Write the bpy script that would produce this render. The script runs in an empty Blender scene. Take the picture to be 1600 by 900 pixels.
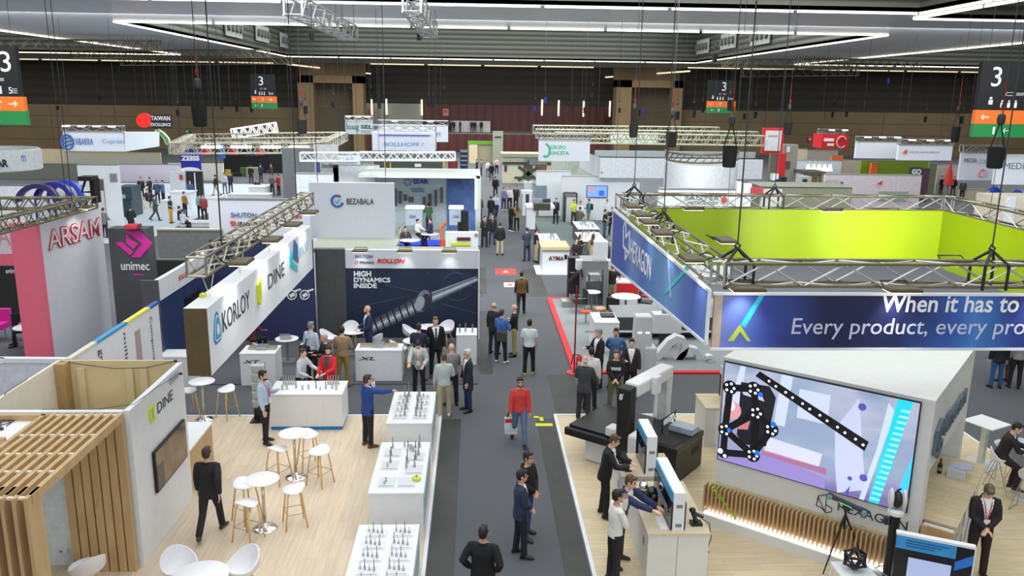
import bpy, bmesh, math, random
from mathutils import Vector, Matrix
random.seed(7)
S = bpy.context.scene
COL = S.collection
PI = math.pi
# ------------------------------------------------------------------ camera, world, lights, exposure
F, PITCH, YAW, ROLL, CZ = 1293.0, math.radians(13.13), math.radians(2.616), math.radians(.808), 8.3
_f = Vector((math.sin(YAW)*math.cos(PITCH), math.cos(YAW)*math.cos(PITCH), -math.sin(PITCH)))
_r = Vector((math.cos(YAW), -math.sin(YAW), 0)); _u = _r.cross(_f)
CR = math.cos(ROLL)*_r+math.sin(ROLL)*_u; CU = -math.sin(ROLL)*_r+math.cos(ROLL)*_u; CF = _f
cd = bpy.data.cameras.new('camera'); cam = bpy.data.objects.new('camera', cd); COL.objects.link(cam)
cd.sensor_width = 36; cd.lens = 36*F/1600; cd.clip_end = 600
M = Matrix((CR, CU, -CF)).transposed().to_4x4(); M.translation = (0, 0, CZ); cam.matrix_world = M
S.camera = cam
S.view_settings.view_transform = 'Standard'; S.view_settings.look = 'None'
S.view_settings.exposure = -.2; S.view_settings.gamma = 1; S.view_settings.use_curve_mapping = False
W = bpy.data.worlds.new('world'); S.world = W; W.use_nodes = True
W.node_tree.nodes['Background'].inputs[0].default_value = (.88, .94, 1, 1)
W.node_tree.nodes['Background'].inputs[1].default_value = .62

def area(name, loc, rot, sx, sy, power, col=(.96, .985, 1)):
    l = bpy.data.lights.new(name, 'AREA'); l.shape = 'RECTANGLE'; l.size = sx; l.size_y = sy; l.energy = power; l.color = col
    o = bpy.data.objects.new(name, l); o.location = loc; o.rotation_euler = rot; COL.objects.link(o); return o
def spot(name, loc, target, power, angle=70, blend=.7, rad=.12, col=(1, .98, .95)):
    l = bpy.data.lights.new(name, 'SPOT'); l.energy = power; l.spot_size = math.radians(angle); l.spot_blend = blend; l.shadow_soft_size = rad; l.color = col
    o = bpy.data.objects.new(name, l); o.location = loc
    o.rotation_euler = (Vector(target)-Vector(loc)).to_track_quat('-Z', 'Y').to_euler(); COL.objects.link(o); return o
# the hall's own high-bay lighting, up inside the ceiling coffers, then added tilted fill lights
area('hall_and_fill_light', (2, 24, 19), (0, 0, 0), 50, 46, 15500)
area('hall_and_fill_light', (2, 89, 19), (0, 0, 0), 50, 48, 36000)
area('hall_and_fill_light', (-66, 70, 19), (0, 0, 0), 34, 80, 27000)
area('hall_and_fill_light', (70, 70, 19), (0, 0, 0), 34, 80, 27000)
area('hall_and_fill_light', (2, -14, 12.5), (math.radians(62), 0, 0), 46, 8, 3800)  # added fill behind the camera, for faces turned towards it
area('hall_and_fill_light', (2, 31, 12.6), (math.radians(58), 0, 0), 60, 3, 7000)  # added fill below the soffit, brightens the fronts of the stands
area('hall_and_fill_light', (2, 56, 12.7), (math.radians(60), 0, 0), 90, 3, 6000)  # another added fill, for the stand fronts further back

# ------------------------------------------------------------------ pixel rays -> places in the hall (measured once, metres)
def ray(px, py): return (px-800)/F*CR+(450-py)/F*CU+CF
def at(px, py, z=0):
    d = ray(px, py); t = (z-CZ)/d.z; return (t*d.x, t*d.y)
def up(px, py, Y):
    d = ray(px, py); t = Y/d.y; return (t*d.x, CZ+t*d.z)
def sx(px, py, X):
    d = ray(px, py); t = X/d.x; return (t*d.y, CZ+t*d.z)

# ------------------------------------------------------------------ materials
TS = bpy.data.scenes.new('workbench')
def evaluated(o):                       # the evaluated mesh of one object, worked out on an empty bench scene
    TS.collection.objects.link(o)
    with bpy.context.temp_override(scene=TS, view_layer=TS.view_layers[0]):
        dg = bpy.context.evaluated_depsgraph_get(); me = bpy.data.meshes.new_from_object(o.evaluated_get(dg))
    TS.collection.objects.unlink(o); return me
MATS = {}
def lin(c):
    return tuple((x/255/12.92 if x/255 <= .04045 else ((x/255+.055)/1.055)**2.4) for x in c)
def mat(c, rough=.55, metal=0, emit=0, name=None, noise=.06, nscale=6, alpha=1, trans=0, bump=0, bscale=60, sheen=0):
    key = (tuple(c), rough, metal, emit, noise, nscale, alpha, trans, bump)
    if key in MATS: return MATS[key]
    m = bpy.data.materials.new(name or 'mat_%d' % len(MATS)); m.use_nodes = True; nt = m.node_tree
    b = nt.nodes['Principled BSDF']; L = lin(c)
    b.inputs['Roughness'].default_value = rough; b.inputs['Metallic'].default_value = metal
    b.inputs['Base Color'].default_value = (*L, 1)
    if noise and not emit:
        n = nt.nodes.new('ShaderNodeTexNoise'); n.inputs['Scale'].default_value = nscale; n.inputs['Detail'].default_value = 3
        tc = nt.nodes.new('ShaderNodeTexCoord'); nt.links.new(tc.outputs['Object'], n.inputs['Vector'])
        r = nt.nodes.new('ShaderNodeValToRGB'); a = 1-noise*1.6; d = 1+noise*1.6
        r.color_ramp.elements[0].position = .3; r.color_ramp.elements[1].position = .7
        r.color_ramp.elements[0].color = (*[x*a for x in L], 1); r.color_ramp.elements[1].color = (*[min(1, x*d) for x in L], 1)
        nt.links.new(n.outputs['Fac'], r.inputs[0]); nt.links.new(r.outputs[0], b.inputs['Base Color'])
        if bump:
            n2 = nt.nodes.new('ShaderNodeTexNoise'); n2.inputs['Scale'].default_value = bscale; nt.links.new(tc.outputs['Object'], n2.inputs['Vector'])
            bp = nt.nodes.new('ShaderNodeBump'); bp.inputs['Strength'].default_value = bump; bp.inputs['Distance'].default_value = .02
            nt.links.new(n2.outputs['Fac'], bp.inputs['Height']); nt.links.new(bp.outputs[0], b.inputs['Normal'])
    if emit:
        b.inputs['Emission Color'].default_value = (*L, 1); b.inputs['Emission Strength'].default_value = emit
    if trans:
        b.inputs['Transmission Weight'].default_value = trans; b.inputs['IOR'].default_value = 1.2
    if alpha < 1: b.inputs['Alpha'].default_value = alpha
    MATS[key] = m; return m
def nodes_mat(name, rough=.5, metal=0):
    m = bpy.data.materials.new(name); m.use_nodes = True; nt = m.node_tree; b = nt.nodes['Principled BSDF']
    b.inputs['Roughness'].default_value = rough; b.inputs['Metallic'].default_value = metal
    tc = nt.nodes.new('ShaderNodeTexCoord'); return m, nt, b, tc
def ramp(nt, fac, stops):
    r = nt.nodes.new('ShaderNodeValToRGB'); e = r.color_ramp.elements
    while len(e) < len(stops): e.new(.5)
    for k, (p, c) in zip(e, stops): k.position = p; k.color = (*lin(c), 1)
    nt.links.new(fac, r.inputs[0]); return r.outputs[0]
def wood_mat(name, c1, c2, plank=None, rough=.45, rot=0, stretch=(1, 14, 14)):
    m, nt, b, tc = nodes_mat(name, rough)
    mp = nt.nodes.new('ShaderNodeMapping'); mp.inputs['Scale'].default_value = stretch; mp.inputs['Rotation'].default_value = (0, 0, rot)
    nt.links.new(tc.outputs['Object'], mp.inputs[0])
    n = nt.nodes.new('ShaderNodeTexNoise'); n.inputs['Scale'].default_value = 1.3; n.inputs['Detail'].default_value = 5
    nt.links.new(mp.outputs[0], n.inputs['Vector']); col = ramp(nt, n.outputs['Fac'], [(.3, c1), (.7, c2)])
    if plank:
        mp2 = nt.nodes.new('ShaderNodeMapping'); mp2.inputs['Rotation'].default_value = (0, 0, rot); nt.links.new(tc.outputs['Object'], mp2.inputs[0])
        br = nt.nodes.new('ShaderNodeTexBrick'); br.inputs['Scale'].default_value = 1; br.inputs['Brick Width'].default_value = plank[0]; br.inputs['Row Height'].default_value = plank[1]
        br.inputs['Mortar Size'].default_value = .003; br.inputs['Color1'].default_value = (.93, .93, .93, 1); br.inputs['Color2'].default_value = (1.04, 1.03, 1.0, 1); br.inputs['Mortar'].default_value = (.74, .72, .68, 1)
        nt.links.new(mp2.outputs[0], br.inputs['Vector'])
        mx = nt.nodes.new('ShaderNodeMix'); mx.data_type = 'RGBA'; mx.blend_type = 'MULTIPLY'; mx.inputs[0].default_value = 1
        nt.links.new(col, mx.inputs[6]); nt.links.new(br.outputs[0], mx.inputs[7]); col = mx.outputs[2]
    nt.links.new(col, b.inputs['Base Color']); return m
def carpet_mat(name, c1, c2, rough=.9, scale=3):
    m, nt, b, tc = nodes_mat(name, rough)
    n = nt.nodes.new('ShaderNodeTexNoise'); n.inputs['Scale'].default_value = scale*.12; n.inputs['Detail'].default_value = 4
    n2 = nt.nodes.new('ShaderNodeTexNoise'); n2.inputs['Scale'].default_value = 40
    for q in (n, n2): nt.links.new(tc.outputs['Object'], q.inputs['Vector'])
    mx = nt.nodes.new('ShaderNodeMix'); mx.data_type = 'FLOAT'; mx.inputs[0].default_value = .35
    nt.links.new(n.outputs['Fac'], mx.inputs[2]); nt.links.new(n2.outputs['Fac'], mx.inputs[3])
    nt.links.new(ramp(nt, mx.outputs[0], [(.35, c1), (.65, c2)]), b.inputs['Base Color']); return m
def stripe_mat(name, c1, c2, axis, period, rough=.5, metal=0):
    m, nt, b, tc = nodes_mat(name, rough, metal)
    w = nt.nodes.new('ShaderNodeTexWave'); w.bands_direction = axis; w.inputs['Scale'].default_value = .314/period*1.0
    nt.links.new(tc.outputs['Object'], w.inputs['Vector'])
    nt.links.new(ramp(nt, w.outputs['Fac'], [(.2, c1), (.6, c2)]), b.inputs['Base Color'])
    bp = nt.nodes.new('ShaderNodeBump'); bp.inputs['Strength'].default_value = .5; bp.inputs['Distance'].default_value = .05
    nt.links.new(w.outputs['Fac'], bp.inputs['Height']); nt.links.new(bp.outputs[0], b.inputs['Normal']); return m

# ------------------------------------------------------------------ mesh and object helpers
def V(*a): return Vector(a)
class MB:
    def __init__(s): s.v = []; s.f = []; s.mi = []
    def add(s, vs, fs, mi=0):
        n = len(s.v); s.v += [Vector(p) for p in vs]; s.f += [[i+n for i in f] for f in fs]; s.mi += [mi]*len(fs); return s
    def box(s, a, b, mi=0):
        (x0, y0, z0), (x1, y1, z1) = a, b
        x0, x1 = sorted((x0, x1)); y0, y1 = sorted((y0, y1)); z0, z1 = sorted((z0, z1))
        return s.add([(x0, y0, z0), (x1, y0, z0), (x1, y1, z0), (x0, y1, z0), (x0, y0, z1), (x1, y0, z1), (x1, y1, z1), (x0, y1, z1)],
                     [(0, 3, 2, 1), (4, 5, 6, 7), (0, 1, 5, 4), (1, 2, 6, 5), (2, 3, 7, 6), (3, 0, 4, 7)], mi)
    def obox(s, c, ax, ay, az, mi=0):           # centre and three half-axis vectors
        c, ax, ay, az = map(Vector, (c, ax, ay, az))
        if ax.cross(ay).dot(az) < 0: ax = -ax
        q = [c+i*ax+j*ay+k*az for k in (-1, 1) for i, j in ((-1, -1), (1, -1), (1, 1), (-1, 1))]
        return s.add(q, [(0, 3, 2, 1), (4, 5, 6, 7), (0, 1, 5, 4), (1, 2, 6, 5), (2, 3, 7, 6), (3, 0, 4, 7)], mi)
    def bar(s, p, q, w, h, mi=0, upv=(0, 0, 1)):
        p, q = Vector(p), Vector(q); d = (q-p)
        side = d.cross(Vector(upv)); side = side.normalized() if side.length > 1e-6 else Vector((1, 0, 0)); u2 = side.cross(d).normalized()
        return s.obox((p+q)/2, d/2, side*w/2, u2*h/2, mi)
    def loft(s, rings, cap=True, mi=0, close=False):
        n = len(rings[0]); fs = []; vs = [p for r in rings for p in r]; k = len(rings)
        for i in range(k if close else k-1):
            for j in range(n):
                a, b = i*n+j, i*n+(j+1) % n; c, d = ((i+1) % k)*n+(j+1) % n, ((i+1) % k)*n+j; fs.append((a, b, c, d))
        if cap and not close: fs.append(tuple(range(n-1, -1, -1))); fs.append(tuple(range((k-1)*n, k*n)))
        return s.add(vs, fs, mi)
    def tube(s, pts, r, n=6, mi=0, cap=True, close=False):
        pts = [Vector(p) for p in pts]; rr = r if isinstance(r, (list, tuple)) else [r]*len(pts); rings = []; ref = None; k = len(pts)
        for i, p in enumerate(pts):
            if close: d = pts[(i+1) % k]-pts[i-1]
            else: d = pts[min(i+1, k-1)]-pts[max(i-1, 0)]
            d = d.normalized() if d.length > 1e-9 else Vector((0, 0, 1))
            if ref is None: ref = Vector((0, 0, 1)) if abs(d.z) < .9 else Vector((1, 0, 0))
            a = ref-d*ref.dot(d); a = a.normalized() if a.length > 1e-6 else d.orthogonal().normalized(); ref = a; b = d.cross(a)
            rings.append([p+rr[i]*(a*math.cos(t*2*PI/n)+b*math.sin(t*2*PI/n)) for t in range(n)])
        return s.loft(rings, cap, mi, close)
    def lathe(s, prof, n=20, c=(0, 0, 0), mi=0, sx=1, sy=1):
        c = Vector(c)
        return s.loft([[c+Vector((r*sx*math.cos(2*PI*j/n), r*sy*math.sin(2*PI*j/n), z)) for j in range(n)] for r, z in prof], True, mi)
    def prism(s, poly, ext, mi=0):              # polygon of 3-D points, swept along ext
        poly = [Vector(p) for p in poly]; e = Vector(ext); n = len(poly)
        nrm = Vector((0, 0, 0))
        for i in range(n): nrm += poly[i].cross(poly[(i+1) % n])
        if nrm.dot(e) < 0: poly = poly[::-1]
        fs = [tuple(range(n-1, -1, -1)), tuple(range(n, 2*n))]+[(i, (i+1) % n, n+(i+1) % n, n+i) for i in range(n)]
        return s.add(poly+[p+e for p in poly], fs, mi)
    def sphere(s, c, r, n=12, mi=0, M3=None):
        rx, ry, rz = r if isinstance(r, (tuple, list)) else (r, r, r); c = Vector(c); k = max(4, n*2//3); rings = []
        for i in range(k+1):
            t = PI*i/k; q = max(math.sin(t), .02)
            ring = [Vector((rx*q*math.cos(2*PI*j/n), ry*q*math.sin(2*PI*j/n), -rz*math.cos(t))) for j in range(n)]
            rings.append([c+(M3 @ p if M3 else p) for p in ring])
        return s.loft(rings, True, mi)
    def build(s, name, mats, par=None, world=False, smooth=False, bevel=0):
        me = bpy.data.meshes.new(name); vs = s.v
        if world and par is not None:
            iv = Matrix.Translation(par.location) @ Matrix.Rotation(par.rotation_euler.z, 4, 'Z'); 
            if par.parent is not None:
                q = par.parent; iv = Matrix.Translation(q.location) @ Matrix.Rotation(q.rotation_euler.z, 4, 'Z') @ iv
            iv = iv.inverted(); vs = [iv @ p for p in vs]
        me.from_pydata([tuple(p) for p in vs], [], s.f)
        for m in (mats if isinstance(mats, (list, tuple)) else [mats]): me.materials.append(m)
        me.polygons.foreach_set('material_index', s.mi)
        if smooth: me.polygons.foreach_set('use_smooth', [True]*len(me.polygons))
        me.update()
        o = bpy.data.objects.new(name, me); COL.objects.link(o)
        if par is not None: o.parent = par
        if bevel:
            b = o.modifiers.new('bevel', 'BEVEL'); b.width = bevel; b.segments = 2; b.limit_method = 'ANGLE'
        if smooth == 2:
            try: me.set_sharp_from_angle(angle=math.radians(40))
            except Exception: pass
        return o
def tag(o, label=None, cat=None, group=None, kind=None):
    if label: o['label'] = label
    if cat: o['category'] = cat
    if group: o['group'] = group
    if kind: o['kind'] = kind
    return o
def thing(name, label, cat, loc=(0, 0, 0), rz=0, group=None):
    o = bpy.data.objects.new(name, None); COL.objects.link(o); o.empty_display_size = .1
    o.location = loc if len(loc) == 3 else (*loc, 0); o.rotation_euler = (0, 0, rz); return tag(o, label, cat, group)
def struct(name, mb, m, smooth=False): return tag(mb.build(name, m, smooth=smooth), kind='structure')
KIDS = {}
def dup(root, loc, rz, label=None, group=None):
    r = root.copy(); COL.objects.link(r); r.location = loc if len(loc) == 3 else (*loc, 0); r.rotation_euler = (0, 0, rz)
    if label: r['label'] = label
    if group: r['group'] = group
    if root.name not in KIDS: KIDS[root.name] = [(o, [g for g in bpy.data.objects if g.parent == o]) for o in bpy.data.objects if o.parent == root]
    for ch, gs in KIDS[root.name]:
        c = ch.copy(); COL.objects.link(c); c.parent = r
        for g in gs:
            d = g.copy(); COL.objects.link(d); d.parent = c
    return r
_DG = None
def text(s, m, par, org, xd, ud, h=None, w=None, bold=0, shear=0, ext=.006, name='lettering', world=True, align='L', sp=1.0):
    cu = bpy.data.curves.new('t', 'FONT'); cu.body = s; cu.resolution_u = 3; cu.offset = bold; cu.shear = shear; cu.space_character = sp
    cu.fill_mode = 'FRONT' if not ext else 'BOTH'; cu.extrude = .5 if ext else 0
    o = bpy.data.objects.new('t', cu); me = evaluated(o)
    bpy.data.objects.remove(o); bpy.data.curves.remove(cu)
    xs = [v.co.x for v in me.vertices]; ys = [v.co.y for v in me.vertices]
    x0, x1, y0, y1 = min(xs), max(xs), min(ys), max(ys)
    kx = w/(x1-x0) if w else None; ky = h/(y1-y0) if h else None
    kx = kx or ky; ky = ky or kx
    xd, ud, org = Vector(xd).normalized(), Vector(ud).normalized(), Vector(org); nd = xd.cross(ud)
    off = -(x1-x0)*kx/2 if align == 'C' else 0
    T = Matrix.Identity(4)
    if world and par is not None:
        T = Matrix.Translation(par.location) @ Matrix.Rotation(par.rotation_euler.z, 4, 'Z'); T = T.inverted()
    for v in me.vertices:
        c = v.co; p = org+xd*((c.x-x0)*kx+off)+ud*((c.y-y0)*ky)+nd*((c.z+.5)*ext+.002 if ext else .003); v.co = T @ p
    me.materials.clear(); me.materials.append(m); me.name = name
    ob = bpy.data.objects.new(name, me); COL.objects.link(ob)
    if par is not None: ob.parent = par
    return ob
def flat(polys, m, par, name, ext=(0, -.01, 0), world=True):
    b = MB()
    for p in polys: b.prism(p, ext)
    return b.build(name, m, par, world=world)
WHITE = mat((226, 230, 234), .45, noise=.015); OFFW = mat((214, 216, 216), .5, noise=.02); BLACK = mat((22, 22, 24), .5); DARK = mat((45, 46, 50), .55)
ALU = mat((170, 172, 172), .35, .75); ALUD = mat((112, 106, 82), .45, .5); CHROME = mat((225, 225, 228), .06, 1, noise=0)
GREY = mat((125, 128, 130), .5); BOARD = mat((232, 234, 238), .35, noise=.01)
# ================================================================== THE HALL
def quadbox(name, a, b, m): return struct(name, MB().box(a, b), m)
M_CARPET = carpet_mat('hall_carpet', (80, 83, 87), (92, 95, 99), scale=.6)
M_STRIP = carpet_mat('strip_carpet', (52, 53, 51), (66, 67, 64), rough=.6, scale=8)
quadbox('floor', (-90, -20, -.2), (95, 140, 0), M_CARPET)
for k, (x0, x1, y0, y1) in enumerate([(-.83, -.36, 9, 20.4), (1.62, 2.06, 9, 20.4), (.15, .55, 24, 31.5), (2.2, 3.0, 20.7, 23.9), (.15, .5, 34.5, 40), (2.3, 3.1, 34, 39.5)]):
    quadbox('trim_%d' % (k+1), (x0, y0, 0), (x1, y1, .006), M_STRIP)
# far walls
M_TAN = mat((112, 96, 66), .7, noise=.08, nscale=.2); M_TAND = mat((104, 88, 64), .7); M_DKW = stripe_mat('dark_wall', (27, 24, 13), (38, 34, 18), 'Z', 1.2, .7)
M_RED = stripe_mat('red_cladding', (66, 16, 11), (86, 25, 17), 'X', 1.4, .5); M_DKW2 = stripe_mat('brown_wall', (36, 31, 18), (46, 40, 23), 'Z', 1.1, .6)
b = MB().box((-92, 124, 0), (-25.2, 125, 6.1), 0).box((-92, 124, 6.1), (-25.2, 125, 13.2), 1)
for z in (1.2, 2.9, 4.5): b.box((-92, 123.93, z), (-25.2, 124, z+.1), 2)
for x in range(-88, -26, 9): b.box((x, 123.95, 0), (x+.12, 124, 6.1), 2)
tag(b.build('wall_far_left', [M_TAN, M_DKW, M_TAND]), kind='structure')
b = MB().box((29.8, 124, 0), (97, 125, 6.5), 0).box((29.8, 124, 6.5), (97, 125, 13.2), 1)
for z in (1.4, 3.1, 4.8): b.box((29.8, 123.93, z), (97, 124, z+.1), 2)
for x in range(34, 96, 9): b.box((x, 123.95, 0), (x+.12, 124, 6.5), 2)
tag(b.build('wall_far_right', [M_TAN, M_DKW, M_TAND]), kind='structure')
quadbox('wall_center', (-18.8, 134, 6.7), (22.8, 135, 13.2), M_DKW2)
quadbox('wall_center_lower', (-18.8, 134, 0), (22.8, 135, 6.7), M_RED)
quadbox('wall_mezzanine', (-16, 124, 0), (20.2, 126, 2.6), M_RED)
quadbox('floor_mezzanine', (-16, 124, 2.6), (20.2, 134, 2.75), mat((110, 104, 96), .5))
struct('wall_recess_left', MB().prism([(-16, 124.6, 0), (-18.8, 134.2, 0), (-19.1, 134.2, 0), (-16.3, 124.6, 0)], (0, 0, 13.2)), M_DKW2); struct('wall_recess_right', MB().prism([(20.2, 124.6, 0), (22.8, 134.2, 0), (23.1, 134.2, 0), (20.5, 124.6, 0)], (0, 0, 13.2)), M_DKW2)
quadbox('wall_pale_panel', (-18.6, 133.8, 2.75), (-8.4, 134, 6.75), mat((150, 154, 140), .5))
quadbox('wall_left', (-92, -20, 0), (-91, 125, 14), M_TAN); quadbox('wall_right', (95, -20, 0), (96, 125, 14), M_TAN)
for k, (xa, xb) in enumerate([(-25.2, -16), (20.2, 29.8)]):        # two portals with roller doors
    b = MB().box((xa, 121.5, 0), (xa+2.2, 124.5, 10.6)).box((xb-1.5, 121.5, 0), (xb, 124.6, 10.6)).box((xa, 121.5, 9.6), (xb, 124.5, 10.6)).box((xa, 124, 10.6), (xb, 125, 13))
    struct('trim_%d' % (20+k), b, mat((126, 104, 70), .7, noise=.05, nscale=.3))
    b = MB().box((xa+1.5, 124.6, 0), (xb-1, 125, 9.8), 0).box((xa+1.5, 124.5, 6.2), (xb-1, 124.7, 6.35), 1)
    tag(b.build('door_%d' % (k+1), [mat((84, 74, 55), .7), M_TAND]), kind='structure')
for px, py in [(581, 167), (604, 167), (659, 168), (847, 168), (873, 169), (912, 170), (953, 170)]:
    x, z = up(px, py, 133.5)
    t = thing('tube_light', 'white tube light on far red wall, %s' % {581: 'leftmost, on the pale panel', 604: 'right one of the pair on the pale panel', 659: 'just right of the pale panel', 847: 'left of four right of the doorway sign', 873: 'second of the right four', 912: 'third of the right four', 953: 'beside the right portal'}[px], 'wall light', (x, 133.54 if px < 620 else 133.74, z), group='tube lights on the far wall')
    MB().box((-.1, -.02, -1.3), (.1, .25, 1.3)).build('bracket', DARK, t); MB().tube([(0, -.12, -1.2), (0, -.12, 1.2)], .11).build('tube', mat((255, 236, 200), emit=4), t)
# ceiling: a panelled soffit with deep coffers
ZS = 13.0
M_SOF = stripe_mat('soffit_panel', (206, 212, 222), (226, 230, 238), 'Y', .55, .25); M_COR = stripe_mat('corrugated', (50, 53, 48), (88, 90, 80), 'Z', .62, .45, .3)
holes = [(-25.5, 62, 30.2, 117), (-24, -20, 24.2, 46.5), (-90, 40, -39.6, 117), (44, 64, 94, 117), (25.4, -20, 94, 49.5)]
xs = sorted({-92, 96, *[h[0] for h in holes], *[h[2] for h in holes]}); ys = sorted({-20, 125, *[h[1] for h in holes], *[h[3] for h in holes]})
b = MB()
for i in range(len(xs)-1):
    for j in range(len(ys)-1):
        cx, cy = (xs[i]+xs[i+1])/2, (ys[j]+ys[j+1])/2
        if not any(h[0] < cx < h[2] and h[1] < cy < h[3] for h in holes): b.box((xs[i], ys[j], ZS), (xs[i+1], ys[j+1], ZS+.25))
struct('ceiling', b, M_SOF)
b = MB(); q = MB()
for x0, y0, x1, y1 in holes:
    for a, c in [((x0-.2, y1), (x1+.2, y1+.2)), ((x0-.2, y0-.2), (x1+.2, y0)), ((x0-.2, y0), (x0, y1)), ((x1, y0), (x1+.2, y1))]:
        b.box((a[0], a[1], ZS+.02), (c[0], c[1], 20))
    for a, c in [((x0, y1, 0), (x1, y1, 0)), ((x0, y0, 0), (x1, y0, 0)), ((x0, y0, 0), (x0, y1, 0)), ((x1, y0, 0), (x1, y1, 0))]:
        a, c = Vector(a), Vector(c); L = (c-a).length; n = max(1, round(L/7))
        for k in range(n):
            p, s_ = a+(c-a)*(k/n)+(c-a).normalized()*.12, a+(c-a)*((k+1)/n)-(c-a).normalized()*.12
            if p.y > -5 and abs(p.x) < 85: q.bar((*p.xy, ZS-.07), (*s_.xy, ZS-.07), .085, .1)
struct('ceiling_coffer', b, M_COR)
struct('trim_30', q, mat((255, 248, 226), emit=2.6)).name = 'trim_30'
b = MB().box((-92, 121, 12.15), (-25.2, 124, 13)).box((29.8, 121, 12.4), (97, 124, 13)).box((-25.2, 121, 12.3), (29.8, 122, 13))
struct('ceiling_bulkhead', b, mat((96, 92, 78), .5))
b = MB()
for x0, x1, z in [(-92, -25.4, 12.1), (30, 97, 12.35), (-15, 20, 12.2)]:
    n = int((x1-x0)/8)
    for k in range(n): b.box((x0+k*8+.2, 120.9, z), (x0+k*8+7.7, 121.0, z+.15))
for a, c in [((-26, 119), (-16.3, 133)), ((30, 119), (20.3, 133))]: b.bar((*a, 12.0 if a[0] < 0 else 11.9), (*c, 11.2), .25, .2)
struct('trim_31', b, mat((255, 240, 205), emit=.9))
b = MB()
for x0, y0, x1, y1 in holes: b.box((x0-.3, y0-.3, 20), (x1+.3, y1+.3, 20.2))
struct('ceiling_deck', b, mat((70, 72, 70), .7))
def ceil_z(x, y): return 19.99 if any(h[0] < x < h[2] and h[1] < y < h[3] for h in holes) else ZS-.01
# vents on the coffer side walls
def vent(x, y, z, sgn, lab):
    t = thing('air_vent', lab, 'vent', (x, y, z), group='jet nozzle vents on the coffer walls')
    MB().box((-.06, -3, -.9), (.06, 3, .9)).build('panel', mat((150, 156, 150), .5), t)
    for k in range(4): MB().tube([(0, -2.2+k*1.45, 0), (sgn*.35, -2.2+k*1.45, 0)], .42, 12).build('nozzle', mat((88, 90, 88)), t)
for px, py, w in [(365, 44, 'nearest of the three'), (410, 53, 'middle one of the three'), (446, 64, 'furthest of the three')]:
    y, z = sx(px, py, -25.3); vent(-25.3, y, z, 1, 'grey four nozzle air vent high on the left coffer wall, '+w)
for px, py, w in [(1098, 73, 'furthest of the three'), (1138, 64, 'middle one of the three'), (1188, 56, 'nearest of the three')]:
    y, z = sx(px, py, 30.0); vent(30.0, y, z, -1, 'grey four nozzle air vent high on the right coffer wall, '+w)

# ------------------------------------------------------------------ trusses
def truss_parts(t, p, q, w=.3, h=.3, seg=None, r=.022, m=ALU, m2=None):
    p, q = Vector(p), Vector(q); d = q-p; L = d.length; seg = seg or max(2, round(L/(w*1.25))); d.normalize()
    side = d.cross(Vector((0, 0, 1))).normalized()*w/2; u = side.cross(d).normalized()*h/2
    if u.z < 0: u = -u
    cs = [side+u, -side+u, -side-u, side-u]
    for c in cs: MB().tube([p+c, q+c], r, 6).build('chord', m, t, world=True)
    b = MB(); k = L/seg
    for i in range(seg):
        a, e = p+d*k*i, p+d*k*(i+1)
        for j in range(4):
            c0, c1 = cs[j], cs[(j+1) % 4]
            if i % 2: c0, c1 = c1, c0
            b.tube([a+c0, e+c1], r*.6, 4)
    for e in (p, q):
        for j in range(4): b.tube([e+cs[j], e+cs[(j+1) % 4]], r*.8, 4)
    b.build('bracing', m2 or m, t, world=True)
def truss(lab, p, q, w=.3, h=.3, seg=None, r=.022, m=ALU, m2=None, group=None, hang=True):
    mid = (Vector(p)+Vector(q))/2; t = thing('lighting_truss', lab, 'truss', mid, group=group); truss_parts(t, p, q, w, h, seg, r, m, m2)
    if hang:
        for f in (.2, .8):
            a = Vector(p).lerp(Vector(q), f); MB().tube([a+V(0, 0, h/2), (a.x, a.y, ceil_z(a.x, a.y))], .012, 5).build('suspension_cable', DARK, t, world=True)
    return t
def hpt(px, py, Y): x, z = up(px, py, Y); return (x, Y, z)
truss('aluminium ceiling truss hanging near top, left of centre', hpt(457, 8, 34), hpt(548, 52, 46), .7, .7, r=.05)
truss('short aluminium ceiling truss hanging near top centre', hpt(643, 3, 34), hpt(672, 48, 44), .7, .7, r=.05)
for k, (a, c, lab) in enumerate([((0, 69, 78), (250, 71, 78), 'long dim truss under the left ceiling, nearest row'), ((118, 85, 95), (420, 84, 95), 'dim truss under the left ceiling, middle row'), ((190, 97, 108), (455, 95, 108), 'dim truss under the left ceiling, furthest row'),
      ((1130, 99, 96), (1330, 98, 96), 'dim truss under the right ceiling, left row'), ((1160, 115, 108), (1340, 113, 108), 'dim truss under the right ceiling, furthest row'), ((1250, 97, 84), (1437, 101, 84), 'dim truss under the right ceiling, nearest row')]):
    truss(lab, hpt(*a), hpt(*c), .8, .8, 26, .06, ALUD)
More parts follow.
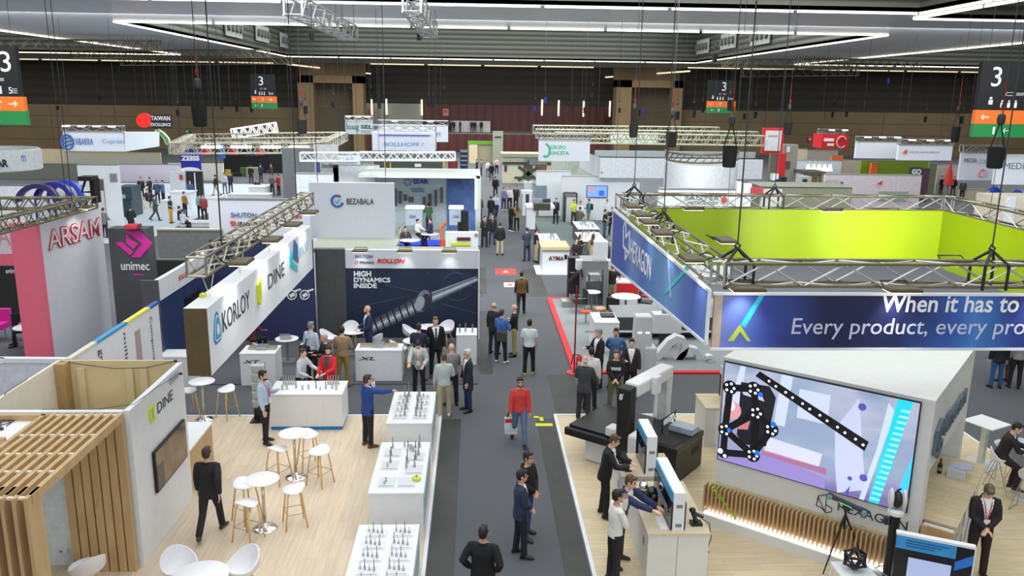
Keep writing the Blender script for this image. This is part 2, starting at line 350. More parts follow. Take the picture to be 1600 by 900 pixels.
# ------------------------------------------------------------------ hanging direction boards
M_SGN = mat((5, 7, 11), .6, noise=0); M_ORG = mat((232, 112, 36), .5, noise=0); M_GRN = mat((28, 128, 66), .5, noise=0); M_LET = mat((225, 230, 232), .5, noise=0)
def arrow(b, x, z, y, s, ang):
    R = Matrix.Rotation(ang, 3, 'Y')
    for p, q in [((-s, 0, 0), (s, 0, 0)), ((s, 0, 0), (s*.3, 0, s*.6)), ((s, 0, 0), (s*.3, 0, -s*.6))]:
        b.bar(R @ Vector(p)+Vector((x, y, z)), R @ Vector(q)+Vector((x, y, z)), .05 if s > .2 else .03, .02, upv=(0, 1, 0))
def board(px0, py0, px1, py1, Y, lab, icons, num=True, twofold=0):
    x0, z1 = up(px0, py0, Y); x1, z0 = up(px1, py1, Y); w, h = x1-x0, z1-z0
    t = thing('direction_board', lab, 'sign', ((x0+x1)/2, Y, z0), group='hanging hall direction boards'); f = -.16
    MB().box((-w/2, -.15, h*.37), (w/2, .15, h)).build('number_panel', M_SGN, t)
    a = MB().box((-w/2, -.15, h*.18), (w/2+.12, .15, h*.365)).build('orange_panel', M_ORG, t)
    c = MB().box((-w/2, -.15, 0), (w/2+.16, .15, h*.178)).build('green_panel', M_GRN, t)
    text('3', M_LET, t, (-w/2+w*icons[0], f, h*.68), (1, 0, 0), (0, 0, 1), h=h*.26, world=False, ext=.01)
    if icons[0] > .5: text('3', M_LET, t, (-w/2+w*.08, f, h*.7), (1, 0, 0), (0, 0, 1), h=h*.22, w=w*.06, world=False, ext=.01)
    b = MB(); b.box((-w*.34, f-.01, h*.44), (-w*.28, f, h*.5)); b.tube([(-w*.31, f, h*.51), (-w*.31, f, h*.54)], .06, 8)
    for k in range(3): b.box((w*(-.16+.1*k), f-.01, h*.4), (w*(-.12+.1*k), f, h*.47)); b.sphere((w*(-.14+.1*k), f, h*.487), .05, 8)
    b.box((-w*.1, f-.01, h*.56), (w*.0, f, h*.565)); b.box((-w*.1, f-.01, h*.6), (w*.0, f, h*.605)); b.box((-w*.1, f-.01, h*.56), (-w*.095, f, h*.605))
    for k in range(3): b.box((w*.05, f-.01, h*(.565+.015*k)), (w*.16, f, h*(.57+.015*k)))
    text('5', M_LET, t, (w*.24, f, h*.405), (1, 0, 0), (0, 0, 1), h=h*.08, world=False, ext=.01)
    for k in range(3): b.box((w*.32, f-.01, h*(.41+.025*k)), (w*.44, f, h*(.417+.025*k)))
    b.build('icon_print', M_LET, t)
    b = MB(); arrow(b, -w*.36, h*.27, f, h*.055, PI); arrow(b, -w*.02 if icons[1] else -w*.12, h*.27, f, h*.055, -PI/2); arrow(b, w*.3, h*.27, f, h*.055, 0 if icons[1] else PI); b.build('arrow', M_LET, a)
    b = MB(); arrow(b, -w*.3 if icons[1] else -w*.02, h*.09, f, h*.05, PI); b.box((w*(-.08 if icons[1] else -.22), f-.01, h*.04), (w*(-.05 if icons[1] else -.19), f, h*.14)); b.build('arrow', M_LET, c)
    for s in (-1, 1): MB().tube([(s*w*.4, 0, h), (s*w*.4, 0, ceil_z(t.location.x, Y)-z0)], .012, 5).build('suspension_cable', DARK, t)
board(-42, 72, 40, 195, 42, 'large dark hanging hall board with a white 3, at the left frame edge', (.62, 1))
board(391, 116, 431, 170, 95, 'small distant hall board with a white 3, left of the left portal', (.35, 1))
board(1107, 125, 1146, 177, 95, 'small distant hall board with a white 3, right of the right portal', (.5, 1))
board(1533, 97, 1622, 215, 42, 'large dark hanging hall board with a white 3, at the right frame edge', (.16, 0))
# ------------------------------------------------------------------ chain hoists with black chain bags
M_BAG = mat((16, 16, 17), .85); M_HOOK = mat((120, 34, 28), .5, .2); M_BLUE = mat((28, 44, 140), .6)
def hoist(px, py, w, h, lab, bag=M_BAG, hook=80, lower=0, cable=True, wm=.46):
    Y = min(F*wm/w*.985, 112 if abs(px-770) > 300 else 117); k = Y/.985/F; wm = w*k; x, z = up(px, py, Y); hh = h*k
    t = thing('chain_hoist', lab, 'hoist', (x, Y, z-hh/2))
    MB().lathe([(wm*.36, 0), (wm*.44, .03), (wm*.5, hh*.9), (wm*.44, hh*.9), (wm*.38, hh*.12)], 14).build('chain_bag', bag, t, smooth=2)
    top = hh+hook*k*.35
    if w > 9:
        b = MB()
        for s in (-1, 1): b.tube([(s*wm*.42, 0, hh*.88), (s*wm*.06, 0, top)], .02, 5)
        b.build('strap', M_BAG, t)
    MB().lathe([(.03, top-.02), (wm*.2, top+.02), (wm*.24, top+.14), (wm*.2, top+.26), (.04, top+.3)], 10).build('motor', DARK, t, smooth=2)
    z1 = top+hook*k*.75; b = MB()
    b.tube([(0, 0, top+.28), (.03, 0, top+.36), (.035, 0, top+.5), (.0, 0, top+.62), (-.035, 0, top+.5), (-.02, 0, top+.38), (0, 0, top+.62), (0, 0, z1)], .022, 5)
    b.build('hook', M_HOOK if w > 9 else DARK, t)
    if cable: MB().tube([(0, 0, z1), (0, 0, ceil_z(x, Y)-z+hh/2)], .014 if w > 14 else .01, 5).build('cable', DARK, t)
    if lower: MB().tube([(.05, 0, 0), (.07, 0, -lower)], .008, 5).build('chain', DARK, t)
    return t
for a in [(312, 180, 23, 33, 'large black chain bag hanging on a red hook, upper left', M_BAG, 62, .6), (1140, 243, 23, 36, 'large black chain bag with red hook above the green walled stand', M_BAG, 80, 2), (1049, 217, 18, 25, 'black chain bag right of the centre, beside the narrower one', M_BAG, 60, .5),
          (990, 204, 14, 21, 'narrow black chain bag in front of the right portal', M_BAG, 60, .3), (472, 197, 15, 22, 'narrow black chain bag in front of the left portal', M_BAG, 60, 0), (1231, 200, 13, 20, 'narrow black chain bag over the red framed white sign', M_BAG, 50, .5),
          (1493, 209, 13, 26, 'slim black chain bag left of the right hall board', M_BAG, 60, 1), (1556, 245, 26, 36, 'large black chain bag hanging in front of the right hall board', M_BAG, 90, 3)]: hoist(*a)
far_h = [(478, 171, 6, 13), (487, 57, 8, 10), (655, 57, 8, 11), (521, 163, 6, 9), (593, 165, 5, 9), (670, 163, 5, 8), (677, 163, 5, 8), (548, 153, 4, 8), (580, 151, 4, 8), (694, 152, 4, 8), (278, 176, 7, 10), (346, 166, 5, 9), (370, 170, 5, 9), (393, 171, 5, 8), (90, 168, 4, 6), (154, 153, 4, 7), (187, 107, 5, 8), (242, 106, 5, 8),
         (894, 170, 4, 10), (913, 172, 4, 10), (922, 165, 4, 10), (926, 148, 5, 10), (998, 176, 5, 9), (968, 172, 4, 8), (1058, 180, 8, 14), (1084, 177, 6, 13), (1098, 171, 5, 9), (1117, 90, 8, 13), (1163, 182, 5, 10), (1180, 179, 6, 11), (1140, 165, 8, 16), (1301, 179, 4, 9), (1304, 163, 4, 8), (1323, 178, 4, 9), (1446, 186, 5, 10), (1503, 187, 6, 13), (852, 156, 5, 10, 1), (836, 169, 4, 9, 1), (1006, 174, 4, 10, 1), (1387, 126, 5, 9, 1), (1336, 121, 4, 9)]
for k, a in enumerate(far_h):
    blue = len(a) > 4
    hoist(*a[:4], 'small blue chain bag hanging on a thin cable in the back of the hall' if blue else 'small distant black chain bag hanging on a thin cable', M_BLUE if blue else M_BAG, 22, 0 if k % 3 else 3)['group'] = 'distant blue chain bags' if blue else 'distant black chain bags'
# ================================================================== PEOPLE
def remesh(mb, vox, name, mats, par, smooth=2, fn=None):
    me = bpy.data.meshes.new('tmp'); me.from_pydata([tuple(p) for p in mb.v], [], mb.f); me.update()
    o = bpy.data.objects.new('tmp', me)
    m = o.modifiers.new('r', 'REMESH'); m.mode = 'VOXEL'; m.voxel_size = vox
    if smooth: s = o.modifiers.new('s', 'SMOOTH'); s.iterations = smooth; s.factor = .5
    me2 = evaluated(o)
    bpy.data.objects.remove(o); bpy.data.meshes.remove(me)
    me2.materials.clear()
    for q in mats: me2.materials.append(q)
    me2.polygons.foreach_set('use_smooth', [True]*len(me2.polygons))
    if fn:
        me2.polygons.foreach_set('material_index', [fn(p.center) for p in me2.polygons])
    me2.name = name; ob = bpy.data.objects.new(name, me2); COL.objects.link(ob); ob.parent = par; return ob
def ik(S_, T, l1, l2, pole):
    d = T-S_; L = min(d.length, (l1+l2)*.995); d.normalize(); a = (l1*l1-l2*l2+L*L)/(2*L); h = math.sqrt(max(0, l1*l1-a*a))
    p = pole-d*pole.dot(d); p = p.normalized() if p.length > 1e-6 else d.orthogonal().normalized()
    return S_+d*a+p*h, S_+d*L
def ell(c, a, b, ra, rb, n=14): return [c+a*ra*math.cos(2*PI*j/n)+b*rb*math.sin(2*PI*j/n) for j in range(n)]
ARMS = {  # hand target from the shoulder: side (outwards), forwards, up; elbow pole (out, fwd, up)
    'down': ((.07, .03, -.56), (.3, -1, 0)), 'relaxed': ((.06, .10, -.54), (.3, -1, -.1)), 'bent': ((-.02, .33, -.22), (.4, -.3, -1)), 'low': ((-.02, .28, -.38), (.4, -.5, -.6)), 'phone': ((-.08, .30, -.14), (.4, -.2, -1)), 'cross': ((-.23, .17, -.2), (1, -.1, -.7)),
    'clasp': ((-.16, .19, -.43), (.7, -.3, -.2)), 'pocket': ((.04, .05, -.44), (.6, -1, 0)), 'hip': ((.02, -.02, -.36), (1, -.6, 0)), 'face': ((-.10, .20, .10), (.4, .3, -1)), 'reach': ((.05, .48, -.26), (.5, 0, -1)), 'far': ((.02, .54, -.12), (.4, 0, -1)), 'behind': ((-.12, -.16, -.4), (1, -.3, 0)),
    'type': ((-.03, .40, -.28), (.6, -.2, -1)), 'swingf': ((.05, .24, -.46), (.3, -1, 0)), 'swingb': ((.07, -.2, -.48), (.3, -1, 0)), 'head': ((-.06, .14, .18), (1, .3, -.6))}
LEGS = {'stand': ((0, 6, 2), (0, 6, 2)), 'wide': ((0, 10, 2), (0, 10, 2)), 'easy': ((8, 6, 8), (-3, 5, 3)), 'walk': ((20, 3, 8), (-16, 3, 22)), 'walk2': ((-14, 3, 30), (16, 3, 5)), 'sit': ((84, 8, 86), (84, 6, 82)), 'high': ((62, 8, 66), (50, 10, 56)), 'cross': ((84, 8, 88), (80, -10, 40))}
SKIN = {'l': (216, 174, 152), 'm': (198, 152, 128), 'd': (164, 120, 98)}
def person(loc, face, label, top=('jacket', (28, 29, 34)), legs=('stand', (30, 31, 36)), arms=('down', 'down'), h=1.75, hair=('short', (48, 36, 28)), skin='l', shoes=(28, 24, 22), inner=(236, 238, 240), tie=None, lean=0, head=(0, 0), lod=0, beard=None, group=None, width=1.0, extra=None, seat=None):
    """face: 0 looks at the camera side (-Y), 90 looks to +X, 180 looks away (+Y)"""
    x, y, z0 = (*loc, 0)[:3]
    r = thing('person', label, 'person', (x, y, z0), math.radians(face), group)
    k = h/1.75; wd = width
    X, FW, Z = V(1, 0, 0), V(0, -1, 0), V(0, 0, 1)            # the person's left is +X, forwards is -Y
    n = 14 if lod < 1 else 10
    if lod == 2 and inner == (236, 238, 240): inner = tuple(int(q*.6+50) for q in top[1])
    vb = [.0095, .016, .026][lod]; vc = [.016, .022, .034][lod]
    pose = LEGS[legs[0]]
    # legs
    hipz = 0; L = []
    for s, (a, o, kn) in zip((-1, 1), pose):
        a, o, kn = map(math.radians, (a, o, kn))
        d1 = (FW*math.sin(a)-Z*math.cos(a)); d1 = (d1+X*s*math.sin(o)*.6).normalized()
        b_ = a-kn; d2 = (FW*math.sin(b_)-Z*math.cos(b_)+X*s*math.sin(o)*.35).normalized()
        hp = X*s*.088*wd; kn_ = hp+d1*.43; an = kn_+d2*.41
        toe = (FW*math.cos(max(0, -b_-.25))+X*s*.22-Z*math.sin(max(0, -b_-.25))).normalized(); L.append((hp, kn_, an, toe))
    low = min(l[2].z for l in L)-.085; hip = Z*(-low)
    if seat is not None: hip = Z*(seat/k+.08)
    L = [(a+hip, b_+hip, c+hip, t) for a, b_, c, t in L]
    ln = math.radians(lean); R = Matrix.Rotation(ln, 3, 'X')      # + leans forwards (towards -Y)
    up_ = R @ Z; fw = R @ FW
    def T(sx_, f, z): return hip+X*sx_+fw*f+up_*(z-.93)
    # arms
    A = []
    for s, nm in zip((-1, 1), arms):
        sh = T(s*.178*wd, 0, 1.425)
        if isinstance(nm, str): (o, f, u), (po, pf, pu) = ARMS[nm]
        else: (o, f, u), (po, pf, pu) = nm, (.5, -.3, -1)
        tgt = sh+X*s*o+FW*f+Z*u; el, wr = ik(sh, tgt, .29, .265, X*s*po+FW*pf+Z*pu)
        hd = (wr-el).normalized(); A.append((s, sh, el, wr, hd))
    # head
    hy, hp_ = map(math.radians, head); HR = R.lerp(Matrix.Identity(3), .6) @ Matrix.Rotation(hy, 3, 'Z') @ Matrix.Rotation(hp_, 3, 'X')
    nk = T(0, .0, 1.47); hc = nk+up_*.05+HR @ V(0, -.02, .105)
    # body: one continuous surface
    b = MB()
    for hpj, knj, an, toe in L:
        b.tube([hpj, hpj.lerp(knj, .5), knj, knj.lerp(an, .35), an, an-Z*.05], [x_*wd for x_ in (.075, .065, .048, .05, .034, .034)], 8)
    b.loft([ell(T(0, 0, .86), X, fw, .1, .07, n), ell(T(0, 0, .95), X, fw, .14*wd, .09, n), ell(T(0, 0, 1.1), X, fw, .125*wd, .085, n), ell(T(0, 0, 1.3), X, fw, .15*wd, .1, n), ell(T(0, 0, 1.42), X, fw, .16*wd, .075, n), ell(T(0, 0, 1.49), X, fw, .06, .055, n)])
    b.tube([T(0, -.01, 1.44), nk+up_*.03, hc-HR @ V(0, -.01, .05)], [.062, .055, .052], 10)
    b.sphere(hc+HR @ V(0, .012, .03), (.076, .094, .098), 14, M3=HR); b.sphere(hc+HR @ V(0, -.028, -.045), (.058, .062, .07), 12, M3=HR)
    if lod < 2:
        b.tube([hc+HR @ V(0, -.082, .035), hc+HR @ V(0, -.108, -.012), hc+HR @ V(0, -.088, -.018)], [.009, .014, .011], 6)
        for s in (-1, 1): b.sphere(hc+HR @ V(s*.077, .008, .0), (.012, .022, .033), 8, M3=HR)
        b.tube([hc+HR @ V(-.03, -.084, -.052), hc+HR @ V(0, -.091, -.052), hc+HR @ V(.03, -.084, -.052)], .009, 6)
    hands = []
    for s, sh, el, wr, hd in A:
        b.tube([sh, sh.lerp(el, .5), el, el.lerp(wr, .3), wr], [.048, .046, .036, .038, .025], 8)
        side = hd.cross(X*s); palm_n = side.normalized() if side.length > .2 else FW
        if abs(hd.z) > .75: palm_n = (X*-s+FW*-.2).normalized()       # hanging hand: palm to the thigh
        else: palm_n = -Z+hd*hd.z; palm_n.normalize()
        lat = hd.cross(palm_n).normalized()
        pc = wr+hd*.05; b.loft([ell(wr+hd*.0, lat, palm_n, .026, .02, 8), ell(pc, lat, palm_n, .041, .017, 8), ell(wr+hd*.095, lat, palm_n, .042, .014, 8)])
        curl = .5 if lod == 0 else .45
        if lod < 2:
            for i, (ln_, off) in enumerate(((.068, -.03), (.078, -.010), (.074, .011), (.056, .031))):
                o_ = wr+hd*.085+lat*off; d1 = (hd+lat*off*3+palm_n*curl*.3).normalized(); m_ = o_+d1*ln_*.55; d2 = (hd+palm_n*curl*1.5+lat*off*2).normalized()
                b.tube([o_, m_, m_+d2*ln_*.5], [.0098, .0094, .0082], 6)
        sg = 1 if lat.dot(FW if abs(hd.z) > .75 else X*-s) > 0 else -1
        b.tube([wr+hd*.03+lat*sg*.028, wr+hd*.065+lat*sg*.052+palm_n*.014, wr+hd*.095+lat*sg*.055+palm_n*.03], [.0135, .0118, .0095], 6)
        hands.append(wr+hd*.09+palm_n*.025)
    sk = mat(SKIN[skin], .55, noise=.03)
    for i, p in enumerate(b.v): b.v[i] = p*k
    remesh(b, vb, 'body', [sk], r)
    # trousers / skirt
    tc = legs[1]; b = MB()
    for hpj, knj, an, toe in L:
        b.tube([hpj+Z*.02, hpj.lerp(knj, .5), knj, knj.lerp(an, .5), an-(an-knj).normalized()*.0], [x_*wd for x_ in (.098, .088, .068, .066, .062)], 10)
    b.loft([ell(T(0, 0, .84), X, fw, .09, .075, n), ell(T(0, -.01, .93), X, fw, .168*wd, .115, n), ell(T(0, 0, 1.05), X, fw, .15*wd, .105, n)])
    for i, p in enumerate(b.v): b.v[i] = p*k
    remesh(b, vc, 'trousers', [mat(tc, .8, noise=.05, nscale=9)], r, 3)
    for hpj, knj, an, toe in L:                                       # shoes
        b = MB(); u2 = Z-toe*Z.dot(toe); u2.normalize(); sd = toe.cross(u2)
        g0 = an-u2*.078
        rg = []
        for t_, w_, h_ in ((-.075, .028, .03), (-.05, .037, .05), (0, .04, .052), (.07, .045, .04), (.13, .046, .028), (.175, .036, .022), (.195, .018, .012)):
            c = g0+toe*t_+u2*h_; rg.append([c+sd*w_*math.cos(2*PI*j/10)+u2*h_*max(-1, 1.0*math.sin(2*PI*j/10)) for j in range(10)])
        b.loft(rg); b.tube([an-u2*.04, an+u2*.03], .045, 8)
        for i, p in enumerate(b.v): b.v[i] = p*k
        b.build('shoe', mat(shoes, .45, noise=.03), r, smooth=True)
    # upper garment
    kind, tcol = top; jk = kind in ('jacket', 'coat', 'blazer'); th = .012 if jk else .004
    hem = {'jacket': .80, 'blazer': .80, 'coat': .62, 'sweater': .90, 'hoodie': .90, 'shirt': .96, 'tee': .92, 'vest': .90}[kind]
    if legs[0] in ('sit', 'high') : hem = max(hem, .88)
    b = MB(); rg = []
    for z, ra, rb in ((hem, .172+th*1.6, .125+th), (.93, .17+th, .125+th), (1.08, .155+th, .112+th), (1.2, .165+th, .118+th), (1.32, .182+th, .122+th), (1.40, .178+th, .098+th), (1.445, .135+th, .082+th), (1.475, .075, .068)):
        if z >= hem: rg.append(ell(T(0, 0 if z > 1 else -.005, z), X, fw, ra*wd, rb, n))
    b.loft(rg)
    if kind == 'hoodie': b.sphere(T(0, -.075, 1.45), (.10, .06, .07), 10)
    elif jk or kind == 'shirt' or kind == 'vest': b.tube([T(.07*math.cos(t_), -.02+.07*math.sin(t_), 1.475+.015*-math.sin(t_)) for t_ in [2*PI*i/10 for i in range(10)]], .016, 6, close=True)
    for s, sh, el, wr, hd in A:
        sl = wr if kind not in ('tee',) else sh.lerp(el, .8)
        pts = [sh-X*s*.07+up_*.004, sh-X*s*.012-up_*.012, sh.lerp(el, .5), el, el.lerp(wr, .5), wr-hd*.01] if kind != 'tee' else [sh-X*s*.07+up_*.004, sh-X*s*.012-up_*.012, sh.lerp(el, .5), sl]
        b.tube(pts, [q+th for q in ((.045, .06, .06, .054, .048, .04) if kind != 'tee' else (.045, .06, .064, .062))], 10)
    for i, p in enumerate(b.v): b.v[i] = p*k
    cm = mat(tcol, .8, noise=.05, nscale=9); im = mat(inner, .7, noise=.03); tm = mat(tie, .6, noise=.02) if tie else im
    iR = R.transposed(); hk = hip*k
    def region(c):
        q = iR @ (c-hk)/k; q = V(q.x, -q.y, q.z+.93)
        if jk and q.y > .04 and q.z > 1.06 and abs(q.x) < (q.z-1.04)*.24:
            return 2 if (tie and abs(q.x) < .024 and q.z < 1.45) else 1
        if not jk and tie and q.y > .05 and abs(q.x) < .02 and q.z > 1.15: return 2
        if kind == 'vest' and (abs(q.x) > .2*wd): return 1
        return 0
    remesh(b, vc*.9, {'sweater': 'sweater', 'tee': 'tee_shirt'}.get(kind, kind), [cm, im, tm], r, 2, region)
    # hair
    if hair:
        hs, hcol = hair; b = MB(); hm = mat(hcol, .6, noise=.12, nscale=30)
        if hs == 'ring':
            b.tube([hc+HR @ V(.074*math.sin(t_), .012+.092*math.cos(t_), .0) for t_ in [-2.0+.4*i for i in range(11)]], .02, 6)
        else:
            b.sphere(hc+HR @ V(0, .026, .052), (.082, .094, .092), 14, M3=HR); b.sphere(hc+HR @ V(0, .05, -.0), (.075, .062, .075), 12, M3=HR)
            for s in (-1, 1): b.sphere(hc+HR @ V(s*.062, .0, .03), (.02, .05, .05), 8, M3=HR)
            if hs in ('short', 'fringe'): b.tube([hc+HR @ V(-.05, -.055, .098), hc+HR @ V(0, -.078, .105), hc+HR @ V(.05, -.055, .098)], .024 if hs == 'short' else .034, 7)
            if hs == 'fringe': b.tube([hc+HR @ V(-.05, -.072, .072), hc+HR @ V(.045, -.074, .076)], .026, 7)
            if hs == 'long':
                b.loft([ell(hc+HR @ V(0, .03, .05), HR @ X, HR @ FW, .085, .085, 10), ell(hc+HR @ V(0, .055, -.08), HR @ X, HR @ FW, .095, .06, 10), ell(T(0, -.115, 1.36), X, fw, .11, .05, 10), ell(T(0, -.13, 1.22), X, fw, .07, .03, 10)])
            if hs == 'cap': b.lathe([(.084, 0), (.09, .03), (.07, .1), (.02, .125)], 12, hc+V(0, 0, .03)); b.loft([ell(hc+HR @ V(0, -.11, .05), HR @ X, HR @ FW, .06, .06, 8), ell(hc+HR @ V(0, -.11, .06), HR @ X, HR @ FW, .06, .06, 8)])
        for i, p in enumerate(b.v): b.v[i] = p*k
        remesh(b, vb*1.3, 'cap' if hs == 'cap' else 'hair', [hm], r, 2)
    if beard:
        b = MB(); b.tube([hc+HR @ V(.068*math.cos(t_), -.03-.052*math.sin(t_), -.055-.018*math.sin(t_)) for t_ in [PI*i/8 for i in range(9)]], .022, 7)
        for i, p in enumerate(b.v): b.v[i] = p*k
        remesh(b, .008, 'beard', [mat(beard, .8)], r, 2)
    if lod == 0:
        for s in (-1, 1): MB().sphere((hc+HR @ V(s*.031, -.077, .018))*k, (.012*k, .007*k, .0075*k), 8, M3=HR).build('eye', mat((40, 28, 24), .3), r, smooth=True)
        b = MB()
        for s in (-1, 1): b.tube([(hc+HR @ V(s*.015, -.086, .038))*k, (hc+HR @ V(s*.05, -.068, .038))*k], .005, 5)
        b.build('eyebrow', mat(hair[1] if hair else (90, 70, 60), .7), r)
    r_info = dict(hands=[q*k for q in hands], T=lambda a, f, z: T(a, f, z)*k, hc=hc*k, fw=fw, X=X)
    if extra: extra(r, r_info)
    return r
def backpack(col, strap=None):
    def fn(r, I):
        b = MB(); b.loft([[I['T'](x_*w, y_-.0, z) for x_, y_ in ((-.15, -.13), (.15, -.13), (.14, -.27), (-.14, -.27))] for z, w in ((1.02, .9), (1.1, 1.0), (1.35, .95), (1.42, .6))])
        o = b.build('backpack', mat(col, .8), r, bevel=.03)
        for s in (-1, 1): MB().tube([I['T'](s*.1, -.12, 1.4), I['T'](s*.11, .0, 1.5), I['T'](s*.11, .13, 1.38), I['T'](s*.13, .1, 1.15), I['T'](s*.13, -.12, 1.1)], .014, 5).build('strap', mat(strap or col, .8), r)
    return fn
def shoulder_bag(col, side=1, y=-.1):
    def fn(r, I):
        T = I['T']; MB().loft([[T(side*.1+a, y-.06+c, z) for a, c in ((-.15, .1), (.17, .1), (.17, -.06), (-.15, -.06))] for z in (.78, .84, 1.06, 1.08)]).build('shoulder_bag', mat(col, .7), r, bevel=.02)
        MB().tube([T(side*.12, y-.05, 1.08), T(side*.05, -.135, 1.25), T(-side*.13, -.02, 1.48), T(-side*.1, .14, 1.35), T(side*.1, .14, 1.12), T(side*.19, 0, 1.04), T(side*.2, y, 1.06)], .014, 5).build('strap', mat(col, .7), r)
    return fn
def badge(col=(200, 40, 50)):
    def fn(r, I):
        T = I['T']; b = MB()
        for s in (-1, 1): b.tube([T(s*.07, .05, 1.47), T(s*.05, .125, 1.38), T(s*.01, .15, 1.14)], .009, 5)
        b.build('lanyard', mat(col, .6), r); MB().box((-.05, 0, -.07), (.05, .006, .07)).build('name_card', WHITE, r).location = T(0, .158, 1.07)
    return fn
def held(name, mb_fn, m, hand=0, off=(0, 0, 0)):
    def fn(r, I):
        o = mb_fn().build(name, m, None); q = Matrix.Rotation(r.rotation_euler.z, 3, 'Z') @ (I['hands'][hand]+V(*off))
        o.location = V(*r.location)+q; o.rotation_euler.z = r.rotation_euler.z; return o
    return fn
def foot(px, py, z=0): return (*at(px, py, z), z)
# ================================================================== FURNITURE KIT
M_OAK = wood_mat('oak_floor', (206, 188, 162), (220, 204, 182), (1.3, .19), .42, PI/2, (14, 1, 14))
M_OAK2 = wood_mat('oak_floor_right', (204, 186, 150), (220, 204, 172), (1.3, .19), .42, 0, (1, 14, 14))
M_SLAT = wood_mat('slat_wood', (184, 150, 104), (200, 170, 124), None, .5, 0, (4, 4, 1)); M_LEGW = wood_mat('leg_wood', (212, 172, 104), (226, 190, 126), None, .45, 0, (8, 8, 2))
M_PLY = mat((208, 188, 142), .6, noise=.05, nscale=1.2); M_CREAM = mat((222, 214, 196), .6, noise=.02)
M_SHELL = mat((232, 232, 236), .38, noise=.01); M_STEEL = mat((176, 178, 178), .32, .7, noise=.05); M_GOLD = mat((176, 150, 80), .35, .7); M_NAVY = mat((30, 44, 84), .5, noise=.03); M_DNAVY = mat((24, 38, 66), .5, noise=.03)
M_GLASS = mat((200, 216, 220), .1, alpha=.28, noise=0); M_SCREEN = mat((14, 14, 16), .08, noise=0); M_BLUE2 = mat((20, 128, 204), .45, noise=.02); M_LIME = mat((206, 214, 60), .5, noise=.02)
M_TXT = mat((52, 54, 58), .5, noise=0); M_REDT = mat((205, 44, 46), .5, noise=0); M_BLK = mat((18, 18, 20), .5, noise=0); M_WTXT = mat((236, 238, 242), .5, noise=0)
def make_stool(lab, group):
    t = thing('bar_stool', lab, 'stool', group=group)
    b = MB(); rg = []
    for z, s in ((.0, .82), (.02, 1.0), (.035, 1.0), (.045, .9)):
        rg.append([V(.225*s*math.cos(a)*(1+.06*math.sin(a)), .215*s*math.sin(a), .72+z+.085*max(0, math.sin(a)-.35)**1.2*1.7) for a in [2*PI*i/20 for i in range(20)]])
    b.loft(rg).build('seat', M_SHELL, t, smooth=2)
    for sx_ in (-1, 1):
        for sy in (-1, 1): MB().tube([(sx_*.11, sy*.1, .735), (sx_*.14, sy*.13, .68), (sx_*.215, sy*.205, 0)], .016, 7).build('leg', M_LEGW, t, smooth=True)
    q = [(-.18, -.172, .3), (.18, -.172, .3), (.18, .172, .3), (-.18, .172, .3)]
    MB().tube(q, .007, 6, close=True).build('footrest', mat((150, 140, 110), .4, .6), t); return t
def make_shell_chair(lab, group, legs='wood'):
    t = thing('shell_chair', lab, 'chair', group=group); b = MB(); outer, inner = [], []
    n = 22; rows = []
    for k, (rz_, rr) in enumerate(((.0, .10), (.02, .19), (.07, .245), (.15, .265), (1, .27))):
        ring = []
        for i in range(n):
            a = 2*PI*i/n; bk = max(0, math.sin(a)*.75+.25); hgt = .14+.26*bk**1.4
            z = .43+(rz_ if rz_ < 1 else hgt); rad = rr+(.045*bk if rz_ >= .15 else 0)
            ring.append(V(rad*math.cos(a)*1.04, rad*math.sin(a)*.96, z))
        rows.append(ring)
    inn = [[V(p.x*.94, p.y*.94, max(p.z, .455) if k < 2 else p.z+(.0 if k < 4 else .004)) for p in ring] for k, ring in reversed(list(enumerate(rows)))]
    b.loft(rows+inn); b.build('seat_shell', M_SHELL, t, smooth=2)
    for sx_ in (-1, 1):
        for sy in (-1, 1): MB().tube([(sx_*.1, sy*.09, .44), (sx_*.24, sy*.23, 0)], [.018, .011], 7).build('leg', M_LEGW if legs == 'wood' else ALU, t, smooth=True)
    return t
def round_table(loc, r, h, lab, group=None, base='chrome', top=None):
    t = thing('bar_table' if h > .9 else 'round_table', lab, 'table', loc, group=group)
    MB().lathe([(r*.97, h-.025), (r, h-.018), (r, h-.004), (r*.985, h)], 36).build('table_top', top or BOARD, t, smooth=2)
    if base == 'chrome':
        MB().tube([(0, 0, .05), (0, 0, h-.025)], .03, 12).build('column', mat((205, 196, 170), .25, .7), t, smooth=True)
        MB().lathe([(.24, 0), (.24, .008), (.18, .022), (.06, .05), (.032, .12)], 28).build('base', CHROME, t, smooth=True)
    else:
        MB().box((-.035, -.035, .02), (.035, .035, h-.025)).build('column', GREY, t); MB().box((-.24, -.24, 0), (.24, .24, .018)).build('base', GREY, t)
    return t
def make_tool(kind, lab, group):
    t = thing('cutting_tool', lab, 'tool', group=group)
    cone = [(.012, 0), (.03, .005), (.034, .03), (.036, .035), (.036, .05), (.026, .055)]
    MB().lathe(cone, 12).build('holder', M_STEEL, t, smooth=2)
    if kind == 0: MB().lathe([(.02, .055), (.016, .12), (.011, .13), (.011, .3), (.002, .325)], 8).build('drill', GREY, t, smooth=2)
    elif kind == 1: MB().lathe([(.022, .055), (.022, .1), (.045, .11), (.048, .15), (.03, .155)], 10).build('mill_head', M_STEEL, t)
    elif kind == 2: MB().lathe([(.006, .05), (.006, .17), (.001, .18)], 6).build('drill', DARK, t)
    else: MB().lathe([(.026, .055), (.02, .16), (.014, .2), (.02, .21), (.02, .27)], 8).build('boring_bar', GREY, t)
    return t
TOOLS = {}
def tool(kind, x, y, z, lab, group, s=1.0):
    key = (kind, lab)
    if key not in TOOLS: o = TOOLS[key] = make_tool(kind, lab, group); o.location = (x, y, z); o.rotation_euler.z = 0
    else: o = dup(TOOLS[key], (x, y, z), random.random()*6)
    s *= .62; o.scale = (s, s, s); return o
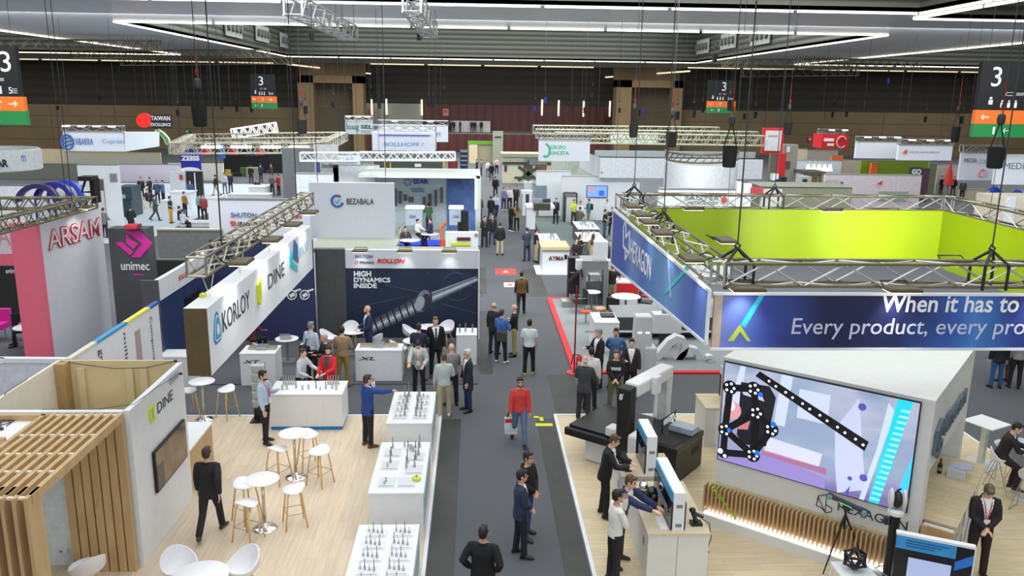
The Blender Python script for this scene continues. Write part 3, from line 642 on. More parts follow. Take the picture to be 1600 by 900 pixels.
# ================================================================== LEFT OAK STAND
P0 = .06
tag(MB().box((-8.4, 9, 0), (-.93, 20.5, P0)).build('floor_left_stand', M_OAK), kind='structure')
tag(MB().box((-.93, 9, 0), (-.86, 20.57, P0+.012)).box((-8.4, 20.5, 0), (-.86, 20.57, P0+.012)).build('trim_40', WHITE), kind='structure')
def display_counter(x0, x1, y0, y1, h, lab):
    t = thing('display_counter', lab, 'counter', ((x0+x1)/2, (y0+y1)/2, P0)); w, d = (x1-x0)/2, (y1-y0)/2
    MB().box((-w, -d, 0), (w, d, h-.03)).build('body', WHITE, t); MB().box((-w-.01, -d-.01, h-.03), (w+.01, d+.01, h)).build('counter_top', BOARD, t)
    MB().box((w, -d+.1, .25), (w+.012, d-.1, .8)).build('side_panel', mat((176, 206, 218), .3), t); return t
display_counter(-1.98, -.96, 10.9, 13.12, .95, 'white tool display counter nearest the camera')
display_counter(-1.98, -.96, 14.3, 16.62, .95, 'white tool display counter, middle of the three along the aisle')
display_counter(-2.0, -.98, 17.68, 19.72, .95, 'white tool display counter behind, where the man in the blue blazer points')
ZT = P0+.95
def plate(x, y, w, d, lab, group):
    t = thing('display_plate', lab, 'display plate', (x, y, ZT), group=group); MB().box((-w/2, -d/2, .0), (w/2, d/2, .012)).build('acrylic_sheet', mat((222, 226, 230), .15, noise=.02), t)
    MB().box((-w*.42, -d*.4, .012), (w*.42, -d*.34, .0125)).build('printed_line', GREY, t); return t
random.seed(3)
for r_ in range(6):                                                    # nearest counter: rows of drills
    y = 12.85-r_*.38
    for c_, x in ((0, -1.66), (1, -1.2)):
        plate(x, y-.03, .38, .26, 'clear plate under drills on the nearest display counter', 'plates on the nearest counter')
        for k in range(4):
            tool(0 if (k+c_) % 2 else 2, x-.13+k*.075, y+.04-.02*k, ZT+.012, 'thin dark drill standing in a row on the nearest display counter', 'drills on the nearest counter', .85+.2*random.random())
for x, y, kd, s in [(-1.72, 16.3, 0, 1.3), (-1.72, 15.95, 3, 1.1), (-1.7, 15.6, 0, 1.35), (-1.74, 15.4, 1, .8), (-1.7, 14.75, 1, .9), (-1.72, 14.65, 1, .7), (-1.48, 16.4, 1, 1.0), (-1.4, 16.3, 3, 1.0), (-1.34, 16.22, 1, 1.2), (-1.28, 16.15, 1, 1.2), (-1.24, 16.28, 3, 1.0), (-1.36, 15.6, 0, 1.5), (-1.36, 15.35, 0, 1.3), (-1.16, 16.35, 0, 1.4), (-1.16, 15.95, 0, 1.5), (-1.2, 15.75, 3, 1.2), (-1.2, 15.4, 0, 1.3)]:
    tool(kd, x, y, ZT+.012, 'steel milling or drilling tool on the middle display counter', 'tools on the middle counter', s)
for x, y in [(-1.7, 16.1), (-1.7, 15.5), (-1.68, 14.75), (-1.3, 14.75), (-1.2, 15.9), (-1.2, 15.3)]: plate(x, y-.03, .34, .42, 'clear plate under tools on the middle display counter', 'plates on the middle counter')
tt = thing('yellow_cutter_model', 'round yellow cutter model on the middle display counter', 'model', (-1.12, 14.82, ZT)); MB().lathe([(.07, 0), (.085, .02), (.085, .06), (.05, .075)], 14).build('disc', M_LIME, tt); MB().lathe([(.02, .07), (.02, .1)], 8).build('hub', mat((150, 140, 20)), tt)
for r_ in range(4):
    for c_, x in ((0, -1.72), (1, -1.26)):
        y = 18.05+r_*.42; plate(x, y, .34, .3, 'clear plate under tools on the rear display counter', 'plates on the rear counter')
        for k, (kd, s) in enumerate([[(0, 1.5), (2, 1.2), (1, .7)], [(0, 1.7), (1, .9), (1, .7)], [(3, 1.3), (1, 1.1), (2, 1)], [(0, 1.9), (0, 1.6), (1, .6)]][(r_+c_*2) % 4]):
            tool(kd, x+(.1-.1*k)*(1 if c_ == 0 else -1), y+.05-.03*k, ZT+.012, 'steel cutting tool standing on the rear display counter', 'tools on the rear counter', s)
# bar counter with blue plinth
t = thing('bar_counter', 'long white counter with a bright blue plinth on the oak floor', 'counter', (-4.2, 20.05, P0))
MB().box((-.9, -.5, .1), (.9, .45, .93)).build('body', WHITE, t); MB().box((-.88, -.47, 0), (.88, .43, .1)).build('plinth', M_BLUE2, t); MB().box((-.92, -.52, .93), (.92, .47, .96)).build('counter_top', BOARD, t)
for k in range(4): MB().box((-.88+k*.445, -.508, .13), (-.88+k*.445+.43, -.5, .91)).build('door', mat((222, 222, 224), .4, noise=.01), t)
for k, x in enumerate([-.62, -.52, -.3, -.12, .02, .2, .32, .45, .6, .72]): tool([1, 1, 3, 1, 1, 3, 2, 3, 1, 1][k], -4.2+x, 19.85+.05*(k % 3), P0+.96, 'small steel tool on the counter with the blue plinth', 'tools on the blue plinth counter', 1.2)
for x, lab in ((-4.75, 'clear rack of tool holders, left on the blue plinth counter'), (-3.62, 'clear rack of tool holders in front of the man in red')):
    t = thing('tool_rack', lab, 'rack', (x, 20.25, P0+.96)); MB().box((-.16, -.05, 0), (.16, .05, .02)).build('base', mat((190, 196, 180)), t)
    for k in range(5): MB().lathe([(.02, .02), (.025, .1), (.012, .12), (.012, .24)], 8, (-.13+k*.065, 0, 0)).build('tool_holder', M_STEEL, t)
t = thing('brochure_stand', 'grey wire brochure stand with black foot beside the counter', 'stand', (-5.5, 20.25, P0))
MB().box((-.22, -.25, 0), (.2, .2, .03)).box((-.17, .0, .03), (.17, .06, .35)).build('foot', BLACK, t)
for s in (-1, 1): MB().tube([(s*.17, .04, .3), (s*.17, .04, 1.55)], .012, 5).build('upright', ALU, t)
for k in range(5): MB().obox((0, -.02, .45+k*.24), (.17, 0, 0), (0, .05, .02), (0, -.03, .09)).build('pocket', mat((176, 182, 184), .4, noise=.08, nscale=30), t)
# bar tables and stools
for loc, lab in [((-6.95, 20.3), 'white bar table with chrome foot, at the back by the grey carpet'), ((-3.92, 16.95), 'white bar table with chrome foot, middle one on the oak floor'), ((-4.05, 14.75), 'white bar table with chrome foot, nearest one on the oak floor')]: round_table((*loc, P0), .32, 1.04, lab)
st = [((-7.35, 20.4), 2.2, 'white bar stool half hidden behind the white wall, left of the rear bar table'), ((-6.4, 20.45), -.6, 'white bar stool right of the rear bar table'), ((-4.24, 16.75), 2.6, 'white bar stool left of the middle bar table'), ((-3.74, 17.5), .5, 'white bar stool behind the middle bar table'), ((-3.33, 16.62), -.5, 'white bar stool right of the middle bar table, leaning view'), ((-4.48, 15.1), .9, 'white bar stool behind and left of the nearest bar table'), ((-4.25, 14.32), 2.7, 'white bar stool in front of the nearest bar table'), ((-3.5, 14.88), -1.2, 'white bar stool right of the nearest bar table')]
s0 = None
for (x, y), rz, lab in st:
    if s0 is None: s0 = make_stool(lab, 'white bar stools on the oak floor'); s0.location = (x, y, P0); s0.rotation_euler.z = rz
    else: dup(s0, (x, y, P0), rz, lab)
round_table((-4.36, 12.0, P0), .44, .72, 'low round white table at the bottom edge between two chairs')
ch0 = make_shell_chair('white shell chair left of the low round table', 'white shell chairs on the oak floor'); ch0.location = (-4.86, 12.5, P0); ch0.rotation_euler.z = .7
dup(ch0, (-3.86, 12.5, P0), -.7, 'white shell chair right of the low round table'); dup(ch0, (-6.4, 12.55, P0), -2.2, 'white shell chair with wooden legs in front of the slatted screen'); dup(ch0, (-7.2, 12.4, P0), 1.4, 'white shell chair seen low at the bottom left inside the pergola')
# white wall with screen
t = thing('partition_wall', 'white partition wall with yellow and grey lettering and a wall screen', 'wall', (-5.9, 14.75, P0))
MB().box((-.05, -1.3, 0), (.05, 1.3, 2.94)).build('panel', WHITE, t)
text('DINE', M_TXT, t, (-5.85, 14.62, 2.47), (0, 1, 0), (0, 0, 1), h=.2, w=.78)
def dine_logo(par, o, xd, s, m, m2=None):
    o = Vector(o); xd = Vector(xd); nd = xd.cross(V(0, 0, 1)); b = MB()
    def P(u, v): return o+xd*u*s+V(0, 0, v*s)
    for poly in ([(0, .15), (.22, 0), (.22, .22), (.16, .27), (.16, .95), (0, .95)], [(.22, 0), (.5, .15), (.5, .8), (.36, .8), (.36, .25), (.22, .2)], [(.36, .8), (.66, .98), (.66, 1.12), (.36, .95)], [(0, .95), (.16, .95), (.3, 1.04), (.14, 1.06)]): b.prism([P(*q) for q in poly], nd*.05)
    return b.build('emblem_print', m, par, world=True)
dine_logo(t, (-5.85, 14.22, 2.44), (0, 1, 0), .28, M_LIME)
b = MB().box((-5.84, 15.3, 2.79), (-5.835, 15.75, 2.91)).build('notice', mat((170, 175, 178)), t, world=True)
t = thing('wall_screen', 'large dark flat screen hung on the white partition wall', 'screen', (-5.84, 14.98, 1.1))
MB().box((0, -.8, 0), (.05, .8, .8)).build('casing', BLACK, t); MB().box((.05, -.775, .03), (.055, .775, .775)).build('display', mat((110, 84, 52), .12, noise=.35, nscale=1.6), t)
MB().box((.056, -.775, .03), (.057, -.45, .5)).build('display_picture', mat((28, 28, 40), .12), t)
t = thing('low_cabinet', 'white topped oak cabinet behind the screen wall', 'cabinet', (-6.3, 17.0, P0)); MB().box((-.35, -.8, 0), (.35, .8, .9)).build('body', M_SLAT, t); MB().box((-.37, -.82, .9), (.37, .82, .94)).build('top', BOARD, t)
# storage room behind
t = thing('storage_room', 'roofless plywood storage room with battens behind the pergola', 'room', (-7.1, 15, P0))
MB().box((-8.3, 16.15, P0), (-5.95, 16.2, 3)).build('rear_panel', M_PLY, t, world=True); MB().box((-8.36, 13.4, P0), (-8.3, 16.2, 3)).build('side_panel', M_CREAM, t, world=True)
MB().box((-8.4, 13.4, 2.86), (-5.95, 13.5, 3.0)).build('head_beam', BOARD, t, world=True); MB().box((-8.4, 13.52, P0), (-5.95, 13.56, 2.86)).build('front_panel', mat((214, 224, 226), .5), t, world=True)
for x in (-7.95, -7.0, -6.72): MB().box((x, 16.08, .3), (x+.14, 16.15, 2.85)).build('batten', M_PLY, t, world=True)
MB().box((-8.3, 15.9, P0), (-8.1, 16.15, 3)).build('corner_post', mat((170, 140, 90), .6), t, world=True)
t = thing('pergola_roof_panel', 'white roof panel with wooden edges left of the slatted roof', 'panel', (-8, 12, 2.9))
MB().box((-9.6, 10.4, 2.84), (-7.1, 13.38, 2.9)).build('sheet', BOARD, t, world=True)
for y in (13.25, 12.3): MB().box((-9.6, y, 2.9), (-7.1 if y > 13 else -7.3, y+.06, 3.0)).build('edge_beam', M_SLAT, t, world=True)
t = thing('wall_socket', 'white double wall socket low on the pale panel inside the pergola', 'socket', (-7.25, 13.5, .3)); MB().box((-.08, -.01, 0), (.08, .02, .09)).build('plate', WHITE, t); MB().lathe([(.025, 0), (.02, .01)], 8, (0, 0, 0)).build('outlet', GREY, t).matrix_local = Matrix.Translation((-.04, -.012, .045)) @ Matrix.Rotation(PI/2, 4, 'X')
# slatted pergola: hoops of boards
t = thing('slatted_pergola', 'pale wooden slatted pergola with open roof at the lower left', 'pergola', (-6.6, 11.9, P0))
for k in range(9):
    x = -5.95-k*.155
    MB().box((x-.035, 10.42, 2.86), (x+.035, 13.36, 3.0)).build('roof_slat', M_SLAT, t, world=True)
    MB().box((x-.025, 10.3, P0), (x+.025, 10.66, 3.0)).build('front_slat', M_SLAT, t, world=True)
    if k < 7: MB().box((x-.1, 13.28, P0), (x+.03, 13.38, 2.86)).build('rear_board', M_SLAT, t, world=True)
    if k < 8:
        for j, y in enumerate((10.36, 11.15, 11.75, 12.45, 13.28)):
            MB().box((x-.13, y+(k % 2)*.0, 2.95), (x-.025, y+.05, 2.985)).build('spacer', mat((226, 218, 200), .5), t, world=True)
def cable(pts, lab, r=.008, m=None):
    t = thing('cable', lab, 'cable', pts[0]); MB().tube(pts, r, 5).build('lead', m or DARK, t, world=True)
    MB().box((pts[-1][0]-.03, pts[-1][1]-.02, pts[-1][2]-.02), (pts[-1][0]+.03, pts[-1][1]+.02, pts[-1][2]+.02)).build('connector', DARK, t, world=True); return t
cable([(-8.25, 16.1, 3.01), (-7.8, 16.1, 2.93), (-7.2, 16.1, 2.85), (-6.6, 16.12, 2.86), (-6.0, 16.1, 3.01)], 'thin cable sagging along the rear plywood panel')
cable([(-8.33, 15.0, 3.03), (-8.33, 14.3, 3.03), (-8.3, 13.9, 2.9), (-8.2, 13.7, 2.6)], 'loose cable over the cream side panel')
cable([(-8.0+.35*math.cos(a)*(1+.15*math.sin(3*a)), 13.0+.25*math.sin(a*1.3), 2.92) for a in [i*.5 for i in range(26)]], 'tangled black cable coiled on the white roof panel')
cable([(-7.3, 13.46, 3.02), (-6.4, 13.46, 3.02), (-5.88, 13.7, 3.02), (-5.83, 14.6, 2.99), (-5.7, 15.5, 2.95)], 'long thin cable running from the head beam across the white wall', .005)
# hanging fascia box and truss above
t = thing('hanging_sign_box', 'long white hanging sign box with brown end over the oak stand', 'sign', (-4.35, 16.85, 3.9))
MB().box((-.18, -4.2, 0), (.18, 4.2, 1.1)).build('box', WHITE, t); MB().box((-.18, -4.215, 0), (.18, -4.2, 1.1)).build('end_board', mat((92, 76, 46), .7), t)
F0 = -4.17
text('KORLOY', M_TXT, t, (F0, 13.36, 4.4), (0, 1, 0), (0, 0, 1), h=.34, w=1.68)
text('DINE', M_TXT, t, (F0, 16.45, 4.4), (0, 1, 0), (0, 0, 1), h=.3, w=1.45)
text('mon', mat((150, 196, 208), .5, noise=0), t, (F0, 19.5, 4.45), (0, 1, 0), (0, 0, 1), h=.26, w=1.0)
dine_logo(t, (F0, 15.55, 4.3), (0, 1, 0), .42, M_LIME)
def rtri(c, R, sq, n=30): return [(c[0]+R*(1+sq*math.cos(3*a))*math.sin(a), c[1]+R*(1+sq*math.cos(3*a))*math.cos(a)) for a in [2*PI*i/n for i in range(n)]]
for R, m, d in ((.30, M_BLUE2, .01), (.25, WHITE, .014), (.215, mat((34, 160, 190), .5), .018), (.11, WHITE, .022)):
    MB().prism([(F0+d-.008, 13.08+u*.75, 4.54+v) for u, v in rtri((0, 0), R*.85, .16 if R > .15 else .05)], (.008, 0, 0)).build('emblem_print', m, t, world=True)
MB().prism([(F0, 18.4, 4.5), (F0, 18.75, 4.35), (F0, 19.15, 4.2), (F0, 19.15, 4.33), (F0, 18.65, 4.55), (F0, 18.6, 4.85), (F0, 18.4, 4.7)], (.02, 0, 0)).build('emblem_print', mat((60, 190, 206), .5), t, world=True)
MB().prism([(F0, 18.75, 4.6), (F0, 19.3, 4.38), (F0, 19.3, 4.8), (F0, 18.95, 5.0)], (.02, 0, 0)).build('emblem_print', mat((40, 110, 170), .5), t, world=True)
for y in (13.4, 15.2, 17.4, 19.6):
    for s in (-.35, .35): MB().tube([(-4.35, y, 5.0), (-4.35, y+s, 5.47)], .008, 4).build('sling', mat((214, 216, 190), .5), t, world=True)
MB().box((-4.5, 13.33, 5.0), (-4.42, 13.47, 5.06)).build('green_clip', M_LIME, t, world=True)
t = truss('weathered aluminium box truss above the long hanging sign box', (-4.35, 12.85, 5.62), (-4.35, 21.6, 5.62), .3, .3, 22, .026, ALUD, mat((176, 170, 150), .35, .6), hang=False)
for y in (14.2, 20.3): MB().tube([(-4.35, y, 5.75), (-4.35, y, 19.98)], .012, 5).build('suspension_cable', DARK, t, world=True)
def flood(loc, rz, lab, group, power=0, target=None, m=None, col=(1, .98, .95), angle=80):
    t = thing('flood_lamp', lab, 'lamp', loc, rz, group)
    MB().loft([[V(a*.26*q, c*.16*q, z) for a, c in ((-1, -1), (1, -1), (1, 1), (-1, 1))] for z, q in ((-.03, .94), (.0, 1), (.03, .9), (.045, .6))]).build('housing', m or mat((86, 78, 52), .5, .3), t)
    MB().box((-.24, -.14, -.04), (.24, .14, -.03)).build('lens', mat((255, 250, 235), emit=3), t)
    b = MB(); b.tube([(-.2, -.16, 0), (-.2, -.32, .06), (.2, -.32, .06), (.2, -.16, 0)], .012, 5); b.build('bracket', BLACK, t)
    if power: spot('lamp_light', (loc[0], loc[1], loc[2]-.06), target, power, angle, .8, .15, col)
    return t
for y, w in ((13.9, 'nearest'), (16.1, 'second'), (18.0, 'third'), (19.9, 'furthest')): flood((-3.95, y, 5.5), -PI/2, 'flat flood lamp over the long sign box, %s of its four' % w, 'lamps over the long sign box', 110, (-4.3, y, 4.3), angle=100)
# ================================================================== RIGHT STAND
tag(MB().box((2.16, 9, 0), (12.45, 20.5, P0)).build('floor_right_stand', M_OAK2), kind='structure')
tag(MB().box((2.09, 9, 0), (2.16, 20.57, P0+.012)).box((2.16, 20.5, 0), (12.52, 20.57, P0+.012)).box((12.45, 9, 0), (12.52, 20.5, P0+.012)).build('trim_41', WHITE), kind='structure')
def blue_bands(name, stops, axis=0, length=9, off=0):
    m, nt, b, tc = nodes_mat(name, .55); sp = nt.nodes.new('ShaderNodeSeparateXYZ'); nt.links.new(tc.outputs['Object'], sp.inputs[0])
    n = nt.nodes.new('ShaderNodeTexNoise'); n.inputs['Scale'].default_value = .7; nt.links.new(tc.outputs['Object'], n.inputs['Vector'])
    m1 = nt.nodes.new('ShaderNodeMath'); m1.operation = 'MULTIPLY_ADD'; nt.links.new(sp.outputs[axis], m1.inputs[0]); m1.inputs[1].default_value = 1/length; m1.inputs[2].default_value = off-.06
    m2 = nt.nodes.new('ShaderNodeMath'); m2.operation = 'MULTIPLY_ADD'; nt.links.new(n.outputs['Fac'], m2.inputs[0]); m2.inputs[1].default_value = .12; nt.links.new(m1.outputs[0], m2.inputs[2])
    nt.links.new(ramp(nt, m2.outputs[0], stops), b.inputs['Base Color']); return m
BX0, BX1, BY0, BY1, BZ = 3.9, 12.8, 12.68, 21.85, 5.6
t = thing('overhead_truss_ring', 'square aluminium truss ring with green inner banners over the right stand', 'truss', ((BX0+BX1)/2, (BY0+BY1)/2, 5.4))
TM = mat((196, 196, 192), .35, .6)
for p, q in [((BX0, BY0), (BX1, BY0)), ((BX0, BY1), (BX1, BY1)), ((BX0, BY0), (BX0, BY1)), ((BX1, BY0), (BX1, BY1))]: truss_parts(t, (*p, BZ), (*q, BZ), .33, .36, 14, .028, ALUD, TM)
M_GREEN = mat((160, 186, 18), .38, noise=.03, nscale=.5)
MB().box((BX0+.2, BY1-.24, 3.9), (BX1-.2, BY1-.2, 5.42)).build('green_banner', M_GREEN, t, world=True); MB().box((BX1-.24, BY0+.2, 3.9), (BX1-.2, BY1-.24, 5.42)).build('green_banner', M_GREEN, t, world=True)
for x, y in ((BX0+.1, BY0), (BX1-.1, BY0), (BX0+.1, BY1), (BX1-.1, BY1)): MB().box((x-.05, y-.2, 5.36), (x+.05, y+.2, 5.42)).build('corner_plate', ALU, t, world=True)
# front banner
t = thing('fascia_banner', 'long navy blue fascia banner with two lines of white slanted lettering', 'banner', (8.3, 12.44, 4.42)); 
m = blue_bands('front_print_hot_spots', [(0, (122, 136, 190)), (.06, (84, 106, 186)), (.12, (52, 72, 156)), (.2, (22, 28, 74)), (.33, (20, 30, 76)), (.42, (52, 92, 178)), (.46, (70, 130, 205)), (.53, (34, 56, 130)), (.62, (26, 36, 92)), (.8, (60, 130, 205)), (1, (40, 60, 140))], 0, 9.2, .5)  # navy print, with lamp hot spots painted in as paler bands
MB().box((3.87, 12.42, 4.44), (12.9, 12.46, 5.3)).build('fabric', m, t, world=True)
b = MB().box((3.72, 12.40, 5.3), (12.9, 12.47, 5.34)).box((3.72, 12.40, 4.4), (12.9, 12.47, 4.44)); b.build('frame', WHITE, t, world=True); MB().box((3.74, 12.41, 4.44), (3.87, 12.47, 5.3)).build('corner_post', mat((190, 170, 152), .6), t, world=True)
def fx(px, py): x, z = up(px, py, 12.42); return x, z
x0, z0 = fx(1376, 489); x1, _ = fx(1590, 489); text('When it has to', M_WTXT, t, (x0, 12.42, fx(1480, 488)[1]), (1, 0, 0), (0, 0, 1), h=.29, w=x1-x0, bold=.014, shear=.05)
x0, z0 = fx(1236, 522); x1, _ = fx(1600, 522); text('Every product, every pro', mat((200, 206, 232), .5, noise=0), t, (x0, 12.42, fx(1400, 530)[1]), (1, 0, 0), (0, 0, 1), h=.345, w=x1-x0, shear=.06)
def fp(*pts): return [(fx(*p)[0], 12.42, fx(*p)[1]) for p in pts]
flat([fp((1189, 457), (1197, 457), (1164, 512), (1157, 507))], mat((50, 190, 216), .5, noise=0), t, 'stripe_print', (0, -.004, 0))
flat([fp((1137, 533), (1156, 507), (1173, 533), (1167, 533), (1156, 518), (1146, 533))], mat((180, 200, 70), .5, noise=0), t, 'stripe_print', (0, -.006, 0))
# left banner, deeper at its far end
t = thing('fascia_banner', 'blue side fascia banner with a white wireframe emblem, sloping lower edge', 'banner', (3.68, 17, 4.4))
m = blue_bands('side_print', [(0, (96, 130, 196)), (.12, (70, 100, 182)), (.3, (110, 150, 205)), (.42, (90, 140, 190)), (.55, (74, 108, 184)), (.7, (110, 140, 196)), (.82, (58, 84, 172)), (1, (70, 90, 176))], 1, 9.4, .5)
A_ = [(12.45, 4.5), (21.75, 3.9), (21.75, 5.36), (12.45, 5.36)]
MB().prism([(3.66, y, z) for y, z in A_], (.03, 0, 0)).build('fabric', m, t, world=True)
b = MB()
for (y, z), (y2, z2) in zip(A_, A_[1:]+A_[:1]): b.bar((3.665, y, z), (3.665, y2, z2), .05, .05)
b.build('frame', WHITE, t, world=True)
def sp(*pts): return [(3.655, *sx(px, py, 3.655)) for px, py in pts]
b = MB(); E = sp((978, 343), (974, 357), (974, 385), (982, 396), (977, 406), (977, 389)); E2 = sp((978, 343), (978, 372), (984, 362), (983, 396))
for K in (E, E2):
    for p, q in zip(K, K[1:]): b.bar(p, q, .06, .02, upv=(1, 0, 0))
b.build('emblem_print', M_WTXT, t, world=True)
c0, c1 = sp((985, 398), (1017, 431)); h0 = sp((985, 371))[0]; hh = (h0[2]-c0[2]) if False else .62
text('HEXAGON', M_WTXT, t, (3.655, c0[1], 4.56), (0, -1, 0), (0, 0, 1), h=.5, w=c0[1]-c1[1], bold=.003)
flat([sp((1072, 416), (1077, 420), (1040, 460), (1036, 458))], mat((70, 190, 190), .5, noise=0), t, 'stripe_print', (-.004, 0, 0)); flat([sp((1043, 390), (1045, 391), (1049, 466), (1047, 466))], mat((150, 190, 226), .5, noise=0), t, 'stripe_print', (-.006, 0, 0))
for k, (px, py) in enumerate([(988, 322), (1003, 335), (1014, 346), (1033, 363), (1080, 403)]):
    y, z = sx(px, py, 3.45); flood((3.45, y, max(z, 5.35)), PI/2, 'flat flood lamp outside the left truss, number %s from the far end' % ['one', 'two', 'three', 'four', 'five'][k], 'lamps on the left truss side', 45 if k in (1, 3, 4) else 0, (3.66, y, 4.6), angle=90)
for k, px in enumerate((1169, 1412, 1640)):
    x, z = up(px, 433, 12.2); flood((x, 12.2, 5.46), PI, 'flat flood lamp over the navy fascia banner, %s' % ['at the near left corner', 'in the middle', 'at the right edge'][k], 'lamps over the front fascia', 60 if k != 1 else 80, (x, 12.45, 4.7), angle=95)
def up3g(px, py): x, z = up(px, py, 21.6); return (x, 21.6, z)
GL = [(1108, 378, 4.55, 16.2, 'inside the left truss above the green cavity', (12.6, 18, 4.5), 0)]
for k, (x, y, rz, tg, lab, pw) in enumerate([(4.7, 15.2, -PI/2, (9, 21.6, 4.6), 'inside the left truss', 0), (8.0, 13.1, PI, up3g(1280, 358), 'behind the front truss, left', 4200), (10.6, 13.1, PI, up3g(1400, 358), 'behind the front truss, middle', 4200), (5.6, 21.0, 0, (5.6, 21.6, 4.2), 'on the rear truss, left', 0), (9.2, 21.0, 0, (9.2, 21.6, 4.2), 'on the rear truss, middle', 0), (11.6, 15.0, PI/2, (12.56, 18.6, 4.7), 'on the right truss', 700)]):
    flood((x, y, 5.7 if k < 3 else 5.52), rz, 'flat flood lamp lighting the green banners, '+lab, 'lamps inside the truss ring', pw, tg, angle=36 if k in (1, 2) else 60)
def bridle(x, y, z, w, d, lab):
    t = thing('rigging_bridle', lab, 'rigging', (x, y, z)); b = MB()
    for i, j in ((-1, -1), (1, -1), (1, 1), (-1, 1)): b.tube([(i*w*.8, j*d, -.38), (i*w*.8, j*d, .02), (0, 0, .24)], .026, 5)
    b.build('sling', BLACK, t); MB().tube([(0, -.04, .22), (.045, 0, .27), (0, .04, .32), (-.045, 0, .27)], .02, 5, close=True).build('shackle', DARK, t)
    MB().tube([(0, 0, .3), (0, 0, ceil_z(x, y)-z)], .012, 5).build('chain', DARK, t); return t
bridle(4.15, 12.75, 5.75, .28, .2, 'black rigging sling with chain on the near left corner of the truss ring'); bridle(3.9, 16.9, 5.75, .2, .24, 'black rigging sling on the left side of the truss ring'); bridle(8.0, 21.85, 5.75, .24, .2, 'black rigging sling on the rear side of the truss ring'); bridle(8.25, 12.68, 5.75, .24, .2, 'black rigging sling on the right part of the front truss'); bridle(4.2, 21.8, 5.75, .26, .2, 'black rigging sling on the far left corner of the truss ring')
# ------------------------------------------------------------------ the white cube with the LED screen
CA = math.atan2(-.639, .770); C0 = (4.8, 15.1)
def cuv(u, v, z=0): return (C0[0]+.770*u+.639*v, C0[1]-.639*u+.770*v, z)
t = thing('led_screen_cube', 'big white exhibition cube with a large LED screen and a slatted skirt', 'booth', (*C0, P0), CA); CW = mat((214, 216, 214), .5, noise=.015)
MB().box((0, 0, 3.0), (3.75, 4.0, 3.36)).box((0, 0, 0), (3.0, 4.0, 3.0)).build('body', CW, t)
MB().box((3.0, 0, 1.98), (3.75, 4.0, 3.0)).box((3.0, 0, 0), (3.75, .35, 1.98)).box((3.0, 3.6, 0), (3.75, 4.0, 1.98)).build('side_wall', CW, t)
MB().box((2.98, .35, 1.08), (3.02, 3.6, 1.98)).build('niche_back', mat((196, 204, 204), .5), t)
s = MB().box((.05, -.05, 1.26), (3.55, 0, 3.3)).build('screen_frame', M_BLK, t)
m, nt, b_, tc = nodes_mat('led_picture', .3); sep = nt.nodes.new('ShaderNodeSeparateXYZ'); nt.links.new(tc.outputs['Object'], sep.inputs[0])
n1 = nt.nodes.new('ShaderNodeTexNoise'); n1.inputs['Scale'].default_value = .9; mp = nt.nodes.new('ShaderNodeMapping'); mp.inputs['Scale'].default_value = (.5, 1, 1.5); nt.links.new(tc.outputs['Object'], mp.inputs[0]); nt.links.new(mp.outputs[0], n1.inputs['Vector'])
mm = nt.nodes.new('ShaderNodeMath'); mm.operation = 'MULTIPLY_ADD'; nt.links.new(sep.outputs[2], mm.inputs[0]); mm.inputs[1].default_value = .22; mm.inputs[2].default_value = -.42
ma = nt.nodes.new('ShaderNodeMath'); ma.operation = 'ADD'; nt.links.new(mm.outputs[0], ma.inputs[0]); nt.links.new(n1.outputs['Fac'], ma.inputs[1])
colr = ramp(nt, ma.outputs[0], [(.3, (140, 124, 196)), (.45, (176, 176, 226)), (.6, (168, 194, 226)), (.75, (206, 212, 240)), (.9, (150, 180, 216))])
b_.inputs['Base Color'].default_value = (.02, .02, .02, 1); nt.links.new(colr, b_.inputs['Emission Color']); b_.inputs['Emission Strength'].default_value = .95
MB().box((.07, -.056, 1.28), (3.53, -.05, 3.28)).build('screen_picture', m, t)
def em(c, e=.95): return mat(c, .4, 0, e)
def scr(polys, m, d): 
    bb = MB()
    for p in polys: bb.prism([(.07+u*3.46, -.056-d, 1.28+v*2.0) for u, v in p], (0, .002, 0))
    return bb.build('picture_print', m, t)
def circ(u, v, r, n=14): return [(u+r*math.cos(2*PI*i/n), v+r*1.73*math.sin(2*PI*i/n)) for i in range(n)]
scr([[(.82, 0), (.87, 0), (.97, 1), (.9, 1)], ], em((34, 196, 216)), .004); scr([[(.93, .0), (.985, 0), (1, .25), (1, .55)]], em((60, 190, 235)), .003)
scr([[(.775, 0), (.8, 0), (.895, .88), (.86, .95), (.83, .5)]], em((188, 202, 236)), .003); scr([[(.665, .0), (.8, .1), (.72, .93), (.62, .6), (.64, .25)]], em((184, 192, 234)), .0025)
scr([[(.26, .2), (.56, .2), (.57, .33), (.27, .36)]], em((198, 202, 228)), .003); scr([[(.25, .17), (.6, .14), (.6, .2), (.25, .22)]], em((156, 106, 140)), .003)
scr([[(.0, .0), (.6, .0), (.6, .1), (.3, .2), (.0, .1)]], em((140, 126, 190)), .0022); scr([[(.05, .6), (.09, 1), (.12, 1), (.1, .6)], [(.3, .5), (.32, 1), (.38, 1), (.36, .5)], [(.42, .62), (.58, .62), (.58, .9), (.42, .9)]], em((190, 200, 226)), .0026)
scr([[(.178, .93), (.2, .985), (.79, .555), (.775, .46)]], em((18, 18, 24), .5), .006)
scr([circ(.2+.565*k/12+.008*(k % 2), .945-.43*k/12, .0075, 10) for k in range(1, 13)], em((226, 232, 246)), .009)
INK = em((14, 14, 22), .5); NODE = [(.04, .76), (.175, .8), (.2, .57), (.03, .32), (.29, .44), (.2, .14), (.03, .08)]
scr([[(.1, .3), (.1, .84), (.26, .86), (.3, .76), (.27, .26), (.14, .22)]], em((30, 30, 40), .5), .005)
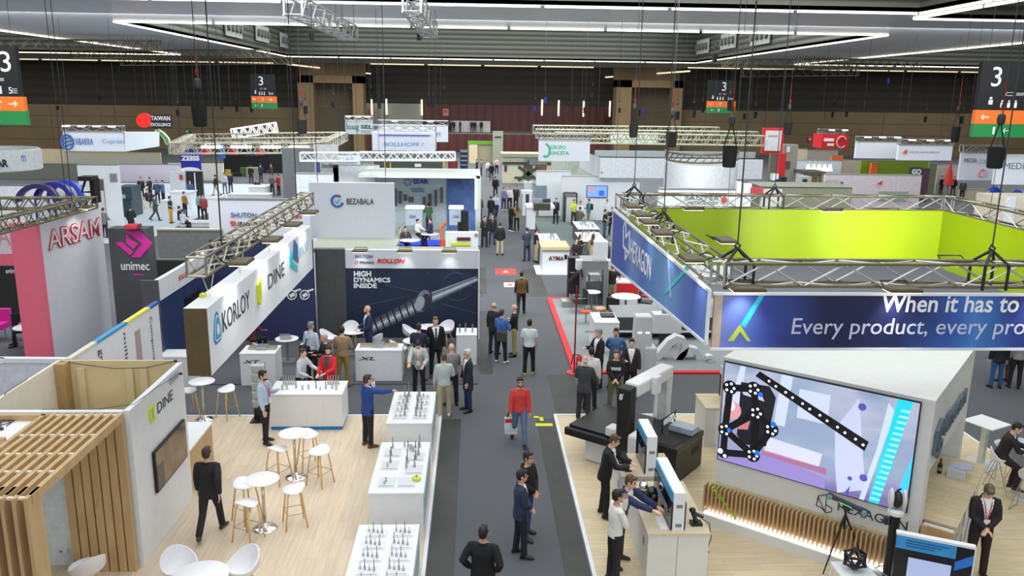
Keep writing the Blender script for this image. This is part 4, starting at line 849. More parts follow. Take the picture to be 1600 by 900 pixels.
def stroke(p, q, w): d = V(q[0]-p[0], (q[1]-p[1])/1.73, 0).normalized(); n = V(-d.y, d.x*1.73, 0)*w; return [(p[0]-n.x, p[1]-n.y), (q[0]-n.x, q[1]-n.y), (q[0]+n.x, q[1]+n.y), (p[0]+n.x, p[1]+n.y)]
scr([circ(.06, .54, .055)], em((214, 150, 156), .8), .006); scr([circ(.045, .58, .034)], em((226, 214, 226), .85), .0065); scr([[(.1, .36), (.16, .38), (.17, .48), (.1, .46)]], em((190, 120, 128), .8), .006); scr([[(.1, .78), (.22, .76), (.24, .7), (.12, .72)]], em((190, 190, 214), .8), .006)
scr([stroke(NODE[i], NODE[j], .02) for i, j in ((0, 1), (0, 3), (1, 2), (2, 3), (2, 5), (3, 5), (4, 5), (3, 6), (6, 5), (2, 4))], INK, .008)
scr([circ(*n_, .042) for n_ in NODE[:6]]+[circ(.03, .08, .035)], INK, .010)
scr([circ(u+.024*math.cos(a), v+.042*math.sin(a), .0085, 8) for u, v in NODE[:6] for a in (0, 1.3, 2.6, 3.9, 5.2)], em((232, 236, 250)), .012)
scr([circ(.215, .76, .014), circ(.3, .5, .015), circ(.055, .33, .012), circ(.225, .17, .015)], em((20, 110, 235)), .013); scr([circ(.012, .09, .016), circ(.04, .05, .011)], em((230, 232, 246)), .012)
scr([circ(.74, .86, .02), circ(.72, .17, .012), circ(.785, .21, .02), [(.70, .02), (.72, .0), (.725, .1)]], em((80, 80, 170)), .006)
scr([[(.825+.0058*k, .03+.054*k), (.87+.0055*k, .03+.054*k), (.875+.0055*k, .05+.054*k), (.83+.0058*k, .05+.054*k)] for k in range(17)], em((150, 226, 240)), .006)
text('HEXAGON', M_TXT, t, (2.4, -.004, .92), (1, 0, 0), (0, 0, 1), h=.17, w=1.18, world=False)
def wire_logo(par, P, th, m, nm='emblem_print'):
    bb = MB(); e = [(.0, .25), (.05, .8), (.5, 1), (.5, 1), (.5, .0), (.5, 0), (.06, .75), (0, .25), (.3, .2), (.55, 0), (.85, .15), (.85, .35), (.5, .45)]
    for p, q in zip(e, e[1:]):
        if p != q: bb.bar(P(*p), P(*q), th, th)
    return bb.build(nm, m, par)
wire_logo(t, lambda u, v: V(2.02+u*.33, -.01, .8+v*.36), .012, M_TXT)
text('HEXAGON', mat((92, 108, 122), .35), t, (3.77, 1.0, 2.42), (0, 1, 0), (0, 0, 1), h=.32, w=2.1, world=False, ext=.05)
wire_logo(t, lambda u, v: V(3.79, .3+u*.75, 2.12+v*.72), .05, mat((92, 108, 122), .35))
MB().box((-.1, -.42, 0), (3.75, 0, .2)).build('plinth', CW, t); MB().box((-.02, -.36, .2), (3.7, -.1, .215)).build('light_strip', mat((250, 250, 255), emit=3.5), t); MB().box((0, -.12, .2), (3.75, -.0, .76)).build('skirt_back', mat((190, 172, 136), .6), t)
for k in range(46): MB().box((-.08+k*.083, -.3, .21), (-.055+k*.083, -.1, .76)).build('skirt_slat', M_SLAT, t)
c = thing('wood_topped_counter', 'oak topped white counter along the open side of the screen cube', 'counter', cuv(3.95, 1.7, P0), CA)
MB().box((-.18, -1.55, 0), (.3, 1.5, 1.0)).build('body', CW, c); MB().box((-.7, -1.33, 1.02), (.34, 1.85, 1.06)).build('counter_top', M_OAK2, c); MB().box((-.18, -1.6, 0), (.34, -1.55, 1.06)).build('end_panel', M_SLAT, c)
for a, d, cc in (((.306, -.3, .1), (.306, -.2, .95), (60, 90, 180)), ((.306, -.9, .05), (.306, -.1, .7), (206, 220, 90)), ((.306, .2, .1), (.306, .9, .95), (60, 90, 190)), ((.306, -1.2, .55), (.306, -1.0, .8), (90, 110, 160))): MB().bar(a, d, .02, .01, upv=(1, 0, 0)).build('stripe_print', mat(cc, .5, noise=0), c)
b0 = thing('bottle', 'dark bottle on the oak counter of the screen cube', 'bottle', cuv(3.6, 2.55, P0+1.06)); MB().lathe([(.04, 0), (.045, .02), (.045, .17), (.018, .23), (.016, .29)], 12).build('body', BLACK, b0, smooth=2); MB().lathe([(.018, .29), (.018, .31)], 8).build('cap', DARK, b0); MB().lathe([(.046, .06), (.046, .13)], 12).build('label', GREY, b0)
b0 = thing('leaflet_box', 'white box of leaflets on the oak counter', 'box', cuv(3.9, 2.6, P0+1.06), CA); MB().box((-.16, -.12, 0), (.16, .12, .17)).build('box', mat((206, 210, 218), .5), b0); MB().obox((.05, .1, .19), (.2, 0, .02), (0, .15, 0), (0, 0, .015)).build('leaflet', mat((190, 196, 220), .5), b0)
v0 = thing('trailing_plant', 'lime green trailing plant at the left end of the slatted skirt', 'plant', cuv(.12, -.33, P0+.78), CA); random.seed(5); b = MB(); st_ = []
for k in range(60):
    f = k/60; x, z = .0+f*.55+random.uniform(-.03, .03), .05-f*.55; y = -.02+random.uniform(-.03, .02); a = random.uniform(0, 6); s_ = random.uniform(.03, .055)
    b.add([(x, y, z), (x+s_*math.cos(a)*.5, y-.02, z+s_*.2), (x+s_*math.cos(a), y-.01, z-s_*.6), (x-s_*.3, y-.02, z-s_*.4)], [(0, 1, 2, 3)])
b.build('foliage', mat((176, 206, 36), .6), v0); MB().tube([(0, 0, .06), (.2, -.02, -.15), (.55, -.02, -.5)], .008, 5).build('stem', mat((110, 140, 40), .6), v0)
# ------------------------------------------------------------------ bridge measuring machine
def cm(u, v, z=0): return (2.37+.770*u+.639*v, 18.08-.639*u+.770*v, z)
t = thing('measuring_machine', 'large bridge measuring machine, black granite table and white bridge', 'machine', (2.37, 18.08, P0), CA); MG = mat((30, 31, 33), .25, noise=.1, nscale=40); MWH = mat((214, 214, 216), .4, noise=.01)
MB().box((0, -.3, .72), (1.85, 1.32, .86)).box((1.85, -.05, .72), (2.62, 1.32, .86)).build('granite_table', MG, t, bevel=.02)
MB().box((.35, -.12, .02), (1.85, 1.1, .72)).build('base', MWH, t); MB().box((1.85, -.03, .02), (2.6, 1.3, .72)).build('end_cabinet', mat((44, 38, 30), .45), t)
for k in range(4): MB().box((2.6, .75+k*.11, .42), (2.606, .83+k*.11, .58)).build('vent_slot', BLACK, t)
MB().box((-.05, -.42, .62), (1.85, -.3, .8)).build('front_rail', BLACK, t, bevel=.02); MB().box((1.9, .02, .862), (2.5, .5, .867)).build('recess', BLACK, t)
MB().box((1.34, -.5, .5), (1.66, -.2, 2.12)).build('black_column', BLACK, t, bevel=.04); MB().box((1.34, -.2, 1.86), (1.7, 1.5, 2.17)).build('bridge_beam', MWH, t, bevel=.05); MB().box((1.36, -.2, .86), (1.46, -.08, 1.9)).build('column_edge', MWH, t)
MB().prism([(1.36, 1.22, 1.9), (1.36, 1.5, 1.9), (1.36, 1.45, .8), (1.36, 1.25, .8)], (.32, 0, 0)).build('rear_leg', mat((196, 204, 202), .4), t)
MB().box((1.7, .35, 1.78), (1.84, .62, 2.2)).build('carriage', MWH, t, bevel=.03); MB().tube([(1.78, .48, 1.8), (1.78, .48, 1.25)], .045, 10).build('quill', MWH, t); MB().tube([(1.78, .48, 1.25), (1.78, .48, 1.1)], .01, 6).build('probe', DARK, t)
MB().box((1.75, -.72, .25), (2.2, -.32, 1.2)).build('drive_cover', MWH, t, bevel=.06); MB().box((1.0, -.36, .86), (1.3, -.05, 1.06)).build('guide_block', MWH, t, bevel=.02)
dine_logo(t, cm(1.43, -.505, 1.86+P0), (.770, -.639, 0), .12, WHITE)
b = MB()
for p, q in [((1.95, .55, .86), (1.95, .55, 1.2)), ((1.95, 1.15, .86), (1.95, 1.15, 1.2)), ((1.95, .5, 1.2), (1.95, 1.2, 1.2)), ((1.95, .5, 1.05), (1.95, 1.2, 1.05))]: b.tube([cm(*p[:2], p[2]+P0), cm(*q[:2], q[2]+P0)], .016, 6)
f = thing('probe_rack', 'black rack with white probe holders on the granite table', 'rack', cm(1.95, .85, P0+.86)); b.build('frame', BLACK, f, world=True)
for k in range(5): MB().lathe([(.035, 0), (.045, .03), (.03, .09)], 8, cm(1.95, .6+k*.12, P0+1.04)).build('probe_holder', WHITE, f, world=True)
f = thing('grey_case', 'grey plastic case lying on the end of the measuring machine', 'case', cm(2.28, .98, P0+.86), CA); MB().box((-.3, -.2, 0), (.3, .2, .09)).build('lower_shell', mat((150, 160, 176), .4), f, bevel=.02); MB().box((-.28, -.18, .09), (.28, .18, .15)).build('lid', mat((166, 176, 192), .4), f, bevel=.02)
# ------------------------------------------------------------------ workstation desks
def desk(x0, x1, y0, y1, lab):
    d = thing('work_desk', lab, 'desk', ((x0+x1)/2, (y0+y1)/2, P0)); w, e = (x1-x0)/2, (y1-y0)/2
    MB().box((-w, -e, 0), (w, e, .88)).build('body', CW, d); MB().box((-w-.02, -e-.02, .88), (w+.02, e+.02, .92)).build('desk_top', mat((206, 192, 164), .45, noise=.04), d); MB().box((-.02, -e-.004, .02), (-.012, -e, .86)).build('door_gap', GREY, d)
    MB().box((-w-.004, -e+.3, .5), (-w, -e+.42, .66)).build('cable_outlet', GREY, d); return d
desk(3.0, 4.06, 12.8, 14.75, 'white work desk with oak top nearest the camera on the right stand'); desk(2.92, 3.98, 15.0, 16.05, 'white work desk behind, where the man in black suit types')
def wall_panel(x, y0, y1, lab, hz=1.72):
    d = thing('double_screen_panel', lab, 'screen', (x, (y0+y1)/2, P0+.92)); e = (y1-y0)/2; h = hz-.92-P0+.06
    MB().box((0, -e, 0), (.2, e, h)).build('cabinet', WHITE, d); MB().box((-.03, -e+.02, .02), (0, e-.02, h-.2)).build('screen', mat((24, 26, 30), .06, noise=0), d); MB().box((.2, -e+.02, .02), (.23, e-.02, h-.2)).build('rear_screen', BLACK, d)
    MB().box((-.02, -e+.05, h-.19), (0, e-.05, h-.01)).build('blue_header', mat((70, 150, 196), .4), d); MB().box((-.034, -e+.3, .2), (-.03, e-.3, h-.4)).build('screen_picture', em((90, 100, 112), .35), d)
    for k in range(2): MB().box((.05, -e-.004, .08+k*.36), (.16, -e, .14+k*.36)).build('printed_label', GREY, d)
wall_panel(3.42, 12.86, 14.3, 'white double sided screen panel on the near work desk', 1.64); wall_panel(3.4, 15.06, 16.0, 'white double sided screen panel on the rear work desk', 1.72)
def item(name, lab, cat, loc, parts, rz=0):
    o = thing(name, lab, cat, loc, rz)
    for nm, mb, m in parts: mb.build(nm, m, o, smooth=2)
    return o
DZ = P0+.92
item('keyboard', 'white keyboard on the near work desk', 'keyboard', (3.3, 13.15, DZ), [('case', MB().box((-.07, -.22, 0), (.07, .22, .015)), WHITE), ('keys', MB().box((-.055, -.2, .015), (.055, .2, .02)), mat((226, 228, 230)))])
item('keyboard', 'black keyboard on the rear work desk under the typing man', 'keyboard', (3.08, 15.4, DZ), [('case', MB().box((-.07, -.22, 0), (.07, .22, .015)), BLACK), ('keys', MB().box((-.055, -.2, .015), (.055, .2, .02)), DARK)])
item('control_panel', 'black jog control box on the rear work desk', 'controller', (3.05, 15.8, DZ), [('box', MB().box((-.1, -.25, 0), (.12, .25, .05)), BLACK), ('joystick', MB().tube([(0, .1, .05), (0, .1, .12)], .015), DARK), ('yellow_button', MB().lathe([(.03, .05), (.03, .07)], 10, (0, -.08, 0)), mat((220, 190, 30)))])
item('glossy_casting', 'glossy black turbine casting on the near work desk', 'workpiece', (3.24, 13.75, DZ), [('shell', MB().sphere((0, 0, .2), (.12, .16, .2), 16), mat((20, 21, 24), .08, noise=0)), ('foot', MB().lathe([(.1, 0), (.08, .06)], 14), BLACK), ('nozzle', MB().tube([(0, -.12, .25), (0, -.2, .32)], [.05, .03], 10), mat((20, 21, 24), .08, noise=0))])
item('chrome_part', 'white and black machined part behind the glossy casting', 'workpiece', (3.22, 14.35, DZ), [('body', MB().sphere((0, 0, .1), (.1, .13, .1), 12), CHROME), ('rim', MB().lathe([(.11, .0), (.13, .03), (.1, .05)], 14), BLACK)])
item('articulated_scanner', 'black jointed scanner arm on the right edge of the near desk', 'scanner', (3.9, 13.1, DZ), [('base', MB().box((-.1, -.08, 0), (.1, .08, .05)), BLACK), ('lower_arm', MB().tube([(0, 0, .05), (-.05, .05, .2)], .04), BLACK), ('upper_arm', MB().tube([(-.05, .05, .2), (.12, -.02, .14)], .035), DARK), ('head', MB().sphere((-.06, .06, .24), (.06, .06, .05), 10), BLACK)])
cable([(4.0, 13.1, DZ+.1), (4.12, 13.05, DZ+.05), (4.16, 13.0, DZ-.2), (4.1, 13.0, .5)], 'black cable looping from the scanner arm down the near desk')
# ------------------------------------------------------------------ tripod scanner, tracker, information screen
t = thing('scanner_tripod', 'black tripod carrying a long dual lens optical scanner', 'tripod', (6.62, 13.2, P0))
for a in (-2.6, -.5, 1.6): MB().tube([(0, 0, 1.02), (.25*math.cos(a), .25*math.sin(a), .5), (.48*math.cos(a), .48*math.sin(a), 0)], [.022, .017, .011], 7).build('leg', BLACK, t)
MB().tube([(0, 0, .75), (0, 0, 1.14)], .022, 8).build('centre_column', BLACK, t); MB().box((-.05, -.05, 1.12), (.05, .05, 1.2)).build('head', DARK, t)
t2 = thing('optical_scanner', 'dark navy dual lens optical scanner on the tripod', 'scanner', (6.62, 13.2, P0+1.28), -.62); MB().loft([[V(x, .07*math.cos(a)*s_, .065+.065*math.sin(a)*s_) for a in [2*PI*i/12 for i in range(12)]] for x, s_ in ((-.42, .8), (-.36, 1), (-.2, .8), (.2, .8), (.36, 1), (.42, .8))]).build('housing', mat((36, 40, 56), .35), t2, smooth=2)
for s_ in (-1, 1): MB().tube([(s_*.36, -.06, .065), (s_*.36, -.1, .06)], .055, 14).build('lens', mat((110, 160, 170), .1, noise=0), t2)
MB().box((-.16, -.076, .04), (.1, -.07, .062)).build('green_led_bar', em((90, 190, 120), .8), t2); t2.rotation_euler = (0, .22, -.62); t2.scale = (.85, .85, .85); t2.location.z -= .09
t = thing('laser_tracker', 'white and black laser tracker head on a black column stand', 'tracker', (7.05, 12.35, P0), -.3)
MB().tube([(0, 0, .15), (0, 0, 1.5)], .085, 16).build('column', BLACK, t, smooth=2); MB().lathe([(.3, 0), (.3, .05), (.12, .16)], 18).build('foot', BLACK, t); MB().lathe([(.1, 1.48), (.13, 1.5), (.13, 1.56), (.09, 1.6)], 16).build('collar', WHITE, t, smooth=2)
for s_ in (-1, 1): MB().sphere((s_*.1, 0, 1.76), (.05, .12, .19), 14).build('side_shell', MWH, t, smooth=True)
MB().sphere((0, 0, 1.76), (.08, .13, .15), 14).build('optic_head', BLACK, t, smooth=True); MB().tube([(-.03, -.02, 1.92), (.03, -.02, 1.97)], .018, 6).build('handle', BLACK, t); MB().tube([(.2, 0, .45), (.0, .22, .42), (-.22, 0, .45), (0, -.22, .42)], .012, 6, close=True).build('cable_ring', GREY, t)
MB().box((-.17, -.05, 1.3), (-.1, .05, 1.42)).build('sensor_box', mat((40, 40, 80)), t)
a = math.atan2(-.45, .94); t = thing('information_screen', 'free standing blue and black information screen at the bottom right', 'screen', (7.12, 11.28, P0), a)
MB().box((-.54, -.04, .35), (.54, .04, 1.62)).build('panel', mat((18, 22, 36), .3), t); MB().box((-.55, -.05, 1.62), (.55, .05, 1.66)).box((.54, -.05, .35), (.56, .05, 1.62)).build('frame', WHITE, t); MB().box((-.54, -.045, 1.4), (.3, -.04, 1.62)).build('blue_header', mat((50, 150, 216), .4), t)
MB().prism([(.3, -.045, 1.2), (.54, -.045, 1.35), (.54, -.045, 1.52), (.3, -.045, 1.35)], (0, .005, 0)).build('blue_flash', mat((40, 120, 216), .4), t); MB().box((-.36, -.05, .8), (.28, -.04, 1.3)).build('monitor', BLACK, t); MB().box((-.34, -.056, .82), (.26, -.05, 1.28)).build('monitor_picture', em((150, 162, 200), .8), t)
for k in range(3): MB().box((-.4, -.05, 1.55-.045*k), (.2-.1*k, -.045, 1.565-.045*k)).build('text_line', mat((30, 80, 140)), t)
for s_ in (-1, 1): MB().box((s_*.4-.03, -.2, 0), (s_*.4+.03, .2, .35)).build('foot', DARK, t)
t = thing('sample_table', 'small white sample table in front of the tripod', 'table', (6.42, 12.3, P0)); MB().box((-.3, -.25, .45), (.3, .25, .5)).build('table_top', WHITE, t)
for i in (-1, 1):
    for j in (-1, 1): MB().box((i*.27-.02, j*.22-.02, 0), (i*.27+.02, j*.22+.02, .45)).build('leg', WHITE, t)
t = thing('ball_cage', 'black ball cage scanning target on the small sample table', 'target', (6.42, 12.3, P0+.5)); random.seed(2)
bm = bmesh.new(); bmesh.ops.create_icosphere(bm, subdivisions=1, radius=.19); pts = [v.co+V(0, 0, .2) for v in bm.verts]; b = MB()
for e in bm.edges: b.tube([v.co+V(0, 0, .2) for v in e.verts], .02, 5)
bm.free()
b.build('cage', BLACK, t); b = MB()
for p in pts: MB().sphere(p, .032, 8).build('marker_ball', DARK, t)
# ------------------------------------------------------------------ cabinet and high tables behind the cube
t = thing('white_cabinet', 'white cabinet with pale wood top behind the measuring machine', 'cabinet', (6.3, 18.95, P0)); MB().box((-.75, -.5, 0), (.75, .45, .97)).build('body', CW, t); MB().box((-.77, -.52, .97), (.77, .47, 1.0)).build('top', M_OAK2, t); MB().box((-.5, -.504, .08), (-.02, -.5, .9)).build('door', WHITE, t)
t = thing('poster_display', 'narrow white and brown display board standing on the white cabinet', 'board', (6.1, 18.95, P0+1.0)); MB().box((-.03, -.3, 0), (.03, .3, .8)).build('board', WHITE, t); MB().box((-.036, -.28, .05), (-.03, .28, .6)).build('picture', mat((90, 50, 44)), t)
def high_table(x, y, lab):
    t = thing('high_table', lab, 'table', (x, y, P0), .45); MB().box((-.36, -.36, 1.02), (.36, .36, 1.05)).build('table_top', BOARD, t, bevel=.01); MB().box((-.06, -.06, .02), (.06, .06, 1.02)).build('column', mat((206, 210, 206), .4), t); MB().box((-.36, -.36, 0), (.36, .36, .025)).build('foot_plate', mat((206, 208, 206), .4), t)
    return t
high_table(11.8, 17.4, 'white square high table behind the right side of the screen cube'); high_table(11.95, 15.55, 'white square high table at the right edge where a man sits')
def sled_stool(x, y, rz, lab, first=[]):
    if first: return dup(first[0], (x, y, P0), rz, lab)
    t = thing('sled_stool', lab, 'stool', (x, y, P0), rz, 'white sled base bar stools'); n = 18; rows = []
    for rr, zz in ((.1, 0), (.19, .015), (.21, .06)): rows.append([V(rr*math.cos(a), rr*math.sin(a), .74+zz+(.2*max(0, math.sin(a))**1.5 if zz > .05 else 0)) for a in [2*PI*i/n for i in range(n)]])
    rows += [[V(p.x*.93, p.y*.93, p.z+(.015 if k else .002)) for p in r_] for k, r_ in ((2, rows[2]), (1, rows[1]), (0, rows[0]))]
    MB().loft(rows).build('seat_shell', M_SHELL, t, smooth=2)
    for s_ in (-1, 1): MB().tube([(s_*.1, .02, .74), (s_*.21, -.2, .02), (s_*.21, .22, .02), (s_*.1, .04, .74)], .009, 6).build('sled_leg', ALU, t)
    MB().tube([(-.2, -.15, .3), (.2, -.15, .3)], .008, 6).build('footrest', ALU, t); first.append(t); return t
sled_stool(11.15, 17.75, 1.2, 'white sled stool half hidden left of the rear high table'); sled_stool(11.85, 16.75, 3.0, 'white sled stool in front of the rear high table'); sled_stool(12.1, 16.4, .2, 'white sled stool between the two high tables'); sled_stool(11.3, 16.05, 1.1, 'white sled stool under the man in the dark suit'); sled_stool(11.35, 15.15, 2.2, 'white sled stool in front of the near high table')
item('tablet', 'black tablet on the near high table', 'tablet', (11.95, 15.65, P0+1.05), [('case', MB().box((-.12, -.09, 0), (.12, .09, .012)), BLACK), ('display', MB().box((-.11, -.08, .012), (.11, .08, .014)), mat((60, 70, 90), .1))])
# ================================================================== MIDDLE GROUND
def PB(t, r, Y, d, name, m, ground=False, bevel=0):
    x0, z1 = up(r[0], r[1], Y); x1, z0 = up(r[2], r[3], Y)
    return MB().box((x0, Y, 0 if ground else z0), (x1, Y+d, z1)).build(name, m, t, world=True, bevel=bevel)
def hang_cables(t, x0, x1, Y, z, d=0):
    for x in (x0+.1*(x1-x0), x1-.1*(x1-x0)): MB().tube([(x, Y+d/2, z), (x, Y+d/2, ceil_z(x, Y))], .012, 4).build('suspension_cable', DARK, t, world=True)
def TX(t, s, px, py, w, h, Y, m, **k):       # text whose lower left pixel is (px, py), size in pixels
    x0, z0 = up(px, py, Y); x1, _ = up(px+w, py, Y); _, z1 = up(px, py-h, Y); return text(s, m, t, (x0, Y, z0), (1, 0, 0), (0, 0, 1), h=z1-z0, w=x1-x0, ext=k.pop('ext', .02), **k)
def sign(r, Y, d, m, lab, texts=(), hang=True, name='hanging_sign', cat='sign', top=True, lamps=0, side=None, group=None):
    x0, z1 = up(r[0], r[1], Y); x1, z0 = up(r[2], r[3], Y); t = thing(name, lab, cat, ((x0+x1)/2, Y, z0), group=group)
    MB().box((x0, Y, z0), (x1, Y+d, z1)).build('panel', m, t, world=True)
    for a in texts: TX(t, a[0], a[1], a[2], a[3], a[4], Y-.01, a[5], bold=a[6] if len(a) > 6 else 0)
    if hang: hang_cables(t, x0, x1, Y, z1, d)
    if top: truss_parts(t, (x0, Y+d/2, z1+.25), (x1, Y+d/2, z1+.25), .4, .4, max(4, int((x1-x0)/.9)), .04, ALU)
    for k in range(lamps):
        x = x0+(x1-x0)*(k+.5)/lamps; MB().box((x-.22, Y-.65, z1+.38), (x+.22, Y-.4, z1+.46)).build('lamp', mat((255, 252, 244), emit=4), t, world=True); MB().tube([(x, Y-.5, z1+.42), (x, Y+d/2, z1+.3)], .03, 5).build('lamp_arm', DARK, t, world=True)
    return t
def wallbox(r, Y, d, m, lab, name='booth_wall', cat='wall', texts=(), cap=None):
    x0, z1 = up(r[0], r[1], Y); x1, _ = up(r[2], r[1], Y); t = thing(name, lab, cat, ((x0+x1)/2, Y+d/2, 0))
    MB().box((x0, Y, 0), (x1, Y+d, z1)).build('panel', m, t, world=True); MB().box((x0, Y-.02, z1), (x1, Y+d, z1+.06)).build('top_rail', cap or ALU, t, world=True)
    for a in texts: TX(t, a[0], a[1], a[2], a[3], a[4], Y-.01, a[5], bold=a[6] if len(a) > 6 else 0)
    return t
M_WALL = mat((222, 226, 230), .5, noise=.02, nscale=1); M_LG = mat((190, 196, 190), .5, noise=.02); M_BACKT = mat((158, 164, 146), .5); M_UNI = mat((74, 77, 80), .55, noise=.03); M_PINK = mat((236, 116, 138), .6, noise=.015); M_MAG = mat((216, 40, 160), .5, noise=0); M_RB = mat((214, 50, 46), .5, noise=.02)
# dark blue backdrop stand
tag(MB().box((-9.3, 23.05, 0), (.1, 29, .03)).build('floor_blue_stand', carpet_mat('stand_carpet', (80, 82, 86), (94, 96, 100))), kind='structure')
YB = 27.75; t = thing('backdrop_wall', 'dark blue backdrop with a giant steel ball screw picture and white header', 'wall', (-2.1, YB, 0))
MB().box((-4.4, YB, 0), (.1, YB+.15, 2.5)).build('picture_panel', mat((26, 40, 66), .45, noise=.1, nscale=.5), t, world=True); MB().box((-4.4, YB-.04, 2.5), (.12, YB+.15, 3.13)).build('header', mat((206, 211, 220), .5, noise=.01), t, world=True)
MB().box((.1, YB-.06, 0), (.15, YB+.15, 3.13)).build('end_profile', WHITE, t, world=True); MB().box((-5.7, YB+.15, 3.0), (-2.75, 30, 3.13)).box((-2.75, YB+.15, 3.0), (.12, 28.4, 3.13)).build('ceiling_board', M_BACKT, t, world=True)
for s, px, py, w, h in (('HIGH', 553, 432, 27, 10), ('DYNAMICS', 553, 441, 57, 9), ('INSIDE', 553, 450, 36, 9)): TX(t, s, px, py, w, h-1.5, YB-.005, M_WTXT, bold=.03)
TX(t, 'ROLLON', 589, 411, 44, 7, YB-.05, M_REDT, bold=.03, shear=.3); TX(t, 'SHUTON', 555, 403, 27, 5, YB-.05, mat((70, 90, 160), .5, noise=0)); TX(t, 'IPIRANGA', 562, 412, 23, 4, YB-.05, M_TXT); TX(t, '//', 554, 413, 6, 6, YB-.05, M_REDT, bold=.03)
b = MB(); 
for p, q in (((553, 395), (585, 395)), ((553, 404), (585, 404)), ((553, 395), (553, 398)), ((585, 400), (585, 404))): b.bar(*[(up(*a, YB-.05)[0], YB-.05, up(*a, YB-.05)[1]) for a in (p, q)], .025, .02, upv=(0, 1, 0))
b.build('printed_frame', mat((70, 90, 160), .5, noise=0), t)
b = None
def bp(px, py): x, z = up(px, py, YB-.01); return V(x, YB-.01, z)
def shaft(pa, pb, ra, rb, cols, name, n=7, dy=-.004):           # a printed picture: longitudinal stripes light to dark
    A, B = bp(*pa), bp(*pb); d = (B-A).normalized(); w = V(-d.z, 0, d.x)
    for k in range(n):
        f0, f1 = -1+2*k/n, -1+2*(k+1)/n
        MB().prism([A+w*ra*f0, B+w*rb*f0, B+w*rb*f1, A+w*ra*f1], (0, dy, 0)).build(name, mat(cols[k], .5, noise=0), t, world=True)
SH = [(40, 46, 58), (96, 106, 122), (150, 160, 176), (206, 212, 224), (150, 158, 174), (88, 96, 112), (150, 158, 170)]
shaft((672, 467), (746, 436), .2, .11, SH, 'shaft_print'); shaft((565, 520), (668, 471), .24, .3, SH[:6]+[(70, 76, 90)], 'screw_print')
for k in range(11):
    f = k/10; p = bp(568+98*f, 519-47*f); d = (bp(668, 471)-bp(565, 520)).normalized(); w = V(-d.z, 0, d.x); R_ = .245+.05*f
    MB().prism([p-w*R_-d*.05, p-w*R_+d*.0, p+w*R_+d*.08, p+w*R_+d*.02], (0, -.008, 0)).build('thread_print', mat((22, 26, 36), .5, noise=0), t, world=True)
for c, r_, cc, dy in (((663, 470), .42, (34, 38, 48), -.009), ((661, 470), .39, (118, 126, 142), -.011), ((664, 472), .3, (44, 48, 60), -.013), ((656, 474), .26, (160, 168, 184), -.015)):
    p = bp(*c); MB().prism([p+V(.62*r_*math.cos(a)+.2*r_*math.sin(a), 0, r_*math.sin(a)) for a in [2*PI*i/24 for i in range(24)]], (0, dy, 0)).build('flange_print', mat(cc, .5, noise=0), t, world=True)
LN = mat((66, 88, 122), .5, noise=0)
for (ca, cb, rr, a0, a1) in ((692, 462, .95, .6, 2.2), (692, 462, 1.15, .2, 1.7), (714, 448, .5, 0, 5.8), (735, 465, .4, 0, 3)):
    p = bp(ca, cb); MB().tube([p+V(rr*math.cos(a0+(a1-a0)*i/16), 0, rr*math.sin(a0+(a1-a0)*i/16)) for i in range(17)], .008, 4).build('line_print', LN, t, world=True)
for pa, pb in (((602, 445), (660, 458)), ((560, 480), (640, 462)), ((690, 475), (745, 490)), ((700, 420), (742, 436))): MB().tube([bp(*pa), bp(*pb)], .006, 4).build('line_print', LN, t, world=True)
for px in (562, 632, 702): x, z = up(px, 388, YB-.4); flood((x, YB-.34, 3.16), PI, 'flat lamp on the white header of the dark blue backdrop, %s' % {562: 'left', 632: 'middle', 702: 'right'}[px], 'lamps on the backdrop header', 26, (x, YB, 2.4), angle=80)
t = thing('dark_partition', 'dark grey partition left of the blue backdrop', 'wall', (-4.9, 27.7, 0)); MB().box((-5.4, 27.68, 0), (-4.41, 27.8, 3.15)).build('panel', mat((70, 74, 74), .5), t, world=True); MB().box((-5.4, 27.66, 3.15), (-4.41, 27.8, 3.2)).build('top_rail', ALU, t, world=True)
t = thing('navy_partition', 'navy partition with round lens emblems behind the hanging sign box', 'wall', (-7.1, 27.4, 0)); MB().box((-8.8, 27.4, 0), (-5.42, 27.55, 3.45)).build('panel', mat((44, 52, 92), .5, noise=.05), t, world=True); MB().box((-8.8, 27.38, 3.45), (-5.42, 27.55, 3.5)).build('top_rail', DARK, t, world=True)
for px in (456, 476):
    p = [(up(px+7*math.cos(a), 461+7*math.sin(a), 27.38)) for a in [2*PI*i/18 for i in range(19)]]; MB().tube([(x, 27.38, z) for x, z in p], .02, 4).build('lens_print', M_WTXT, t, world=True)
    a, c = up(px-3, 463, 27.38), up(px+4, 459, 27.38); MB().bar((a[0], 27.38, a[1]), (c[0], 27.38, c[1]), .12, .02, upv=(0, 1, 0)).build('lens_print', M_WTXT, t, world=True); a, c = up(px+4, 455, 27.38), up(px+14, 452, 27.38); MB().bar((a[0], 27.38, a[1]), (c[0], 27.38, c[1]), .06, .02, upv=(0, 1, 0)).build('lens_print', M_WTXT, t, world=True)
t = thing('side_partition', 'grey ended navy side partition with white header, left of the hanging sign box', 'wall', (-8.95, 25.2, 0)); MB().box((-9.0, 23.1, 0), (-8.9, 27.4, 2.5)).build('panel', mat((40, 56, 96), .5), t, world=True); MB().box((-9.02, 23.1, 2.5), (-8.88, 27.4, 3.1)).build('header', WHITE, t, world=True); MB().box((-9.36, 23.0, 0), (-8.9, 23.1, 3.1)).build('end_panel', mat((82, 82, 86), .5), t, world=True)
text('ROLLON', M_REDT, t, (-8.88, 24.6, 2.72), (0, 1, 0), (0, 0, 1), h=.16, w=.9, bold=.02, shear=.3); MB().box((-8.89, 25.0, 1.2), (-8.82, 26.3, 2.1)).build('screen', BLACK, t, world=True)
